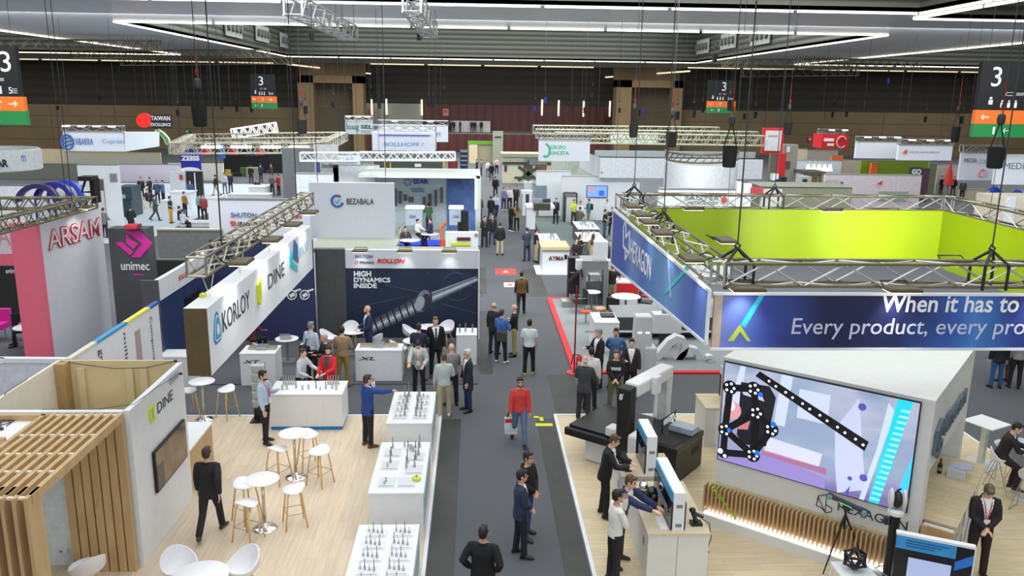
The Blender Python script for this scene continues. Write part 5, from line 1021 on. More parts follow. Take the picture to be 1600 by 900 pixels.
def plinth(x0, x1, y0, y1, h, lab, logo=None, low=True):
    t = thing('display_plinth', lab, 'counter', ((x0+x1)/2, (y0+y1)/2, 0)); w, d = (x1-x0)/2, (y1-y0)/2
    MB().box((-w, -d, 0), (w, d, h-.03)).build('body', WHITE, t); MB().box((-w-.01, -d-.01, h-.03), (w+.01, d+.01, h)).build('top', BOARD, t)
    if logo: text(logo, M_TXT, t, (-w+.08, -d, h-.3), (1, 0, 0), (0, 0, 1), h=.1, w=.5, bold=.02, shear=.3, world=False)
    return t
plinth(-3.5, -2.15, 23.3, 24.0, .97, 'wide white plinth with a linear axis on top, in front of the blue backdrop', 'XL'); plinth(-6.75, -5.75, 23.0, 23.8, .97, 'white plinth with linear axis, right of the hanging sign box', 'XT'); plinth(-.58, .05, 24.8, 25.6, 1.0, 'narrow white plinth with three steel spindles by the aisle'); plinth(-9.0, -8.0, 22.6, 23.3, 1.0, 'white plinth half hidden behind the hanging sign box')
def axis_unit(x, y, z, L, lab):
    t = thing('linear_axis', lab, 'machine part', (x, y, z)); MB().box((-L, -.12, 0), (L, -.04, .05)).build('rail', M_STEEL, t); MB().box((-L, .05, 0), (L, .13, .07)).build('rail', ALU, t); MB().box((-.15, -.16, .05), (.15, .16, .11)).build('carriage', M_STEEL, t); MB().tube([(-L, 0, .05), (L, 0, .05)], .025, 8).build('screw', M_GOLD, t); return t
axis_unit(-2.85, 23.7, .97, .55, 'steel linear axis with carriage on the wide plinth'); axis_unit(-6.2, 23.45, .97, .4, 'steel linear axis on the plinth by the hanging sign box')
for k, x in enumerate((-.48, -.3, -.08)): tool(3, x, 25.1+.1*(k % 2), 1.0, 'steel spindle standing on the narrow plinth by the aisle', 'spindles on the narrow plinth', 1.6)
for (x, y), lab in (((-3.95, 26.0), 'round white table in front of the screw picture, left'), ((-1.55, 26.6), 'round white table in front of the screw picture, right'), ((-1.9, 25.0), 'round white table behind the man in navy suit'), ((-5.9, 25.2), 'round white table with laptop behind the hanging sign box')): round_table((x, y, .03), .36, .74, lab, base='white')
for (x, y), rz, lab in (((-4.15, 26.75), 0, 'white shell chair behind the left table of the blue stand'), ((-4.7, 25.9), 1.4, 'white shell chair left of the left table of the blue stand'), ((-3.25, 25.6), -2.2, 'white shell chair right of the left table of the blue stand'), ((-2.1, 26.5), 1.5, 'white shell chair left of the right table of the blue stand'), ((-1.0, 26.9), -.6, 'white shell chair behind the right table of the blue stand'), ((-2.35, 24.75), 1.7, 'white shell chair beside the wide plinth'), ((-1.75, 24.35), 2.9, 'white shell chair behind the man in navy suit'), ((-5.2, 25.1), -1.2, 'white shell chair right of the laptop table'), ((-6.5, 24.6), 2.4, 'white shell chair half hidden by the hanging sign box')): dup(ch0, (x, y, .03), rz, lab)['group'] = 'white shell chairs on the blue stand'
item('laptop', 'silver laptop open on the table behind the hanging sign box', 'laptop', (-5.9, 25.15, .77), [('keyboard_deck', MB().box((-.17, -.12, 0), (.17, .12, .015)), ALU), ('lid', MB().obox((0, .14, .11), (.17, 0, 0), (0, .03, .1), (0, .006, 0)), ALU)], PI)
# white hanging boxes behind
t = sign((482, 285, 617, 373), 30, .2, mat((212, 216, 226), .5, noise=.01), 'large white panel with round blue emblem above the dark blue backdrop', [('BEZABALA', 542, 319, 42, 9, M_TXT)], top=False)
x, z = up(527, 314, 29.98); MB().tube([(x+.2*math.cos(a), 29.98, z+.2*math.sin(a)) for a in [.9+i*.3 for i in range(18)]], .045, 5).build('emblem_print', mat((60, 90, 170), .5, noise=0), t, world=True); MB().sphere((x, 29.97, z+.2), .05, 8).build('emblem_dot', M_REDT, t, world=True); MB().tube([(x-.08, 29.98, z+.02), (x-.02, 29.98, z-.08), (x+.1, 29.98, z+.06)], .03, 5).build('emblem_print', mat((90, 190, 190), .5, noise=0), t, world=True)
t = wallbox((343, 312, 487, 400), 34, .15, mat((214, 218, 228), .5, noise=.01), 'white wall with outlined lettering behind the weathered truss', texts=[('SHUTON', 361, 339, 40, 7, mat((80, 90, 150), .5, noise=0)), ('IRIGUNA', 372, 353, 42, 7, M_TXT), ('NN', 457, 341, 14, 7, M_REDT, .02)])
b = MB()
for p, q in (((358, 330), (403, 327)), ((358, 341), (403, 339)), ((358, 330), (358, 334)), ((403, 333), (403, 339))): b.bar(*[(up(*a, 33.98)[0], 33.98, up(*a, 33.98)[1]) for a in (p, q)], .03, .02, upv=(0, 1, 0))
b.build('printed_frame', mat((80, 90, 150), .5, noise=0), t)
for k in range(3): MB().prism([(up(359+3*k+a, c, 33.97)[0], 33.97, up(359+3*k+a, c, 33.97)[1]) for a, c in ((0, 345), (2, 345), (5, 353), (3, 353))], (0, .01, 0)).build('red_stripe', M_REDT, t, world=True)
# grey tower with magenta emblem
t = thing('grey_tower', 'tall dark grey tower panel with magenta ribbon emblem', 'booth', (-11, 27, 0)); YU = 26.7
PB(t, (168, 357, 245, 545), YU, .6, 'panel', M_UNI, True); PB(t, (194, 352, 214, 358), YU-.3, .4, 'red_lamp', mat((150, 30, 50)))
def up3(px, py, Y): x, z = up(px, py, Y); return (x, Y, z)
for poly in (((180, 379), (190, 378), (209, 394), (204, 399)), ((197, 362), (204, 374), (216, 381), (209, 389), (198, 380)), ((197, 362), (218, 361), (238, 380), (220, 402), (205, 402), (223, 381), (207, 368))): MB().prism([up3(*p, YU-.005) for p in poly], (0, -.02, 0)).build('emblem_print', M_MAG, t, world=True)
TX(t, 'unimec', 190, 422, 44, 13, YU-.01, M_WTXT, bold=.01); x, z = up(208, 428, YU); MB().box((x, YU-.01, z-.05), (x+.35, YU, z)).build('printed_line', M_MAG, t, world=True)
spot('lamp_light', (-10.85, 26.0, 4.6), (-10.85, 26.7, 3.4), 45, 60)
wallbox((241, 408, 330, 470), 29, .2, mat((60, 62, 64), .5), 'dark low wall right of the grey tower', cap=mat((98, 96, 90)))
wallbox((245, 360, 345, 400), 33, .3, mat((120, 122, 124), .5), 'grey wall with pale rail between the grey tower and the white lettered wall', cap=mat((170, 166, 150)))
# pink and white stand
t = thing('pink_white_stand_wall', 'tall white wall with red outlined lettering and a pink column', 'wall', (-12.6, 26, 0))
MB().prism([(-12.66, 24.4, 0), (-12.3, 27.6, 0), (-12.45, 27.62, 0), (-12.8, 24.42, 0)], (0, 0, 4.5)).build('white_panel', mat((214, 214, 222), .5, noise=.015), t, world=True); MB().box((-13.42, 24.2, 0), (-12.66, 24.42, 4.5)).build('pink_column', M_PINK, t, world=True)
d = V(.36, 3.2, 0).normalized(); text('ARSAM', M_REDT, t, V(-12.66, 24.4, 0)+d*.25+V(.02, 0, 3.62), d, (0, 0, 1), h=.62, w=2.8, bold=.034, ext=.02); text('ARSAM', mat((214, 214, 222), .5, noise=.015), t, V(-12.66, 24.4, 0)+d*.279+V(.043, 0, 3.648), d, (0, 0, 1), h=.563, w=2.742, bold=-.004, ext=.006)
t = thing('pink_banded_wall', 'white wall with pink band over a dark wall, left of the pink column', 'wall', (-14.6, 26.2, 0)); Yp = 26.0
PB(t, (-60, 345, 46, 397), Yp, .1, 'white_panel', mat((222, 220, 226), .5), False); PB(t, (-60, 397, 46, 415), Yp-.02, .14, 'pink_band', M_PINK); PB(t, (-60, 415, 46, 560), 31, .1, 'dark_panel', mat((44, 46, 48), .5), True); PB(t, (42, 415, 50, 560), Yp, .1, 'post', mat((130, 134, 134), .5), True)
TX(t, 'unimec', 10, 427, 22, 7, 30.98, M_WTXT); TX(t, 'AN', -2, 382, 40, 30, Yp-.02, mat((232, 150, 170), .5, noise=0), bold=-.02)
p0, p1 = sx(-40, 362, -12.2), sx(143, 316, -12.2); truss('weathered truss running over the pink and white stand at the left edge', (-12.2, p0[0], p0[1]), (-12.2, p1[0], p1[1]), .35, .35, 20, .03, ALUD); truss('weathered truss across the left edge in front of the blue arches', hpt(-40, 318, 27.5), hpt(140, 317, 27.5), .35, .35, 14, .03, ALUD)
flood((-12.0, 26.0, 4.75), -PI/2, 'flat lamp lighting the red outlined lettering', None, 60, (-12.5, 26, 3.6), angle=100)
t = thing('stage_speaker', 'black draped stage speaker with bracket at the right end of the left truss', 'speaker', up3(141, 330, 27.3)); PB(t, (139, 280, 150, 318), 27.2, .4, 'drape', M_BAG); PB(t, (121, 276, 143, 283), 27.1, .5, 'speaker_box', BLACK); MB().tube([up3(133, 283, 27.3), up3(128, 300, 27.3), up3(143, 300, 27.3)], .04, 5).build('bracket', DARK, t, world=True)
item('lounge_chair', 'magenta upholstered lounge chair at the left frame edge', 'chair', (*at(0, 530, 0), 0), [('seat', MB().box((-.6, -.3, .4), (.3, .3, .6)), M_MAG), ('backrest', MB().box((-.6, .2, .6), (.3, .35, 1.0)), M_MAG), ('leg', MB().tube([(.2, 0, 0), (.2, 0, .4)], .02), ALU)])
tag(MB().box((-17, 20.6, 0), (-13, 23.2, .012)).build('magenta_rug', mat((206, 30, 110), .9)), 'magenta rug at the left frame edge', 'rug')
round_table((*at(51, 545, 0), 0), .5, .76, 'round white table beside the pink column', base='white')
c = item('black_chair', 'black shell chair with wooden legs on the dark stand at the left', 'chair', (*at(33, 530, 0), 0), [('seat', MB().box((-.24, -.22, .42), (.24, .22, .46)), BLACK), ('backrest', MB().box((-.24, .19, .46), (.24, .23, .86)), BLACK)], .4)
for i in (-1, 1):
    for j in (-1, 1): MB().tube([(i*.14, j*.13, .42), (i*.24, j*.22, 0)], .015, 6).build('leg', M_LEGW, c)
# poster wall and small partitions behind the storage room
t = thing('poster_wall', 'low white poster wall with vertical lettering behind the storage room', 'wall', (-8.2, 19, 0)); MB().box((-8.3, 16.4, 0), (-8.22, 21.2, 2.9)).build('panel', mat((226, 228, 234), .5, noise=.01), t, world=True)
for y0, y1, c_ in ((16.4, 17.6, (226, 220, 90)), (17.6, 19.2, (60, 150, 200)), (19.2, 20.6, (226, 220, 90)), (20.6, 21.2, (60, 90, 170))): MB().box((-8.32, y0, 2.9), (-8.2, y1, 2.96)).build('coloured_edge', mat((216, 210, 196) if y0 in (16.4,) else c_, .5), t, world=True)
for s, y in (('grun', 17.6), ('milling', 18.9), ('Componentes', 20.5)): text(s, M_TXT, t, (-8.21, y, 2.75 if len(s) < 9 else 2.7), (0, 0, -1), (0, 1, 0), h=.2, w=.25*len(s)*.6, ext=0)
for y, z0, z1 in ((19.6, 1.6, 2.6), (19.9, 1.1, 1.7)): MB().box((-8.215, y, z0), (-8.205, y+.3, z1)).build('picture', mat((176, 156, 156), .5), t, world=True)
for k, (a, c_, lab) in enumerate((((-12.2, 17.95), (-8.3, 17.85), 'white partition cap behind the cream storage side'), ((-12.6, 14.5), (-10.4, 17.9), 'white diagonal partition at the left frame edge'))):
    t = thing('white_partition', lab, 'wall', ((a[0]+c_[0])/2, (a[1]+c_[1])/2, 0)); MB().bar((*a, 1.2), (*c_, 1.2), .08, 2.4).build('panel', mat((216, 218, 226), .5), t, world=True); MB().bar((*a, 2.45), (*c_, 2.45), .14, .1).build('top_cap', WHITE, t, world=True); MB().bar((a[0]*.6+c_[0]*.4, a[1]*.6+c_[1]*.4-.06, 1.2), (a[0]*.57+c_[0]*.43, a[1]*.57+c_[1]*.43-.06, 1.2), .02, 2.3).build('panel_joint', DARK, t, world=True)
# ------------------------------------------------------------------ red bordered platform on the right
tag(MB().box((3.2, 24.15, 0), (12.5, 33.5, .05)).build('floor_grey_platform', carpet_mat('platform_carpet', (128, 134, 134), (146, 152, 152))), kind='structure')
tag(MB().box((3.0, 23.95, 0), (3.2, 33.6, .06)).box((3.2, 23.95, 0), (12.5, 24.15, .06)).box((3.2, 33.4, 0), (5, 33.6, .06)).build('trim_42', mat((214, 34, 44), .6)), kind='structure')
t = thing('fire_extinguisher', 'red fire extinguisher on a red marker pole by the aisle', 'extinguisher', (*at(897, 583), 0)); MB().tube([(0, 0, .05), (0, 0, 2.75)], .025, 8).build('marker_pole', mat((150, 26, 32), .5), t); MB().lathe([(.24, 0), (.24, .03), (.05, .06)], 16).build('foot', M_RB, t); MB().lathe([(.08, .08), (.1, .1), (.1, .5), (.06, .58), (.03, .62)], 14, (.14, -.05, 0)).build('cylinder', M_RB, t, smooth=2); MB().tube([(.14, -.05, .6), (-.05, -.06, .62), (-.1, -.05, .3)], .018, 6).build('hose', BLACK, t); MB().box((.08, -.155, .25), (.2, -.145, .42)).build('label', WHITE, t)
t = plinth(3.95, 4.75, 26.1, 27.4, 1.05, 'white reception plinth on the grey platform beside the red pole'); TX(t, 'METROLOGIC', 914, 520, 22, 3, 26.09, M_TXT)
item('printer', 'dark grey laptop dock on the white reception plinth', 'printer', (4.5, 26.9, 1.05), [('case', MB().box((-.25, -.2, 0), (.2, .25, .06)), DARK), ('paper_tray', MB().box((-.5, -.3, 0), (-.28, .1, .03)), WHITE)])
t = thing('dark_stage', 'long dark grey stage block with white lower edge behind the white arches', 'stage', (8, 29, .05)); MB().box((4.9, 27.6, .35), (12.4, 29.3, .8)).build('block', mat((66, 68, 70), .5), t, world=True); MB().box((4.9, 27.5, .3), (12.4, 29.3, .35)).build('white_edge', WHITE, t, world=True); MB().box((5.0, 27.8, .05), (12.3, 29.2, .3)).build('plinth', BLACK, t, world=True); MB().box((4.9, 27.6, .8), (12.4, 29.3, .83)).build('deck', mat((120, 126, 128), .4), t, world=True)
AW = mat((214, 217, 222), .4, noise=.01)
t = thing('white_monolith', 'tall white monolith with two glowing slits beside the white arches', 'display', (*at(1000, 588), .05)); MB().loft([[V(a*w, c*.22, z) for a, c in ((-1, -1), (1, -1), (1, 1), (-1, 1))] for z, w in ((0, .3), (1.5, .26), (1.9, .25))]).build('column', AW, t, bevel=.05); MB().box((.05, -.3, 0), (.42, .2, .95)).build('lower_cover', AW, t, bevel=.05)
for s_ in (-.12, .12): MB().box((s_-.06, -.235, 1.38), (s_+.06, -.225, 1.41)).build('glow_slit', mat((236, 246, 255), emit=3), t)
t = thing('arched_letter_sculpture', 'large white letter sculpture made of two leaning arches and a small numeral', 'sculpture', (6.3, 25.3, .05)); Ym = 25.2
def ribbon(pts, w, name='arch'):
    P = [V(up(px, py, Ym)[0], Ym, up(px, py, Ym)[1]) for px, py in pts]; b = MB(); rg = []
    for i, p in enumerate(P):
        d = (P[min(i+1, len(P)-1)]-P[max(0, i-1)]).normalized(); n = V(-d.z, 0, d.x)*w; rg.append([p-n, p+n, p+n+V(0, .35, 0), p-n+V(0, .35, 0)])
    b.loft(rg).build(name, AW, t, world=True)
ribbon([(1018, 572), (1034, 552), (1048, 536), (1058, 530), (1068, 533), (1072, 542), (1068, 553), (1054, 573)], .11); ribbon([(1054, 573), (1066, 556), (1078, 547), (1088, 549), (1093, 558), (1090, 574)], .1)
TX(t, '3', 1099, 572, 14, 20, Ym, AW, bold=.05, ext=.25)
def small_table(px, py, lab, r_=.42): x, y = at(px, py, .78); return round_table((x, y, .05), r_, .74, lab, base='grey')
small_table(925, 456, 'small round white table beside the red pole on the grey platform', .34); small_table(978, 463, 'large round white table in front of the red cube', .56)
item('red_cube_seat', 'bright red cube seat with white top behind the round table', 'seat', (6.6, 34.2, .0), [('body', MB().box((-.75, -.4, 0), (.75, .4, .62)), mat((206, 20, 30), .5)), ('top', MB().box((-.75, -.4, .62), (.7, .4, .68)), WHITE)])
def bchair(px, py, rz, lab):
    x, y = at(px, py, .05); t = thing('black_armchair', lab, 'chair', (x, y, .05), rz); MB().box((-.28, -.26, .4), (.28, .26, .46)).build('seat', BLACK, t, bevel=.02); MB().box((-.28, .2, .46), (.28, .28, .9)).build('backrest', BLACK, t, bevel=.02)
    for i in (-1, 1):
        MB().tube([(i*.28, .2, .62), (i*.3, -.2, .62), (i*.3, -.24, 0)], .015, 6).build('arm_leg', ALU, t); MB().tube([(i*.28, .24, .9), (i*.3, .3, 0)], .015, 6).build('leg', ALU, t)
    return t
bchair(962, 500, 2.4, 'black armchair with bag in front of the round table on the grey platform'); bchair(1008, 488, 1.2, 'black armchair right of the large round table'); bchair(905, 488, -1.4, 'grey framed chair left of the small round table'); bchair(940, 475, .2, 'dark chair behind the small round table')
item('beige_bag', 'beige canvas bag leaning on the black armchair', 'bag', (*at(944, 500, .05), .05), [('body', MB().loft([[V(a*w, c*.09, z) for a, c in ((-1, -1), (1, -1), (1, 1), (-1, 1))] for z, w in ((0, .2), (.2, .22), (.4, .15))]), mat((188, 176, 140), .8)), ('handle', MB().tube([(-.1, 0, .4), (0, 0, .55), (.1, 0, .4)], .012), mat((150, 140, 110)))])
for k, (px, c_) in enumerate(((915, (200, 90, 50)), (938, (206, 160, 130)))): item('seat_pad_stool', ['orange topped stool beside the red pole', 'pink topped low stool under the small round table'][k], 'stool', (*at(px, 500 if k else 505, .05), .05), [('seat', MB().lathe([(.22, .42), (.22, .47)], 16), mat(c_)), ('leg', MB().tube([(0, 0, 0), (0, 0, .42)], .03), ALU)])
t = thing('gantry_machine', 'grey gantry measuring machine with white column on the grey platform', 'machine', (5.2, 32.8, .05)); GM = mat((120, 124, 126), .4)
PB(t, (910, 408, 950, 421), 32.2, 1.2, 'cross_beam', mat((122, 126, 128), .4)); PB(t, (909, 421, 915, 462), 32.2, .6, 'leg', GM, True); PB(t, (944, 421, 950, 462), 32.2, .6, 'leg', GM, True); PB(t, (930, 378, 949, 410), 32.6, .5, 'white_column', AW); PB(t, (916, 440, 944, 462), 32.4, .8, 'table', mat((90, 94, 98), .4), True); PB(t, (922, 430, 938, 441), 32.4, .5, 'workpiece', M_STEEL); PB(t, (901, 407, 910, 422), 32.3, .4, 'side_cover', AW); PB(t, (949, 407, 954, 422), 32.3, .4, 'side_cover', AW)
t = thing('dark_cabinet', 'black control cabinet left of the grey gantry machine', 'cabinet', (4.5, 33.9, .0)); PB(t, (889, 403, 907, 440), 33.8, .5, 'body', BLACK, True); PB(t, (891, 425, 905, 427), 33.78, .03, 'front_rail', GREY)
t = thing('robot_arm', 'dark jointed robot arm on a frame at the left of the grey platform', 'robot', (*at(893, 480), .05)); MB().tube([(0, 0, 0), (0, 0, .5)], .12, 10).build('base', GREY, t); MB().tube([(0, 0, .5), (-.1, 0, 1.0), (.15, 0, 1.35)], .09, 8).build('lower_arm', BLACK, t); MB().tube([(.15, 0, 1.35), (.35, 0, 1.5), (.4, 0, 1.2)], .06, 8).build('upper_arm', DARK, t); MB().box((-.4, -.3, .0), (.4, .3, .25)).build('frame', ALU, t)
t = thing('screen_post', 'grey post with white box foot right of the white arches', 'stand', (*at(1040, 540, .05), .05)); MB().box((-.5, -.25, .5), (.45, .25, 1.15)).build('box', AW, t); MB().tube([(-.1, 0, 1.15), (-.1, 0, 2.4)], .1, 8).build('post', GREY, t); MB().box((-.2, -.2, 0), (.2, .2, .5)).build('foot', DARK, t)
# floor stickers and tape
for k, (px, py, w, d, c_, lab) in enumerate(((790, 424.5, .5, .7, (206, 56, 44), 'red rectangular floor sticker with white arrow in the far aisle'), (797, 445, .28, .45, (214, 210, 206), 'white floor sticker with red dot in the far aisle'), (850, 664, .22, .09, (214, 216, 20), 'long yellow tape mark near the right kerb'), (838, 652, .07, .06, (214, 216, 20), 'small yellow tape mark, left of the pair'), (846, 655, .05, .12, (214, 216, 20), 'small yellow tape mark by the right kerb'))):
    x, y = at(px, py); t = thing('floor_sticker' if k < 2 else 'tape_mark', lab, 'sticker', (x, y, .0065 if k > 1 else .001)); MB().box((-w, -d, 0), (w, d, .003)).build('film', mat(c_, .6), t)
    if k < 2: MB().prism([(-.14, -.2, .0035), (.14, -.2, .0035), (0, .25, .0035)], (0, 0, .001)).build('arrow_print', [WHITE, M_REDT][k], t)
# reception and tool counters on the white stand
t = thing('reception_counter', 'white reception counter with wooden top and dark lettering in the far aisle', 'counter', (3.95, 39, 0)); PB(t, (848, 391, 889, 420), 38.6, 1.6, 'body', M_WALL, True); PB(t, (846, 386, 890, 391), 38.5, 1.75, 'counter_top', M_PLY); TX(t, 'AYMA', 857, 407, 24, 7, 38.59, mat((110, 40, 60), .5, noise=0), bold=.02); PB(t, (882, 398, 886, 405), 38.57, .02, 'emblem_print', M_BLK); MB().box((2.9, 38.3, 0), (4.9, 40.4, .05)).build('foot_plate', WHITE, t, world=True)
for k, (r, Y, lab) in enumerate((((846, 372, 876, 388), 41.5, 'dark tool counter with white top behind the reception counter'), ((909, 372, 946, 395), 42, 'dark tool counter with white lettering, front right'), ((904, 352, 936, 368), 46, 'dark tool counter with white lettering, rear right'))):
    x0, z1 = up(r[0], r[1], Y); x1, z0 = up(r[2], r[3], Y); t = thing('tool_counter', lab, 'counter', ((x0+x1)/2, Y+1, 0)); MB().box((x0, Y, 0), (x1, Y+2.8, .97)).build('body', mat((84, 86, 90), .5), t, world=True); MB().box((x0-.03, Y-.03, .97), (x1+.03, Y+2.83, 1.0)).build('counter_top', WHITE, t, world=True)
    if k: text('AYMA', M_WTXT, t, ((x0+x1)/2-.3, Y-.005, .66), (1, 0, 0), (0, 0, 1), h=.2, w=.75, bold=.02)
    random.seed(k)
    for j in range(16): tool(random.choice((0, 1, 3)), x0+.15+random.random()*(x1-x0-.3), Y+.2+2.4*j/16, 1.0, 'steel chuck or tool on the dark counters of the white stand', 'tools on the dark counters', 1.3+random.random()*.5)
# ================================================================== BACKGROUND STANDS
M_SIGNW = mat((222, 228, 238), .5, noise=.01); C_BLU = mat((70, 110, 180), .5, noise=0); C_GRY = mat((120, 130, 140), .5, noise=0); C_GRN = mat((70, 190, 140), .5, noise=0)
def grp(name, lab, cat, parts, group=None):        # one thing of several frontal boxes: (rect, Y, depth, part, material, ground)
    r, Y = parts[0][0], parts[0][1]; x, z = up((r[0]+r[2])/2, r[3], Y); t = thing(name, lab, cat, (x, Y, 0 if parts[0][5] else z), group=group)
    for p in parts: PB(t, *p[:5], p[5])
    return t
# ---- left side
tag(MB().box((-34, 46, 0), (-18.6, 77, .02)).build('floor_pale_stand', carpet_mat('pale_carpet', (176, 188, 196), (192, 202, 210))), kind='structure')
t = sign((98, 206, 195, 237), 60, .3, M_SIGNW, 'long white hanging sign with round blue striped emblem, upper left', [('YABARRA', 114, 226, 32, 10, C_BLU), ('Coprein', 160, 226, 34, 9, mat((150, 176, 216), .5, noise=0))], lamps=4)
p, q = [up(*a, 60) for a in ((195, 206), (195, 237))]; p2, q2 = [up(*a, 72) for a in ((247, 206), (247, 229))]
MB().prism([(p[0], 60, p[1]), (p2[0], 72, p2[1]), (q2[0], 72, q2[1]), (q[0], 60, q[1])], (0, .3, 0)).build('side_panel', M_SIGNW, t, world=True)
x, z = up(105, 222, 59.95); MB().tube([(x+.42*math.cos(a), 59.95, z+.5*math.sin(a)) for a in [i*.33 for i in range(20)]], .07, 5).build('emblem_print', C_BLU, t, world=True)
for k in (-.25, 0, .25): MB().bar((x-.35, 59.93, z+k-.08), (x+.3, 59.93, z+k+.1), .12, .03, upv=(0, 1, 0)).build('emblem_stripe', C_BLU, t, world=True)
t = sign((235, 179, 268, 200), 80, .4, mat((20, 20, 22)), 'red and black hanging sign with bold white two line lettering, upper left', [('TAIWAN', 236, 188, 30, 7, M_WTXT, .03), ('EXCELLENCE', 236, 197, 31, 5, M_WTXT, .02)], top=False)
MB().prism([up3(224+11*math.cos(a), 188+11*math.sin(a), 79.9) for a in [2*PI*i/20 for i in range(20)]], (0, .5, 0)).build('red_disc', mat((238, 30, 24), .5, 0, 1.1), t, world=True); hang_cables(t, *[up(a, 180, 80)[0] for a in (214, 232)], 80, up(224, 178, 80)[1])
t = thing('green_arch', 'green and white curved arch beside the red and black sign', 'arch', up3(258, 222, 76)); MB().tube([up3(px, py, 76) for px, py in ((246, 204), (254, 209), (260, 216), (264, 226))], .22, 6).build('green_band', mat((90, 150, 70)), t, world=True); q = up3(248, 204, 76); MB().tube([q, (q[0], q[1], ceil_z(q[0], q[1]))], .015, 4).build('suspension_cable', DARK, t, world=True)
for o in (-3.2, 3.2): MB().tube([up3(px+o, py, 75.9) for px, py in ((246, 204), (254, 209), (260, 216), (264, 226))], .09, 6).build('white_band', WHITE, t, world=True)
x, z0 = up(-20, 267, 50); _, z1 = up(-20, 236, 50); t = thing('round_hanging_sign', 'big white drum shaped hanging sign cut by the left frame edge', 'sign', (x, 51, z0)); MB().lathe([(2.35, 0), (2.45, .05), (2.45, z1-z0), (2.35, z1-z0+.1), (2.2, z1-z0+.1), (2.2, .1)], 32).build('drum', mat((200, 206, 206), .5), t, smooth=2); MB().tube([(0, 0, 0), (0, 0, ceil_z(x, 51)-z0)], .03, 5).build('suspension_cable', DARK, t)
TX(t, 'AR', -6, 261, 20, 12, 48.6, M_TXT, bold=.05); TX(t, 'm', 34, 253, 7, 10, 49.2, C_BLU)
wallbox((-20, 290, 130, 330), 47, .3, mat((226, 230, 236), .5, 0, 0), 'white curved booth front below the drum sign'); wallbox((120, 258, 183, 330), 52, .3, M_WALL, 'tall white booth wall with small doorway, left background')
grp('doorway_niche', 'dark doorway niche in the tall white booth wall', 'doorway', [((148, 280, 164, 318), 51.9, .1, 'opening', mat((96, 88, 66)), True), ((150, 298, 163, 318), 51.8, .1, 'white_chest', mat((206, 208, 206)), True)]); grp('grey_picture', 'grey square picture on the tall white booth wall', 'picture', [((171, 271, 183, 284), 51.9, .08, 'frame', mat((150, 152, 154)), False), ((172, 272, 182, 283), 51.85, .06, 'canvas', mat((128, 130, 134)), False)])
for k, (cx, rr, py, cc, w) in enumerate(((56, 33, 303, (50, 40, 90), 'nearest and darkest'), (82, 30, 300, (44, 44, 130), 'middle'), (100, 27, 297, (46, 70, 180), 'furthest and brightest'))):
    Y = 44+k*.8; t = thing('blue_arch', 'blue arch over the white curved booth, %s of three' % w, 'arch', up3(cx, 330, Y)); pts = [up3(cx-rr*.9*math.cos(a), py+12-24*math.sin(a), Y) for a in [PI*i/16 for i in range(17)]]; b = MB(); rg = []
    for i, p in enumerate(pts): d = (V(*pts[min(i+1, 16)])-V(*pts[max(i-1, 0)])).normalized(); n = V(-d.z, 0, d.x)*.12; p = V(*p); rg.append([p-n, p+n, p+n+V(0, .35, 0), p-n+V(0, .35, 0)])
    b.loft(rg).build('band', mat(cc, .4), t, world=True)
    for i in (0, 16): MB().tube([pts[i], (pts[i][0], pts[i][1], 0)], .06, 5).build('leg', mat(cc, .4), t, world=True)
wallbox((183, 257, 285, 300), 78, .3, mat((216, 206, 222), .5, noise=.06, nscale=.3), 'pale lilac picture wall with red orange figures in the left background'); wallbox((262, 254, 348, 300), 80, .3, mat((214, 208, 198), .5), 'cream booth wall behind the small dark booth', cap=mat((80, 66, 50)))
wallbox((-40, 255, 130, 262), 80, .3, mat((120, 122, 110), .5), 'long grey roof edge of a far stand at the left'); wallbox((40, 232, 100, 246), 95, .3, mat((206, 190, 160), .6), 'beige far stand wall under the long white sign', cap=mat((150, 60, 40))); wallbox((100, 238, 250, 252), 92, .3, mat((180, 178, 160), .6), 'pale far stand wall with yellow edge under the long white sign', cap=mat((190, 170, 60)))
t = grp('machine_tower', 'tall dark teal cabinet machine with white side in the left background', 'machine', [((181, 292, 207, 316), 56, 1.6, 'upper_cabinet', mat((52, 72, 80), .4), False), ((183, 313, 208, 346), 55.8, 1.8, 'lower_cabinet', mat((46, 68, 76), .4), True), ((173, 292, 181, 342), 56.2, 1.6, 'white_side', M_WALL, True), ((189, 304, 196, 310), 55.95, .06, 'label_plate', M_LG, False)])
t = sign((281, 235, 314, 266), 62, .2, mat((34, 44, 160), .45, noise=.02), 'bright blue hanging banner with white slab serif lettering', [('ZEISS', 283, 251, 29, 8, M_WTXT, .05)], top=False); x, z = up(297, 266, 61.95); MB().prism([(x+.72*math.cos(a), 61.95, z+.22*math.sin(a)) for a in [PI*i/12 for i in range(13)]], (0, .05, 0)).build('white_arc', M_WTXT, t, world=True)
sign((341, 225, 351, 248), 70, .2, mat((40, 96, 190), .45), 'narrow blue hanging banner right of the bright blue one', top=False); wallbox((348, 232, 448, 300), 88, .3, mat((18, 20, 18), .7), 'big black backdrop of the machine stand in the left background')
for k, px in enumerate((277, 322, 365, 406)): x, z = up(px, 238, 87); t = thing('red_drum_lamp', 'red drum shade hanging before the black backdrop', 'lamp', (x, 86.9, z), group='red drum shades'); MB().lathe([(.45, -.25), (.47, .25), (.1, .3)], 14).build('shade', mat((200, 30, 36)), t); MB().tube([(0, 0, .3), (0, 0, ceil_z(x, 87)-z)], .02, 4).build('cord', DARK, t)
grp('small_dark_booth', 'small booth with white poster panel and dark doorway frame, left background', 'booth', [((264, 268, 291, 302), 66, .3, 'poster_panel', mat((206, 214, 218)), True), ((290, 268, 318, 312), 66.2, .3, 'dark_interior', mat((36, 36, 40)), True), ((304, 270, 306, 315), 65.6, .1, 'post', WHITE, True), ((280, 273, 285, 281), 65.9, .08, 'emblem_print', M_REDT, False)])
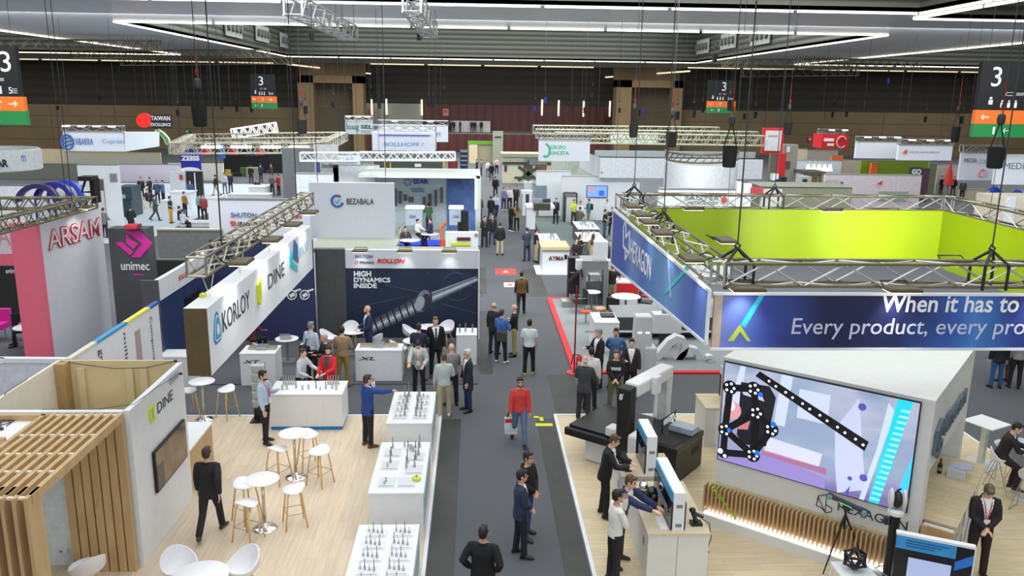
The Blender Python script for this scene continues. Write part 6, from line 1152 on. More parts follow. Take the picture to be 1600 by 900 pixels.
for r, Y, lab in (((265, 300, 300, 325), 60, 'white counter with map drawing before the small dark booth'), ((280, 348, 348, 356), 52, 'white low table top in the left middle background'), ((324, 310, 343, 350), 50, 'white glass sided counter left of the white lettered wall'), ((388, 292, 414, 306), 60, 'small white counter in front of the red jacket seller'), ((356, 304, 420, 309), 58, 'long white counter with orange cushion behind the lettered wall'), ((250, 314, 262, 336), 55, 'small white pedestal beside the walking man')):
    grp('white_counter', lab, 'counter', [(r, Y, 1.0, 'body', M_WALL, True), ((r[0]-.5, r[1]-.6, r[2]+.5, r[1]+1), Y-.06, 1.12, 'top', BOARD, False)])
for a, c, w in (((272, 232, 58), (500, 231, 58), 'front side'), ((300, 216, 76), (536, 213, 76), 'rear side'), ((500, 231, 58), (537, 213, 76), 'right side'), ((272, 232, 58), (300, 216, 76), 'left side'), ((285, 224, 66), (515, 222, 66), 'middle bar')): truss('pale canopy truss over the black backdrop stand, '+w, hpt(*a), hpt(*c), .7, .7, 22, .05, mat((170, 166, 150), .4, .4))
for k, px in enumerate((331, 377, 423, 467)): x, z = up(px, 229, 57.6); t = thing('canopy_lamp', 'white panel lamp under the front canopy truss', 'lamp', (x, 57.6, z), group='white panel lamps under the canopy'); MB().box((-.6, -.4, -.1), (.6, .4, .05)).build('lens', mat((250, 252, 255), emit=3), t); MB().tube([(0, 0, .05), (0, .3, .5)], .05, 5).build('arm', DARK, t)
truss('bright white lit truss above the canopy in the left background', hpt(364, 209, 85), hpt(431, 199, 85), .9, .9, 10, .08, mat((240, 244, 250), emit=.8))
t = grp('slogan_wall', 'grey white wall with dark slogan lettering right of the canopy', 'wall', [((490, 226, 530, 300), 49, .3, 'panel', mat((176, 184, 182), .5), True), ((494, 252, 500, 270), 48.95, .06, 'blue_flag', mat((60, 80, 150)), False)]); TX(t, 'Drive Efficiency', 503, 264, 26, 9, 48.95, M_TXT); wallbox((440, 232, 492, 310), 56, .3, mat((120, 126, 128), .5), 'grey partition wall under the right canopy truss'); wallbox((462, 272, 520, 330), 44, .3, mat((206, 214, 226), .5), 'white blue lit glass booth left of the emblem panel')
truss('white portal truss left of the tool stand, short piece', hpt(470, 245, 47), hpt(560, 245, 47), .5, .45, 8, .05, mat((220, 224, 222), .4)); truss('white portal truss with crossed braces over the tool stand', hpt(562, 244, 50), hpt(711, 244, 50), .5, .45, 14, .06, mat((224, 226, 226), .4))
sign((528, 242, 562, 257), 47, .2, M_SIGNW, 'white hanging fascia with thin blue lettering left of the crossed truss', [('IZAR', 530, 252, 24, 6, mat((170, 190, 216), .5, noise=0))], top=False); wallbox((520, 258, 585, 300), 49, .3, mat((206, 214, 216), .5), 'pale booth wall behind the emblem panel')
# tool stand with glowing frame
t = thing('tool_stand_portal', 'pale portal stand with glowing edge and large blue lettering on its rear wall', 'booth', (-2.6, 46, 0)); LG = mat((240, 246, 255), emit=1.6)
PB(t, (560, 272, 750, 279), 46, 4, 'roof_edge', mat((196, 206, 196), .5)); PB(t, (743, 275, 751, 370), 46, .4, 'right_post', mat((190, 200, 190), .5), True); PB(t, (742, 277, 744.5, 327), 45.95, .1, 'light_edge', LG); PB(t, (590, 276, 744, 278.5), 45.95, .1, 'light_edge', LG); PB(t, (560, 270, 700, 360), 50, .2, 'rear_panel', mat((186, 198, 202), .5), True); PB(t, (698, 270, 745, 360), 49.9, .2, 'blue_picture_panel', mat((86, 116, 178), .5, noise=.3, nscale=.9), True)
MB().box((-5.6, 46, 0), (.15, 50, .25)).build('podium', mat((190, 194, 190), .5), t, world=True); MB().box((-4.6, 45.9, .05), (.15, 46, .32)).build('blue_light_band', mat((40, 60, 255), emit=2.5), t, world=True)
TX(t, 'IZAR', 646, 287, 24, 7, 49.9, mat((50, 70, 160), .5, noise=0), bold=.05)
for k in range(3): PB(t, (641+k, 294+2.6*k, 663, 295+2.6*k), 49.95, .04, 'text_line', C_BLU)
x, z = up(637, 285, 49.9)
for k in range(6): MB().tube([(x+.2*math.cos(k*1.05), 49.9, z+.2*math.sin(k*1.05)), (x+.2*math.cos(k*1.05+.6), 49.9, z+.2*math.sin(k*1.05+.6))], .04, 5).build('emblem_print', C_BLU, t, world=True)
for k, (px, y0, y1, w) in enumerate(((618, 295, 322, 4), (625, 299, 318, 5), (633, 304, 314, 5), (642, 308, 316, 8), (663, 308, 322, 5), (672, 303, 322, 5), (681, 297, 322, 4), (690, 293, 317, 4))): PB(t, (px-w/2, y0, px+w/2, y1), 49.9, .08, 'tool_print', mat((92, 92, 96)))
for r, lab in (((634, 327, 660, 352), 'white lit counter with blue lettering at the left of the tool stand'), ((702, 327, 722, 352), 'white lit counter with blue lettering at the right of the tool stand')):
    t = grp('lit_counter', lab, 'counter', [(r, 47, .8, 'body', mat((176, 190, 194)), False), ((r[0]-1, r[1]-3, r[2]+2, r[1]), 46.9, 1, 'glowing_top', mat((240, 246, 255), emit=1.1), False)]); TX(t, 'IZAR', r[0]+6, r[1]+13, 10, 4, 46.95, C_BLU)
grp('black_roll_case', 'black upright roll case in front of the tool stand', 'case', [((720, 331, 732, 362), 44.5, .6, 'body', BLACK, True), ((715, 348, 721, 362), 44.6, .4, 'side_box', BLACK, True)])
t = grp('white_low_wall', 'white low wall with dark picture and yellow stripes behind the backdrop', 'wall', [((696, 363, 747, 392), 36, .3, 'panel', M_WALL, True), ((714, 371, 735, 376), 35.95, .06, 'picture', mat((70, 40, 36)), False), ((705, 379, 735, 384), 35.95, .06, 'yellow_stripe', M_LIME, False), ((742, 365, 746, 369), 35.95, .06, 'print', mat((150, 120, 70)), False)])
for px, py, lab in ((640, 375, 'small white meeting table where two people sit, behind the emblem panel'), (671, 365, 'square white table top in front of the tool stand')): x, y = at(px, py, .75); round_table((x, y, 0), .55, .75, lab, base='white')
item('orange_robot', 'small orange robot arm behind the white low wall', 'robot', (*at(692, 392, .0), 0), [('base', MB().lathe([(.2, 0), (.18, .6)], 10), mat((190, 90, 40))), ('arm', MB().tube([(0, 0, .6), (-.15, 0, 1.2), (.2, 0, 1.6)], .09), mat((206, 110, 60)))])
# ---- centre, far
sign((539, 189, 583, 210), 80, .3, mat((186, 200, 204), .5), 'pale grey hanging sign with looping script and capital letters', [('losag', 542, 205, 19, 12, mat((40, 80, 70), .5, noise=0)), ('SEL', 564, 201, 18, 6, mat((40, 80, 70), .5, noise=0), .03), ('TEST', 564, 208, 17, 4, C_GRY)], lamps=3)
sign((590, 196, 700, 222), 74, .4, M_SIGNW, 'white hanging sign with slanted blue capitals, behind the one with the blue band', [('AFLAK', 590, 214, 44, 9, mat((60, 70, 150), .5, noise=0), .03), ('OPTIMUM', 646, 213, 42, 7, C_GRY)], lamps=2)
t = sign((581, 206, 680, 236), 62, 2.2, mat((212, 216, 230), .5), 'white boxy hanging sign with spaced blue letters and blue band', [('BOLLHOFF /', 600, 228, 62, 6, mat((110, 160, 205), .5, noise=0), .02)]); PB(t, (592, 210, 672, 212.5), 61.9, .06, 'blue_band', mat((70, 80, 190), .5, noise=0))
grp('machine_row', 'row of dark green machines with yellow posts behind the tool stand', 'machine', [((584, 252, 690, 266), 58, 1.5, 'body', mat((64, 74, 66), .5), True), ((600, 252, 603, 264), 57.9, .1, 'yellow_post', mat((200, 180, 40)), True), ((609, 254, 611, 264), 57.9, .1, 'yellow_post', mat((200, 180, 40)), True), ((648, 256, 658, 261), 57.9, .2, 'white_hatch', WHITE, False), ((579, 258, 593, 266), 57.8, .2, 'white_cabinet', WHITE, True)])
t = grp('tool_rack_tower', 'tall blue and black bin rack right of the green machines', 'rack', [((719, 235, 731, 266), 62, .6, 'frame', mat((34, 36, 44)), True)])
for k in range(4): PB(t, (720, 236+7*k, 730, 238+7*k), 61.9, .3, 'blue_bin', mat((120, 150, 200)))
grp('red_machine', 'dark red machine with yellow post left of the bin rack', 'machine', [((700, 251, 715, 266), 60, .8, 'body', mat((120, 28, 36)), True), ((692, 252, 695, 266), 59.9, .1, 'yellow_post', mat((210, 190, 40)), True)])
grp('green_edged_booth', 'beige booth with bright green edge far down the aisle', 'booth', [((731, 222, 785, 262), 104, 2, 'body', mat((150, 146, 116)), True), ((731, 220, 786, 226), 103.8, .3, 'green_edge', mat((96, 150, 40)), False), ((733, 226, 746, 252), 103.7, .1, 'cream_panel', mat((206, 190, 160)), True)])
grp('grey_pillar_sign', 'grey green pillar sign at the end of the aisle', 'sign', [((770, 205, 786, 225), 103, .5, 'panel', mat((142, 150, 134)), True), ((773, 213, 783, 215), 102.9, .1, 'text_line', DARK, False)])
grp('mezzanine_counter', 'long white counter on the far mezzanine', 'counter', [((706, 190, 766, 206.5), 128, 1, 'body', mat((190, 190, 186)), False), ((706, 189, 766, 190.5), 127.9, 1.2, 'top', WHITE, False)]); grp('red_notice_box', 'red and white notice box on the far red wall', 'box', [((692, 170, 701, 181), 133.7, .32, 'case', mat((206, 150, 130)), False), ((694, 172, 699, 176), 133.4, .1, 'print', M_RB, False)]); grp('red_alarm_box', 'red alarm box on the pale mezzanine panel', 'box', [((577, 171, 584, 178), 133.5, .32, 'case', M_RB, False), ((579, 173, 582, 176), 133.4, .1, 'print', WHITE, False)])
t = grp('photo_booth', 'booth with dark title strip and photo panels beside the far aisle', 'booth', [((785, 246, 868, 300), 80, .4, 'photo_panel', mat((214, 206, 182)), True), ((783, 240, 870, 246), 79.6, 3, 'roof_edge', mat((150, 156, 130)), False), ((785, 253, 868, 258), 79.9, .1, 'title_strip', mat((60, 66, 58)), False), ((818, 258, 832, 280), 79.9, .1, 'dark_photo', mat((90, 70, 56)), False), ((836, 258, 854, 268), 79.9, .1, 'brown_photo', mat((120, 84, 66)), False), ((788, 258, 792, 268), 79.9, .1, 'small_photo', mat((70, 60, 66)), False), ((804, 276, 815, 279), 79.9, .1, 'small_photo', mat((70, 60, 40)), False), ((820, 246, 842, 252), 79.8, .1, 'grey_strip', mat((130, 150, 150)), False), ((820, 264, 828, 270), 79.85, .1, 'red_flower', mat((170, 80, 50)), False)]); TX(t, 'EMPLE DE METROLOGIA', 828, 257, 26, 3, 79.85, M_WTXT)
item('spiky_plant', 'spiky dark green plant before the photo booth', 'plant', (*at(825, 300), 0), [('pot', MB().lathe([(.3, 0), (.4, .9)], 10), WHITE), ('leaf', MB().obox((0, 0, 1.6), (.9, 0, .6), (0, .05, 0), (-.08, 0, .12)).obox((0, 0, 1.6), (.9, 0, -.6), (0, .05, 0), (.08, 0, .12)).obox((0, 0, 1.8), (.08, 0, 0), (0, .05, 0), (0, 0, 1.0)), mat((50, 80, 66)))])
t = sign((842, 220, 921, 252), 56, .25, M_SIGNW, 'white hanging sign with green letters and curved green emblem', [('GRUPO', 860, 233, 24, 6, C_GRN, .02), ('UNCETA', 860, 242, 29, 6, C_GRN, .02)]); x, z = up(853, 235, 55.95); MB().tube([(x+.26*math.cos(a), 55.95, z+.42*math.sin(a)) for a in [-2.2+.3*i for i in range(14)]], .07, 5).build('emblem_print', C_GRN, t, world=True)
wallbox((862, 250, 922, 275), 66, .3, mat((196, 206, 188), .5), 'pale green ribbed wall under the green lettered sign')
for a, c, w in (((833, 202, 78), (1122, 205, 78), 'rear'), ((838, 209, 68), (1182, 213, 68), 'middle'), ((868, 215, 60), (1192, 220, 60), 'front')): truss('long pale roof truss over the white fascia ring, '+w, hpt(*a), hpt(*c), .8, .7, 34, .05, mat((172, 174, 150), .4, .4))
t = sign((938, 247, 1190, 280), 55, .2, mat((216, 220, 226), .5), 'huge white rectangular fascia ring right of centre, blank front', top=False)
MB().prism([up3(905, 233, 66), up3(938, 247, 55), up3(938, 280, 55), up3(905, 262, 66)], (0, .2, 0)).build('side_panel', mat((220, 222, 230), .5), t, world=True); PB(t, (930, 235, 1180, 247), 66, .2, 'inner_panel', mat((178, 190, 192), .5)); o = up3(922, 264, 60); text('HSL', C_GRY, t, (o[0]+.05, o[1]-.4, o[2]+.1), (.0, -1, 0) if False else V(*up3(938, 271, 55))-V(*up3(905, 253, 66)), (0, 0, 1), h=1.0, w=5)
sign((955, 207, 1028, 224), 70, .2, mat((226, 236, 226), emit=.35), 'bright backlit white panel between the roof trusses', top=False)
# white stand with screen
wallbox((838, 268, 892, 335), 58, .3, M_WALL, 'white stand wall left of the wall screen'); wallbox((878, 276, 1000, 345), 56, .3, M_WALL, 'long white stand wall carrying the blue wall screen')
t = grp('blue_wall_screen', 'blue presentation screen on the long white stand wall', 'screen', [((917, 290, 949, 309), 55.9, .08, 'casing', DARK, False), ((918, 291, 948, 308), 55.8, .08, 'display', em((110, 150, 225), .9), False), ((936, 298, 944, 306), 55.75, .06, 'picture_shape', em((40, 90, 200), .9), False), ((922, 292, 927, 300), 55.75, .06, 'picture_shape', em((220, 120, 130), .8), False)])
grp('vending_cabinet', 'dark framed vending cabinet against the white stand wall', 'cabinet', [((882, 302, 901, 345), 55, .8, 'body', mat((50, 58, 60)), True), ((885, 308, 899, 340), 54.95, .1, 'glass_door', mat((196, 204, 196)), True), ((883, 303, 900, 307), 54.93, .1, 'title_strip', GREY, False)]); grp('grey_door_panel', 'grey blue flat panel on the left white stand wall', 'panel', [((836, 290, 854, 310), 57.9, .1, 'panel', mat((122, 140, 148)), False), ((838, 310, 842, 318), 57.9, .1, 'leg', GREY, True)])
grp('demo_bench', 'white demonstration bench with dark control boxes in the white stand', 'bench', [((823, 325, 836, 358), 52, .8, 'side_leg', M_WALL, True), ((822, 322, 867, 326), 51.9, 1.6, 'bench_top', BOARD, False), ((834, 319, 860, 329), 51.8, .5, 'black_box', mat((60, 58, 40)), False), ((833, 311, 848, 319), 52.3, .4, 'monitor', mat((140, 150, 164)), False), ((848, 311, 860, 317), 52.3, .4, 'monitor', mat((40, 44, 60)), False)])
grp('white_machine_frame', 'white frame machine with dark arms beside the demonstration bench', 'machine', [((815, 298, 832, 303), 58, .6, 'beam', M_WALL, False), ((817, 303, 821, 330), 58, .5, 'leg', M_WALL, True), ((827, 303, 831, 330), 58, .5, 'leg', M_WALL, True), ((822, 305, 826, 318), 57.9, .4, 'dark_arm', DARK, False)])
tag(MB().box((4.0, 45, 0), (13, 57, .03)).build('floor_white_stand', carpet_mat('teal_carpet', (112, 128, 124), (128, 144, 140))), kind='structure')
# oval ring stand and lettered wall behind the green banners
t = thing('oval_fascia', 'curved white fascia ring with truss on top behind the green banners', 'sign', up3(1095, 300, 44)); pts = [up3(1095-57*math.cos(a), 272+0*a, 44-3.2*math.sin(a)) for a in [PI*i/14 for i in range(15)]]; b = MB(); b.loft([[V(x, y, 3.6), V(x, y+.12, 3.6), V(x, y+.12, 5.0), V(x, y, 5.0)] for x, y, _ in pts]); b.build('ring', mat((206, 212, 216), .5), t, world=True, smooth=2)
for z in (5.15, 5.55): MB().tube([(x, y, z) for x, y, _ in pts], .05, 6).build('truss_chord', ALUD, t, world=True)
b = MB(); 
for i in range(14): b.tube([(pts[i][0], pts[i][1], 5.15), (pts[i+1][0], pts[i+1][1], 5.55)], .03, 4)
b.build('bracing', ALUD, t, world=True); TX(t, 'HERRA', 1041, 273, 17, 5, 43.2, C_GRY)
for i in (2, 12): MB().tube([(pts[i][0], pts[i][1], 5.5), (pts[i][0], pts[i][1], ceil_z(pts[i][0], 43))], .015, 4).build('suspension_cable', DARK, t, world=True)
t = wallbox((1030, 296, 1150, 330), 38, .3, mat((208, 214, 212), .5), 'white wall with dark letters and red dot seen through the rear truss', texts=[('SAUTER', 1070, 312, 54, 6, C_GRY), ('METROLOGY', 1074, 319, 48, 5, C_GRY)]); MB().prism([up3(1132+4.5*math.cos(a), 312+4.5*math.sin(a), 37.9) for a in [2*PI*i/16 for i in range(16)]], (0, .05, 0)).build('red_dot', M_RB, t, world=True)
grp('white_framed_tower', 'white framework tower with red lettering behind the rear truss', 'booth', [((1152, 284, 1156, 325), 42, .3, 'post', WHITE, True), ((1163, 287, 1172, 325), 42, .3, 'panel', M_WALL, True), ((1174, 293, 1192, 306), 41.9, .2, 'red_edge', mat((180, 60, 70)), False), ((1190, 296, 1220, 325), 42.2, .2, 'pale_panel', M_LG, True)])
# ---- right side
t = sign((1194, 200, 1222, 240), 62, .4, mat((206, 30, 40), .5), 'red framed white hanging sign on the right', top=False); PB(t, (1197, 204, 1219, 236), 61.9, .08, 'white_face', mat((214, 216, 218))); PB(t, (1201, 211, 1215, 213.5), 61.85, .06, 'text_line', mat((190, 160, 165)))
grp('red_pylon', 'narrow red pylon below the red framed sign', 'pylon', [((1219, 240, 1226, 275), 60, .5, 'column', mat((200, 34, 40)), True), ((1219, 275, 1226, 277), 59.9, .6, 'collar', DARK, False)])
t = sign((1285, 210, 1324, 232), 76, 2, mat((206, 28, 40), .5), 'bright red hanging sign box with white lettering on the right', lamps=2)
for r in ((1288, 216, 1303, 221), (1293, 224, 1303, 228)): PB(t, r, 75.9, .06, 'text_line', M_WTXT)
x, z = up(1315, 222, 75.9); MB().tube([(x+.45*math.cos(a), 75.9, z+.5*math.sin(a)) for a in [.5+i*.3 for i in range(18)]], .07, 5).build('emblem_print', mat((235, 170, 170), .5, noise=0), t, world=True)
t = sign((1339, 222, 1405, 248), 66, .3, M_SIGNW, 'white hanging ring sign with small red triangle, left panels', lamps=3); t = sign((1405, 227, 1486, 251), 62, .3, M_SIGNW, 'white hanging ring sign with red triangle emblem, right panels', [('MASTER INSTRUMENTS', 1420, 239, 48, 3, mat((170, 175, 180), .5, noise=0))], lamps=3); MB().prism([up3(*p, 61.9) for p in ((1411, 238), (1418, 233), (1417, 241))], (0, .06, 0)).build('emblem_print', mat((226, 80, 70), .5, noise=0), t, world=True)
t = wallbox((1290, 273, 1441, 316), 60, .3, mat((222, 212, 216), .5), 'wide pinkish white booth wall with red triangle emblem', cap=mat((150, 150, 128))); MB().prism([up3(*p, 59.9) for p in ((1371, 287), (1379, 282), (1378, 289))], (0, .06, 0)).build('emblem_print', mat((226, 70, 64), .5, noise=0), t, world=True); PB(t, (1291, 284, 1316, 303), 59.9, .06, 'purple_poster', mat((96, 84, 160))); PB(t, (1294, 281, 1313, 288), 59.85, .06, 'poster_title', mat((206, 190, 190))); PB(t, (1312, 300, 1335, 308), 59.8, .1, 'screen', em((120, 160, 196), .7)); PB(t, (1374, 299, 1418, 314), 59.9, .06, 'glass_panel', mat((156, 176, 160)))
grp('dark_edged_annex', 'annex with dark roof edge left of the pinkish white booth wall', 'booth', [((1256, 268, 1290, 273), 62, 2, 'roof_edge', mat((90, 80, 66)), False), ((1258, 273, 1284, 305), 62.5, .3, 'rear_panel', M_LG, True), ((1284, 273, 1291, 310), 62, .4, 'corner_post', mat((140, 130, 116)), True), ((1267, 276, 1276, 290), 62.3, .1, 'yellow_black_poster', mat((120, 100, 50)), False)])
grp('grey_tower_booth', 'grey tower with white oval emblem right of the red pylon', 'booth', [((1225, 226, 1241, 300), 64, 1, 'column', mat((146, 146, 134)), True), ((1205, 236, 1225, 290), 65, .4, 'rear_panel', mat((120, 118, 104)), True), ((1230, 229, 1234, 238), 63.9, .06, 'emblem_print', WHITE, False), ((1228, 252, 1234, 264), 63.9, .1, 'dark_slot', mat((80, 78, 70)), False)])
t = wallbox((1238, 251, 1316, 300), 70, .3, mat((206, 216, 220), .5), 'pale lit booth wall with five white cone lamps'); 
for k in range(5): x, z = up(1263+8.5*k, 262, 69); o = thing('cone_lamp', 'white cone pendant lamp in the row of five on the right', 'lamp', (x, 69, z), group='white cone pendants'); MB().lathe([(.26, -.3), (.1, .25), (.02, .3)], 12).build('shade', mat((240, 242, 244), emit=.6), o); MB().tube([(0, 0, .3), (0, 1.02, .75)], .02, 4).build('cord', DARK, o)
for r, Y, c_, lab in (((1240, 233, 1262, 250), 80, (214, 206, 180), 'cream panel with a dark letter behind the grey tower'), ((1262, 235, 1310, 252), 84, (180, 170, 160), 'patterned panel wall behind the cone lamps'), ((1300, 244, 1318, 256), 74, (226, 100, 50), 'orange panel left of the white ring sign'), ((1316, 250, 1400, 268), 78, (206, 200, 180), 'cream far booth wall under the white ring sign'), ((1346, 251, 1456, 262), 72, (120, 150, 30), 'lime green roof band under the white ring sign'), ((1362, 255, 1372, 266), 71, (226, 100, 50), 'small orange panel under the lime roof band'), ((1453, 256, 1465, 275), 70, (120, 124, 96), 'grey green column right of the dark lettered panel'), ((1466, 258, 1500, 310), 74, (206, 198, 190), 'pale far booth wall with clocks, right background'), ((1500, 296, 1542, 322), 70, (196, 186, 160), 'beige booth wall below the outlined white sign')): wallbox(r, Y, .3, mat(c_, .5), lab)
t = grp('dark_letter_panel', 'dark panel with two big white letters on the right', 'panel', [((1422, 261, 1442, 274), 68, .3, 'panel', mat((70, 72, 66)), True), ((1440, 263, 1452, 275), 68.1, .2, 'purple_photo', mat((90, 60, 76)), True)]); TX(t, 'GO', 1424, 272, 15, 8, 67.9, M_WTXT, bold=.06)
t = sign((1503, 239, 1558, 282), 48, .2, M_SIGNW, 'white hanging sign with thin blue grey capitals at the right edge, left panel', [('MEDIA', 1506, 254, 20, 7, C_GRY), ('CON', 1528, 256, 14, 8, mat((180, 200, 210), .5, noise=0))], top=True); x, z = up(1534, 270, 47.9); MB().tube([(x+.2*math.cos(a), 47.9, z+.22*math.sin(a)) for a in [i*.4 for i in range(17)]], .06, 5).build('emblem_print', mat((240, 180, 190), .5, noise=0), t, world=True)
t = sign((1559, 241, 1640, 289), 44, .2, M_SIGNW, 'white hanging sign with thin blue grey capitals cut by the right edge', [('MEDIA', 1568, 264, 42, 10, C_GRY)], top=False)
for (px, py0, py1), lab in (((1556, 291, 318), 'glossy blue egg shaped pod, left one at the right edge'), ((1592, 296, 316), 'glossy blue egg shaped pod cut by the right edge')): x, z = up(px, py0, 52); t = thing('blue_pod', lab, 'pod', (x, 52, 0)); MB().lathe([(.5, 0), (.75, .5), (.8, z*.5), (.55, z*.85), (.15, z)], 20).build('shell', mat((30, 70, 190), .15), t, smooth=True); MB().box((-.5, -.85, .7), (-.25, -.6, z*.75)).build('white_panel', WHITE, t)
for r, lab in (((1563, 308, 1640, 340), 'large beige crate block at the right edge beside the blue pods'),): grp('beige_crate', lab, 'crate', [(r, 40, 2, 'body', mat((206, 196, 176)), True), ((1574, 308, 1584, 336), 39.95, .06, 'pale_strip', mat((214, 220, 226)), True)])
t = grp('black_robot', 'black and white robot machine between the red pylon and annex', 'robot', [((1212, 280, 1218, 300), 50, .5, 'body', DARK, True), ((1221, 277, 1228, 296), 50.2, .5, 'arm', BLACK, True), ((1208, 272, 1216, 282), 50, .5, 'white_head', WHITE, False)]); grp('white_workshop_machine', 'white and dark workshop machine in front of the annex', 'machine', [((1252, 276, 1266, 302), 56, .8, 'body', M_LG, True), ((1255, 280, 1260, 296), 55.9, .2, 'dark_arm', DARK, False), ((1240, 288, 1252, 304), 56, .6, 'cabinet', mat((90, 70, 60)), True)])
grp('long_bench', 'long grey green bench behind the rear truss on the right', 'bench', [((1190, 292, 1330, 312), 46, 2, 'body', mat((130, 132, 112)), True), ((1188, 290, 1332, 293), 45.9, 2.2, 'top', mat((160, 164, 146)), False)])
grp('exit_light', 'small green exit light low on the far left wall', 'light', [((289, 203, 296, 208), 123.7, .32, 'case', mat((20, 90, 50)), False), ((290, 204, 295, 207), 123.55, .1, 'face', em((60, 170, 110), .6), False)]); grp('fire_box', 'small red fire box on the far right wall', 'box', [((1263, 214, 1268, 221), 123.7, .32, 'case', M_RB, False), ((1264.5, 216, 1266.5, 219), 123.5, .1, 'print', WHITE, False)])
# ================================================================== THE VISITORS
BK, NV, GY, DN = (26, 27, 31), (34, 44, 72), (112, 114, 116), (52, 72, 108)
HB, HD, HG, HW = (62, 46, 34), (30, 24, 22), (130, 128, 126), (200, 200, 200)
def P(px, py, z, face, label, **k):
    return person((*at(px, py, z), z), face, label, **k)
# left oak stand
P(332, 835, P0, 178, 'man in black suit walking away past the wall screen', legs=('walk', (34, 30, 34)), arms=('swingb', 'relaxed'), hair=('short', HB), h=1.82, shoes=(70, 44, 30))
P(416, 692, P0, 78, 'bearded man in light blue shirt and black trousers with red lanyard', top=('shirt', (176, 200, 226)), legs=('easy', (24, 22, 24)), arms=('relaxed', 'phone'), hair=('short', HD), beard=(40, 28, 22), extra=badge(), h=1.84)
P(576, 697, P0, 128, 'man in bright blue blazer pointing at the rear display counter', top=('blazer', (34, 64, 140)), legs=('stand', (34, 28, 34)), arms=('far', 'face'), hair=('short', HB), shoes=(112, 64, 36), h=1.8)
P(655, 616, 0, 0, 'dark haired man in pale grey blazer leaning over the rear display counter', top=('blazer', (188, 192, 190)), arms=('reach', 'low'), hair=('fringe', HD), lean=18, head=(0, 20), h=1.72, extra=badge((220, 120, 120)))
# grey carpet, by the aisle
P(694, 652, 0, 188, 'man seen from behind in pale sage sweater and khaki trousers', top=('sweater', (178, 192, 190)), legs=('easy', (176, 164, 130)), arms=('low', 'relaxed'), hair=('short', (90, 70, 50)), shoes=(220, 220, 222), h=1.78)
P(706, 634, 0, 200, 'bald man in grey sweater standing behind the sage sweater', top=('sweater', (128, 130, 132)), arms=('bent', 'bent'), hair=None, h=1.78, lod=1)
P(731, 642, 0, -70, 'white haired man in navy coat with red lanyard', top=('coat', (30, 36, 52)), legs=('stand', (36, 46, 84)), arms=('relaxed', 'relaxed'), hair=('short', HW), tie=(200, 40, 50), skin='m', h=1.74)
P(655, 596, .03, 165, 'man from behind in navy suit beside the wide plinth', top=('jacket', (36, 44, 66)), legs=('stand', (32, 38, 56)), arms=('bent', 'bent'), h=1.78, lod=1)
P(681, 588, .03, 10, 'man in black suit with dark tie facing the camera', top=('jacket', (22, 20, 22)), legs=('stand', BK), hair=('short', (110, 84, 60)), tie=(60, 76, 96), h=1.86, lod=1)
P(577, 566, .03, -70, 'bald man in navy blazer before the screw picture', top=('blazer', (34, 46, 84)), legs=('stand', (34, 46, 84)), arms=('low', 'low'), hair=None, beard=(60, 50, 46), h=1.85, lod=1)
P(489, 596, .03, 150, 'man in pale blue shirt with a black shoulder bag, seen from behind', top=('shirt', (186, 200, 214)), legs=('stand', BK), hair=('short', HG), extra=shoulder_bag((26, 26, 28), 1), h=1.82, lod=1)
P(511, 612, 0, -60, 'bald man in black jacket between bag carrier and brown sweater', top=('sweater', (34, 34, 36)), hair=None, arms=('bent', 'bent'), h=1.72, lod=1, skin='m')
P(537, 604, .0, 178, 'man from behind in light brown sweater and mustard trousers', top=('sweater', (156, 128, 100)), legs=('stand', (150, 122, 62)), arms=('low', 'low'), h=1.82, lod=1, shoes=(150, 110, 60))
P(472, 640, 0, 70, 'man in grey and black tracksuit top leaning at the bar counter', top=('sweater', (196, 200, 204)), arms=('low', 'type'), lean=8, hair=('short', HB), h=1.74, lod=1)
P(517, 640, 0, -25, 'bearded man in bright red jacket at the bar counter', top=('jacket', (204, 30, 38)), inner=(70, 70, 74), arms=('low', 'type'), hair=('short', HD), beard=(40, 28, 24), head=(20, 5), h=1.8, lod=1)
P(396, 555, .03, 150, 'person sitting behind the laptop, half hidden by the sign box', top=('sweater', (90, 40, 40)), legs=('sit', BK), seat=.46, arms=('type', 'type'), lod=1)
# aisle, near to far
r_ = P(811, 695, 0, 5, 'man in red sweater and jeans walking towards the camera with a tote bag', top=('sweater', (206, 62, 58)), legs=('walk2', (92, 116, 146)), arms=('relaxed', 'relaxed'), hair=('short', HD), skin='m', beard=(70, 56, 50), h=1.76)
x, y = at(797, 690); t = thing('tote_bag', 'white printed tote bag in the hand of the man in red sweater', 'bag', (x+.02, y-.02, .22)); MB().loft([[V(a*w, c*.05, z) for a, c in ((-1, -1), (1, -1), (1, 1), (-1, 1))] for z, w in ((0, .15), (.2, .17), (.42, .16))]).build('body', mat((206, 206, 212), .6, noise=.12, nscale=14), t); MB().box((-.15, -.052, .3), (.02, -.05, .4)).build('red_print', M_REDT, t); MB().tube([(-.1, 0, .42), (-.04, 0, .62), (.06, 0, .62), (.1, 0, .42)], .018, 6).build('handle', BLACK, t)
P(826, 586, 0, 172, 'man in white shirt and black trousers walking away down the aisle', top=('tee', (206, 216, 226)), legs=('easy', (22, 22, 26)), arms=('relaxed', 'relaxed'), hair=('short', HD), shoes=(150, 180, 60), h=1.76)
P(814, 492, 0, 176, 'man in brown vest with green sleeves walking away', top=('vest', (112, 84, 44)), inner=(36, 62, 48), legs=('walk', (24, 26, 34)), arms=('relaxed', 'relaxed'), h=1.76, lod=1)
P(771, 553, 0, 140, 'balding man in dark jacket hidden behind the blue plaid shirt', top=('jacket', (34, 38, 40)), hair=('ring', HB), h=1.74, lod=1, legs=('stand', (36, 44, 66)))
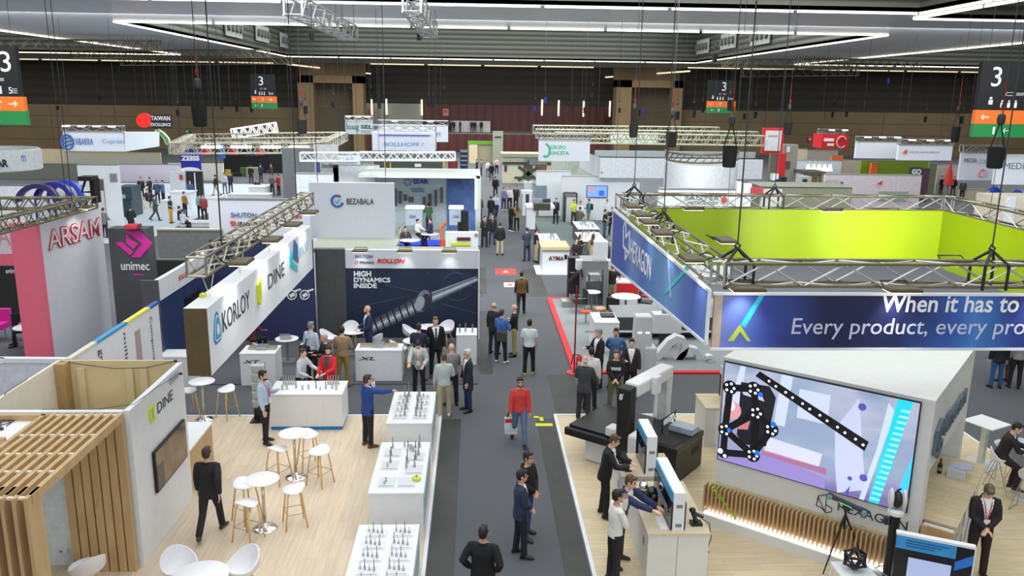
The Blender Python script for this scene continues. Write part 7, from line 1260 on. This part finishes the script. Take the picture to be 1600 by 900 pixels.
P(783, 567, 0, 150, 'man from behind in blue plaid shirt with grey bag at his hip', top=('shirt', (66, 108, 180)), legs=('wide', (26, 30, 46)), arms=('low', 'bent'), hair=('short', HB), shoes=(206, 206, 206), extra=shoulder_bag((62, 66, 54), -1), h=1.76, lod=1)
P(803, 556, 0, -95, 'bald man in black top and khaki trousers with folded arms', top=('sweater', (24, 24, 28)), legs=('stand', (166, 146, 90)), arms=('cross', 'cross'), hair=('ring', HG), h=1.74, lod=1)
P(822, 838, 0, 55, 'man in black hooded jacket and jeans with folded arms', top=('hoodie', (24, 24, 26)), legs=('easy', (48, 66, 110)), arms=('clasp', 'clasp'), hair=('short', HD), skin='m', h=1.77)
P(812, 868, 0, 95, 'man in dark navy suit, seen sideways in the near aisle', top=('jacket', (38, 50, 76)), legs=('easy', (26, 30, 42)), arms=('clasp', 'clasp'), hair=('short', HD), skin='m', h=1.72)
P(754, 974, 0, 165, 'man in plain black jacket seen from behind at the bottom edge', top=('jacket', (20, 20, 22)), width=1.12, arms=('pocket', 'pocket'), hair=('short', HD), skin='m', h=1.72)
P(781, 399, 0, 180, 'man in black jacket and khaki trousers standing alone in the far aisle', top=('jacket', (24, 24, 26)), legs=('stand', (180, 172, 140)), h=1.76, lod=2)
P(823, 408, 0, 200, 'man in dark blue jacket and jeans left of the reception counter', top=('jacket', (50, 62, 82)), legs=('stand', (40, 48, 74)), arms=('cross', 'cross'), h=1.74, lod=2)
P(837, 410, 0, 100, 'man in black shirt and khaki trousers by the reception counter', top=('tee', (24, 24, 26)), legs=('wide', (160, 148, 116)), h=1.74, lod=2)
FAR = [(757, 386, 20, 'person in black coat at the corner of the tool stand', ('coat', BK), (30, 30, 40), 'bent'), (769, 382, 10, 'person in black jacket and blue jeans right of the black coat', ('jacket', BK), (46, 66, 92), 'relaxed'), (798, 362, 120, 'long haired woman in black with white shoes in the far aisle', ('jacket', BK), BK, 'low'), (807, 360, 200, 'woman in light brown coat with black trousers in the far aisle', ('jacket', (150, 118, 84)), BK, 'low'),
 (749, 345, 30, 'man in olive jacket beside the glowing post', ('jacket', (84, 86, 70)), BK, 'relaxed'), (767, 346, 160, 'person in dark coat left of the white shirted walker', ('coat', (34, 36, 44)), NV, 'relaxed'), (775, 341, 10, 'man in pale shirt and navy trousers walking up the far aisle', ('shirt', (190, 200, 216)), (40, 46, 80), 'relaxed'), (787, 329, 30, 'person in purple top with white shoes in the far aisle crowd', ('sweater', (120, 116, 160)), (50, 50, 100), 'low'), (796, 328, 0, 'person in white top in the far aisle crowd', ('sweater', (214, 210, 210)), BK, 'bent'), (806, 326, -20, 'person in dark open coat in the far aisle crowd', ('coat', (40, 36, 38)), BK, 'low'), (774, 308, 170, 'person in black with dark backpack in the far aisle', ('jacket', BK), BK, 'relaxed'), (768, 282, 180, 'person in black near the far end of the aisle', ('jacket', BK), BK, 'relaxed'), (762, 277, 20, 'person in white top near the far end of the aisle', ('shirt', (210, 210, 206)), GY, 'relaxed'), (776, 272, 0, 'person in pale red top near the far end of the aisle', ('shirt', (206, 170, 160)), BK, 'bent'), (745, 275, 90, 'dark clad person beside the beige green booth', ('jacket', BK), BK, 'relaxed'), (752, 275, -90, 'grey clad person beside the beige green booth', ('jacket', GY), BK, 'relaxed')]
for px, py, f, lab, tp, tr, ar in FAR: P(px, py, 0, f, lab, top=tp, legs=('walk' if 'walk' in lab else 'stand', tr), arms=(ar, 'relaxed'), lod=2, hair=('long' if 'woman' in lab else 'short', HB), shoes=(210, 210, 210) if 'white shoes' in lab else (30, 28, 28), extra=backpack((30, 30, 40)) if 'backpack' in lab else None)
# white stand and tool counters
MID = [(905, 367, 150, 'man in olive shirt and jeans at the rear dark counter', ('shirt', (96, 92, 76)), (84, 112, 150), 'bent', 0), (919, 352, -80, 'man in teal jacket with dark backpack in the white stand', ('jacket', (74, 128, 136)), (150, 140, 110), 'low', 1), (896, 353, 20, 'man in yellow high visibility vest by the vending cabinet', ('tee', (206, 224, 60)), (60, 60, 60), 'low', 0), (906, 356, 10, 'man in white shirt right of the yellow vest', ('shirt', (216, 220, 226)), GY, 'bent', 0), (947, 353, -30, 'man in pale shirt at the rear of the white stand', ('shirt', (196, 210, 220)), GY, 'low', 0), (944, 372, 70, 'man in black tee shirt and jeans bending at the dark counter', ('tee', BK), (60, 84, 116), 'low', 0), (955, 368, 0, 'man in black tee shirt with white print facing the camera', ('tee', BK), BK, 'bent', 0), (966, 372, -60, 'man in dark red black tee shirt by the blue fascia', ('tee', (40, 26, 30)), BK, 'far', 0), (868, 350, -30, 'man in dark jacket at the demonstration bench', ('jacket', (40, 42, 50)), BK, 'low', 0),
 (899, 428, 20, 'person in black with red yellow scarf beside the reception counter', ('sweater', (40, 26, 30)), BK, 'low', 0), (905, 421, 60, 'woman in black dress top with folded arms by the reception counter', ('sweater', BK), BK, 'cross', 0), (925, 420, 150, 'long haired woman in beige coat behind the grey gantry', ('coat', (176, 160, 124)), BK, 'low', 0), (953, 432, -60, 'man in dark brown jacket and beige trousers right of the white column', ('jacket', (48, 36, 36)), (190, 174, 140), 'relaxed', 0), (955, 478, 170, 'man in black polo and khaki trousers before the red cube', ('tee', (34, 26, 28)), (156, 140, 108), 'hip', 0)]
for px, py, f, lab, tp, tr, ar, bp_ in MID: P(px, py, 0, f, lab, top=tp, legs=('stand', tr), arms=(ar, 'relaxed' if ar != 'cross' else 'cross'), lod=2, hair=('long' if 'woman' in lab else 'short', HB), extra=backpack((40, 44, 60)) if bp_ else None)
# red platform and around the measuring machine
P(933, 606, .05, -65, 'grey haired man in black jacket before the white reception plinth', top=('jacket', (24, 24, 30)), legs=('stand', (26, 26, 30)), arms=('bent', 'relaxed'), hair=('short', HG), h=1.78, lod=1)
P(959, 604, .05, -15, 'man in blue hoodie and khaki trousers on the grey platform', top=('hoodie', (74, 112, 160)), legs=('stand', (134, 120, 82)), arms=('behind', 'behind'), hair=('short', HD), skin='m', h=1.78, lod=1)
r_ = P(959, 644, 0, -8, 'young man in black hoodie with white block print and green trousers', top=('hoodie', (22, 22, 24)), legs=('stand', (86, 92, 62)), arms=('clasp', 'clasp'), hair=('short', (96, 70, 50)), h=1.76, lod=1)
text('VANS', M_WTXT, r_, (-.14, -.165, 1.24), (1, 0, 0), (0, 0, 1), h=.09, w=.27, bold=.03, world=False)
P(911, 658, 0, 160, 'bald man in dark grey suit seen from behind near the measuring machine', top=('jacket', (56, 60, 68)), legs=('stand', (38, 38, 44)), arms=('bent', 'phone'), hair=('ring', HW), h=1.8)
P(921, 640, 0, 175, 'dark haired man in white shirt hidden behind the bald man', top=('shirt', (222, 222, 224)), legs=('stand', BK), hair=('short', HD), h=1.76, lod=1)
P(983, 622, .0, -10, 'man in dark open jacket half hidden by the white monolith', top=('jacket', (44, 36, 40)), legs=('stand', BK), arms=('bent', 'relaxed'), h=1.76, lod=1)
# right stand
P(943, 806, P0, 72, 'man in black suit typing at the rear work desk', top=('jacket', (26, 26, 28)), legs=('easy', (24, 22, 24)), arms=('type', 'type'), lean=9, hair=('short', (86, 60, 44)), head=(0, 18), h=1.8)
P(964, 880, P0, 60, 'man in navy suit leaning with one hand on the near work desk', top=('jacket', (38, 46, 84)), legs=('wide', (34, 30, 34)), arms=('far', 'reach'), lean=14, hair=('short', (84, 62, 46)), head=(0, 5), h=1.8)
P(958, 908, P0, 105, 'man in white shirt and black trousers with hand at his mouth', top=('sweater', (226, 224, 220)), legs=('stand', (26, 26, 32)), arms=('cross', 'face'), hair=('short', HD), skin='m', h=1.74)
P(1522, 900, P0, -12, 'man in black suit with clasped hands and name card, head bowed', top=('jacket', (30, 26, 28)), legs=('stand', (36, 26, 28)), arms=('clasp', 'clasp'), hair=('fringe', (96, 82, 66)), head=(-5, 32), tie=None, extra=badge((196, 40, 56)), h=1.84)
person((11.3, 16.05, P0), 62, 'man in dark suit sitting at the high table by the right edge', top=('jacket', (34, 30, 32)), legs=('high', (40, 30, 32)), arms=('type', 'type'), seat=.76, lean=16, hair=('short', HD), head=(0, 15), shoes=(60, 44, 40), lod=1)
P(1602, 1010, P0, 30, 'dark haired person whose head shows at the bottom right corner', top=('jacket', (60, 40, 36)), hair=('short', (50, 40, 36)), skin='m', h=1.7, lod=1)
for px, py, f, lab, tp, tr in ((1554, 606, 170, 'person in black top and blue jeans under the right end of the navy fascia', ('jacket', (26, 28, 44)), (46, 84, 140)), (1566, 596, 190, 'person in long brown coat under the right end of the navy fascia', ('coat', (120, 88, 50)), (116, 84, 48)), (1583, 606, 160, 'person in grey top and black trousers at the right edge', ('sweater', (150, 150, 146)), (30, 24, 26))): P(px, py, 0, f, lab, top=tp, legs=('stand', tr), lod=1)
# tool stand visitors and mezzanine
for px, py, z, f, lab, tp, tr, st_ in ((628, 352, .25, 0, 'woman in black behind the left lit counter', ('jacket', (34, 28, 28)), BK, 'stand'), (670, 362, .25, -150, 'man in green jacket from behind at the tool stand', ('jacket', (76, 112, 72)), NV, 'stand'), (694, 348, .25, 0, 'balding man in pale shirt facing the camera at the tool stand', ('shirt', (206, 206, 196)), GY, 'stand'), (718, 345, .25, -60, 'man in white shirt at the right lit counter', ('shirt', (220, 216, 222)), GY, 'stand'), (653, 387, 0, 60, 'man in white shirt sitting on a high stool before the blue light band', ('shirt', (220, 216, 220)), BK, 'high'), (673, 385, 0, -70, 'man in navy suit sitting right of the white shirted stool sitter', ('jacket', (40, 44, 76)), BK, 'high'), (626, 392, 0, 70, 'fair haired person sitting at the left of the white meeting table', ('sweater', (150, 156, 130)), BK, 'sit'), (634, 393, 0, 20, 'dark haired person in black and white writing at the white meeting table', ('jacket', (50, 46, 50)), BK, 'sit')):
    P(px, py, z, f, lab, top=tp, legs=(st_, tr), arms=('low', 'type'), seat=.46 if st_ == 'sit' else .7 if st_ == 'high' else None, lod=2, hair=('ring' if 'bald' in lab else 'long' if 'woman' in lab else 'short', (150, 120, 80) if 'fair' in lab else HD))
for k, px in enumerate((704, 709, 719, 737, 742, 752)): x, z = up(px, 205, 127); person((x, 127, 2.76), (0, 30, -60, 10, -20, 180)[k], 'dark clad visitor standing on the far mezzanine, %s from the left' % ('first', 'second', 'third', 'fourth', 'fifth', 'sixth')[k], lod=2, group='mezzanine visitors')
# left background visitors
LB = [(47, 538, .0, -60, 'man in patterned shirt sitting at the round table by the pink column', ('shirt', (156, 150, 140)), BK, 'sit'), (207, 368, 0, 180, 'man in black seen from behind above the grey tower', ('jacket', BK), BK, 'stand'), (165, 372, 0, 160, 'person with dark hair behind the left shoulder of the grey tower', ('jacket', GY), BK, 'stand'), (244, 345, 0, 100, 'man in grey coat walking right with a bag, left background', ('coat', (70, 76, 74)), (60, 60, 66), 'walk'), (268, 349, 0, 90, 'man in black top and yellow trousers, left background', ('tee', (34, 28, 30)), (190, 150, 50), 'stand'), (290, 340, 0, 70, 'person in mustard sweater leaning on the map counter', ('sweater', (150, 110, 50)), BK, 'stand'), (287, 362, 0, 150, 'person in white top with back turned, sitting before the white low table', ('sweater', (200, 206, 216)), BK, 'sit'), (282, 356, 0, 120, 'person in black sitting left of the white topped sitter', ('jacket', BK), BK, 'sit'), (299, 318, 0, 20, 'person in blue shirt and khaki trousers by the small dark booth', ('shirt', (70, 90, 140)), (180, 160, 120), 'stand'), (320, 345, 0, 0, 'person in red and white patterned jacket near the glass sided counter', ('jacket', (150, 60, 70)), BK, 'stand'), (314, 342, 0, 180, 'person in pale teal top with back turned, left background', ('sweater', (130, 170, 166)), BK, 'stand'), (338, 306, 0, -80, 'person in black jacket and beige trousers before the black backdrop', ('jacket', BK), (180, 176, 150), 'walk'), (352, 303, 0, 10, 'person in white top and jeans before the black backdrop', ('shirt', (200, 206, 210)), (100, 120, 140), 'stand'), (361, 302, 0, -10, 'person in dark jacket right of the white topped one before the black backdrop', ('jacket', (44, 46, 52)), (60, 60, 66), 'stand'), (393, 288, 0, 180, 'person in black at the machine bench', ('jacket', BK), BK, 'stand'), (408, 285, 0, 160, 'person in dark blue sweater at the machine bench', ('sweater', (44, 52, 84)), BK, 'stand'), (425, 285, 0, -60, 'person in black bending over the machine bench', ('jacket', (60, 58, 60)), BK, 'stand'), (403, 305, 0, 0, 'seller in black and white at the small white counter', ('jacket', (50, 50, 54)), BK, 'sit'), (426, 305, 0, -20, 'seller in grey top beside the red jacket', ('sweater', (100, 104, 112)), BK, 'stand'), (436, 305, 0, -40, 'seller in red jacket right of the small white counter', ('jacket', (190, 40, 50)), BK, 'stand'), (222, 312, 0, 30, 'dark clad person in the group before the lilac wall, left', ('jacket', BK), BK, 'stand'), (236, 312, 0, -30, 'dark clad person in the group before the lilac wall, right', ('jacket', (50, 26, 30)), BK, 'stand'), (232, 324, 0, 60, 'person in dark top sitting on a pale stool before the lilac wall', ('jacket', (44, 36, 44)), BK, 'sit'), (256, 318, 0, -40, 'person in blue top with yellow green bag before the lilac wall', ('sweater', (80, 110, 140)), BK, 'stand'), (247, 318, 0, 0, 'person in blue jacket left of the yellow green bag', ('jacket', (50, 70, 110)), BK, 'stand')]
for px, py, z, f, lab, tp, tr, st_ in LB: P(px, py, z, f, lab, top=tp, legs=(st_, tr), arms=('low', 'relaxed'), seat=.46 if st_ == 'sit' else None, lod=2, hair=('short', HB if px % 2 else HD))
for k, (px, py) in enumerate(((214, 325), (221, 328), (241, 330), (228, 318))):
    x, y = at(px, py); t = thing('pale_stool', 'pale wooden stool before the lilac picture wall', 'stool', (x, y, 0), group='pale stools before the lilac wall'); MB().lathe([(.22, .44), (.23, .48)], 12).build('seat', M_LEGW, t)
    for i in (-1, 1):
        for j in (-1, 1): MB().tube([(i*.12, j*.12, .44), (i*.2, j*.2, 0)], .025, 5).build('leg', M_LEGW, t)
t = grp('machine_bench', 'long dark machine bench with green plants before the black backdrop', 'bench', [((363, 271, 378, 290), 84, 1, 'dark_cabinet', BLACK, True), ((384, 262, 404, 270), 84, .8, 'pale_top', mat((150, 150, 130)), True), ((352, 265, 360, 275), 83, .2, 'yellow_panel', mat((190, 170, 40)), True), ((375, 262, 384, 270), 84.2, .6, 'planting', mat((70, 100, 50)), True)])
# far right visitors
for px, py, f, lab, tp in ((1469, 305, 20, 'man in black jacket left of the red pennant, right background', BK), (1488, 306, -30, 'man in black jacket right of the red pennant, right background', BK), (1444, 306, 0, 'person in red top beside the pinkish white booth wall', (170, 40, 44)), (1453, 306, 30, 'person in pale red shirt beside the person in red', (170, 110, 110)), (1502, 312, -20, 'person in dark top before the beige booth wall', (60, 56, 56)), (1212, 300, 10, 'person in white top by the black robot machine', (200, 200, 196))): P(px, py, 0, f, lab, top=('jacket', tp), legs=('stand', BK), lod=2)
item('red_pennant', 'red cone shaped pennant between two men in black, right background', 'pennant', (*at(1479, 306), 0), [('cone', MB().lathe([(.45, 1.0), (.05, 3.0)], 10), M_RB), ('post', MB().tube([(0, 0, 0), (0, 0, 1.0)], .08), GREY)])
bpy.data.scenes.remove(TS)
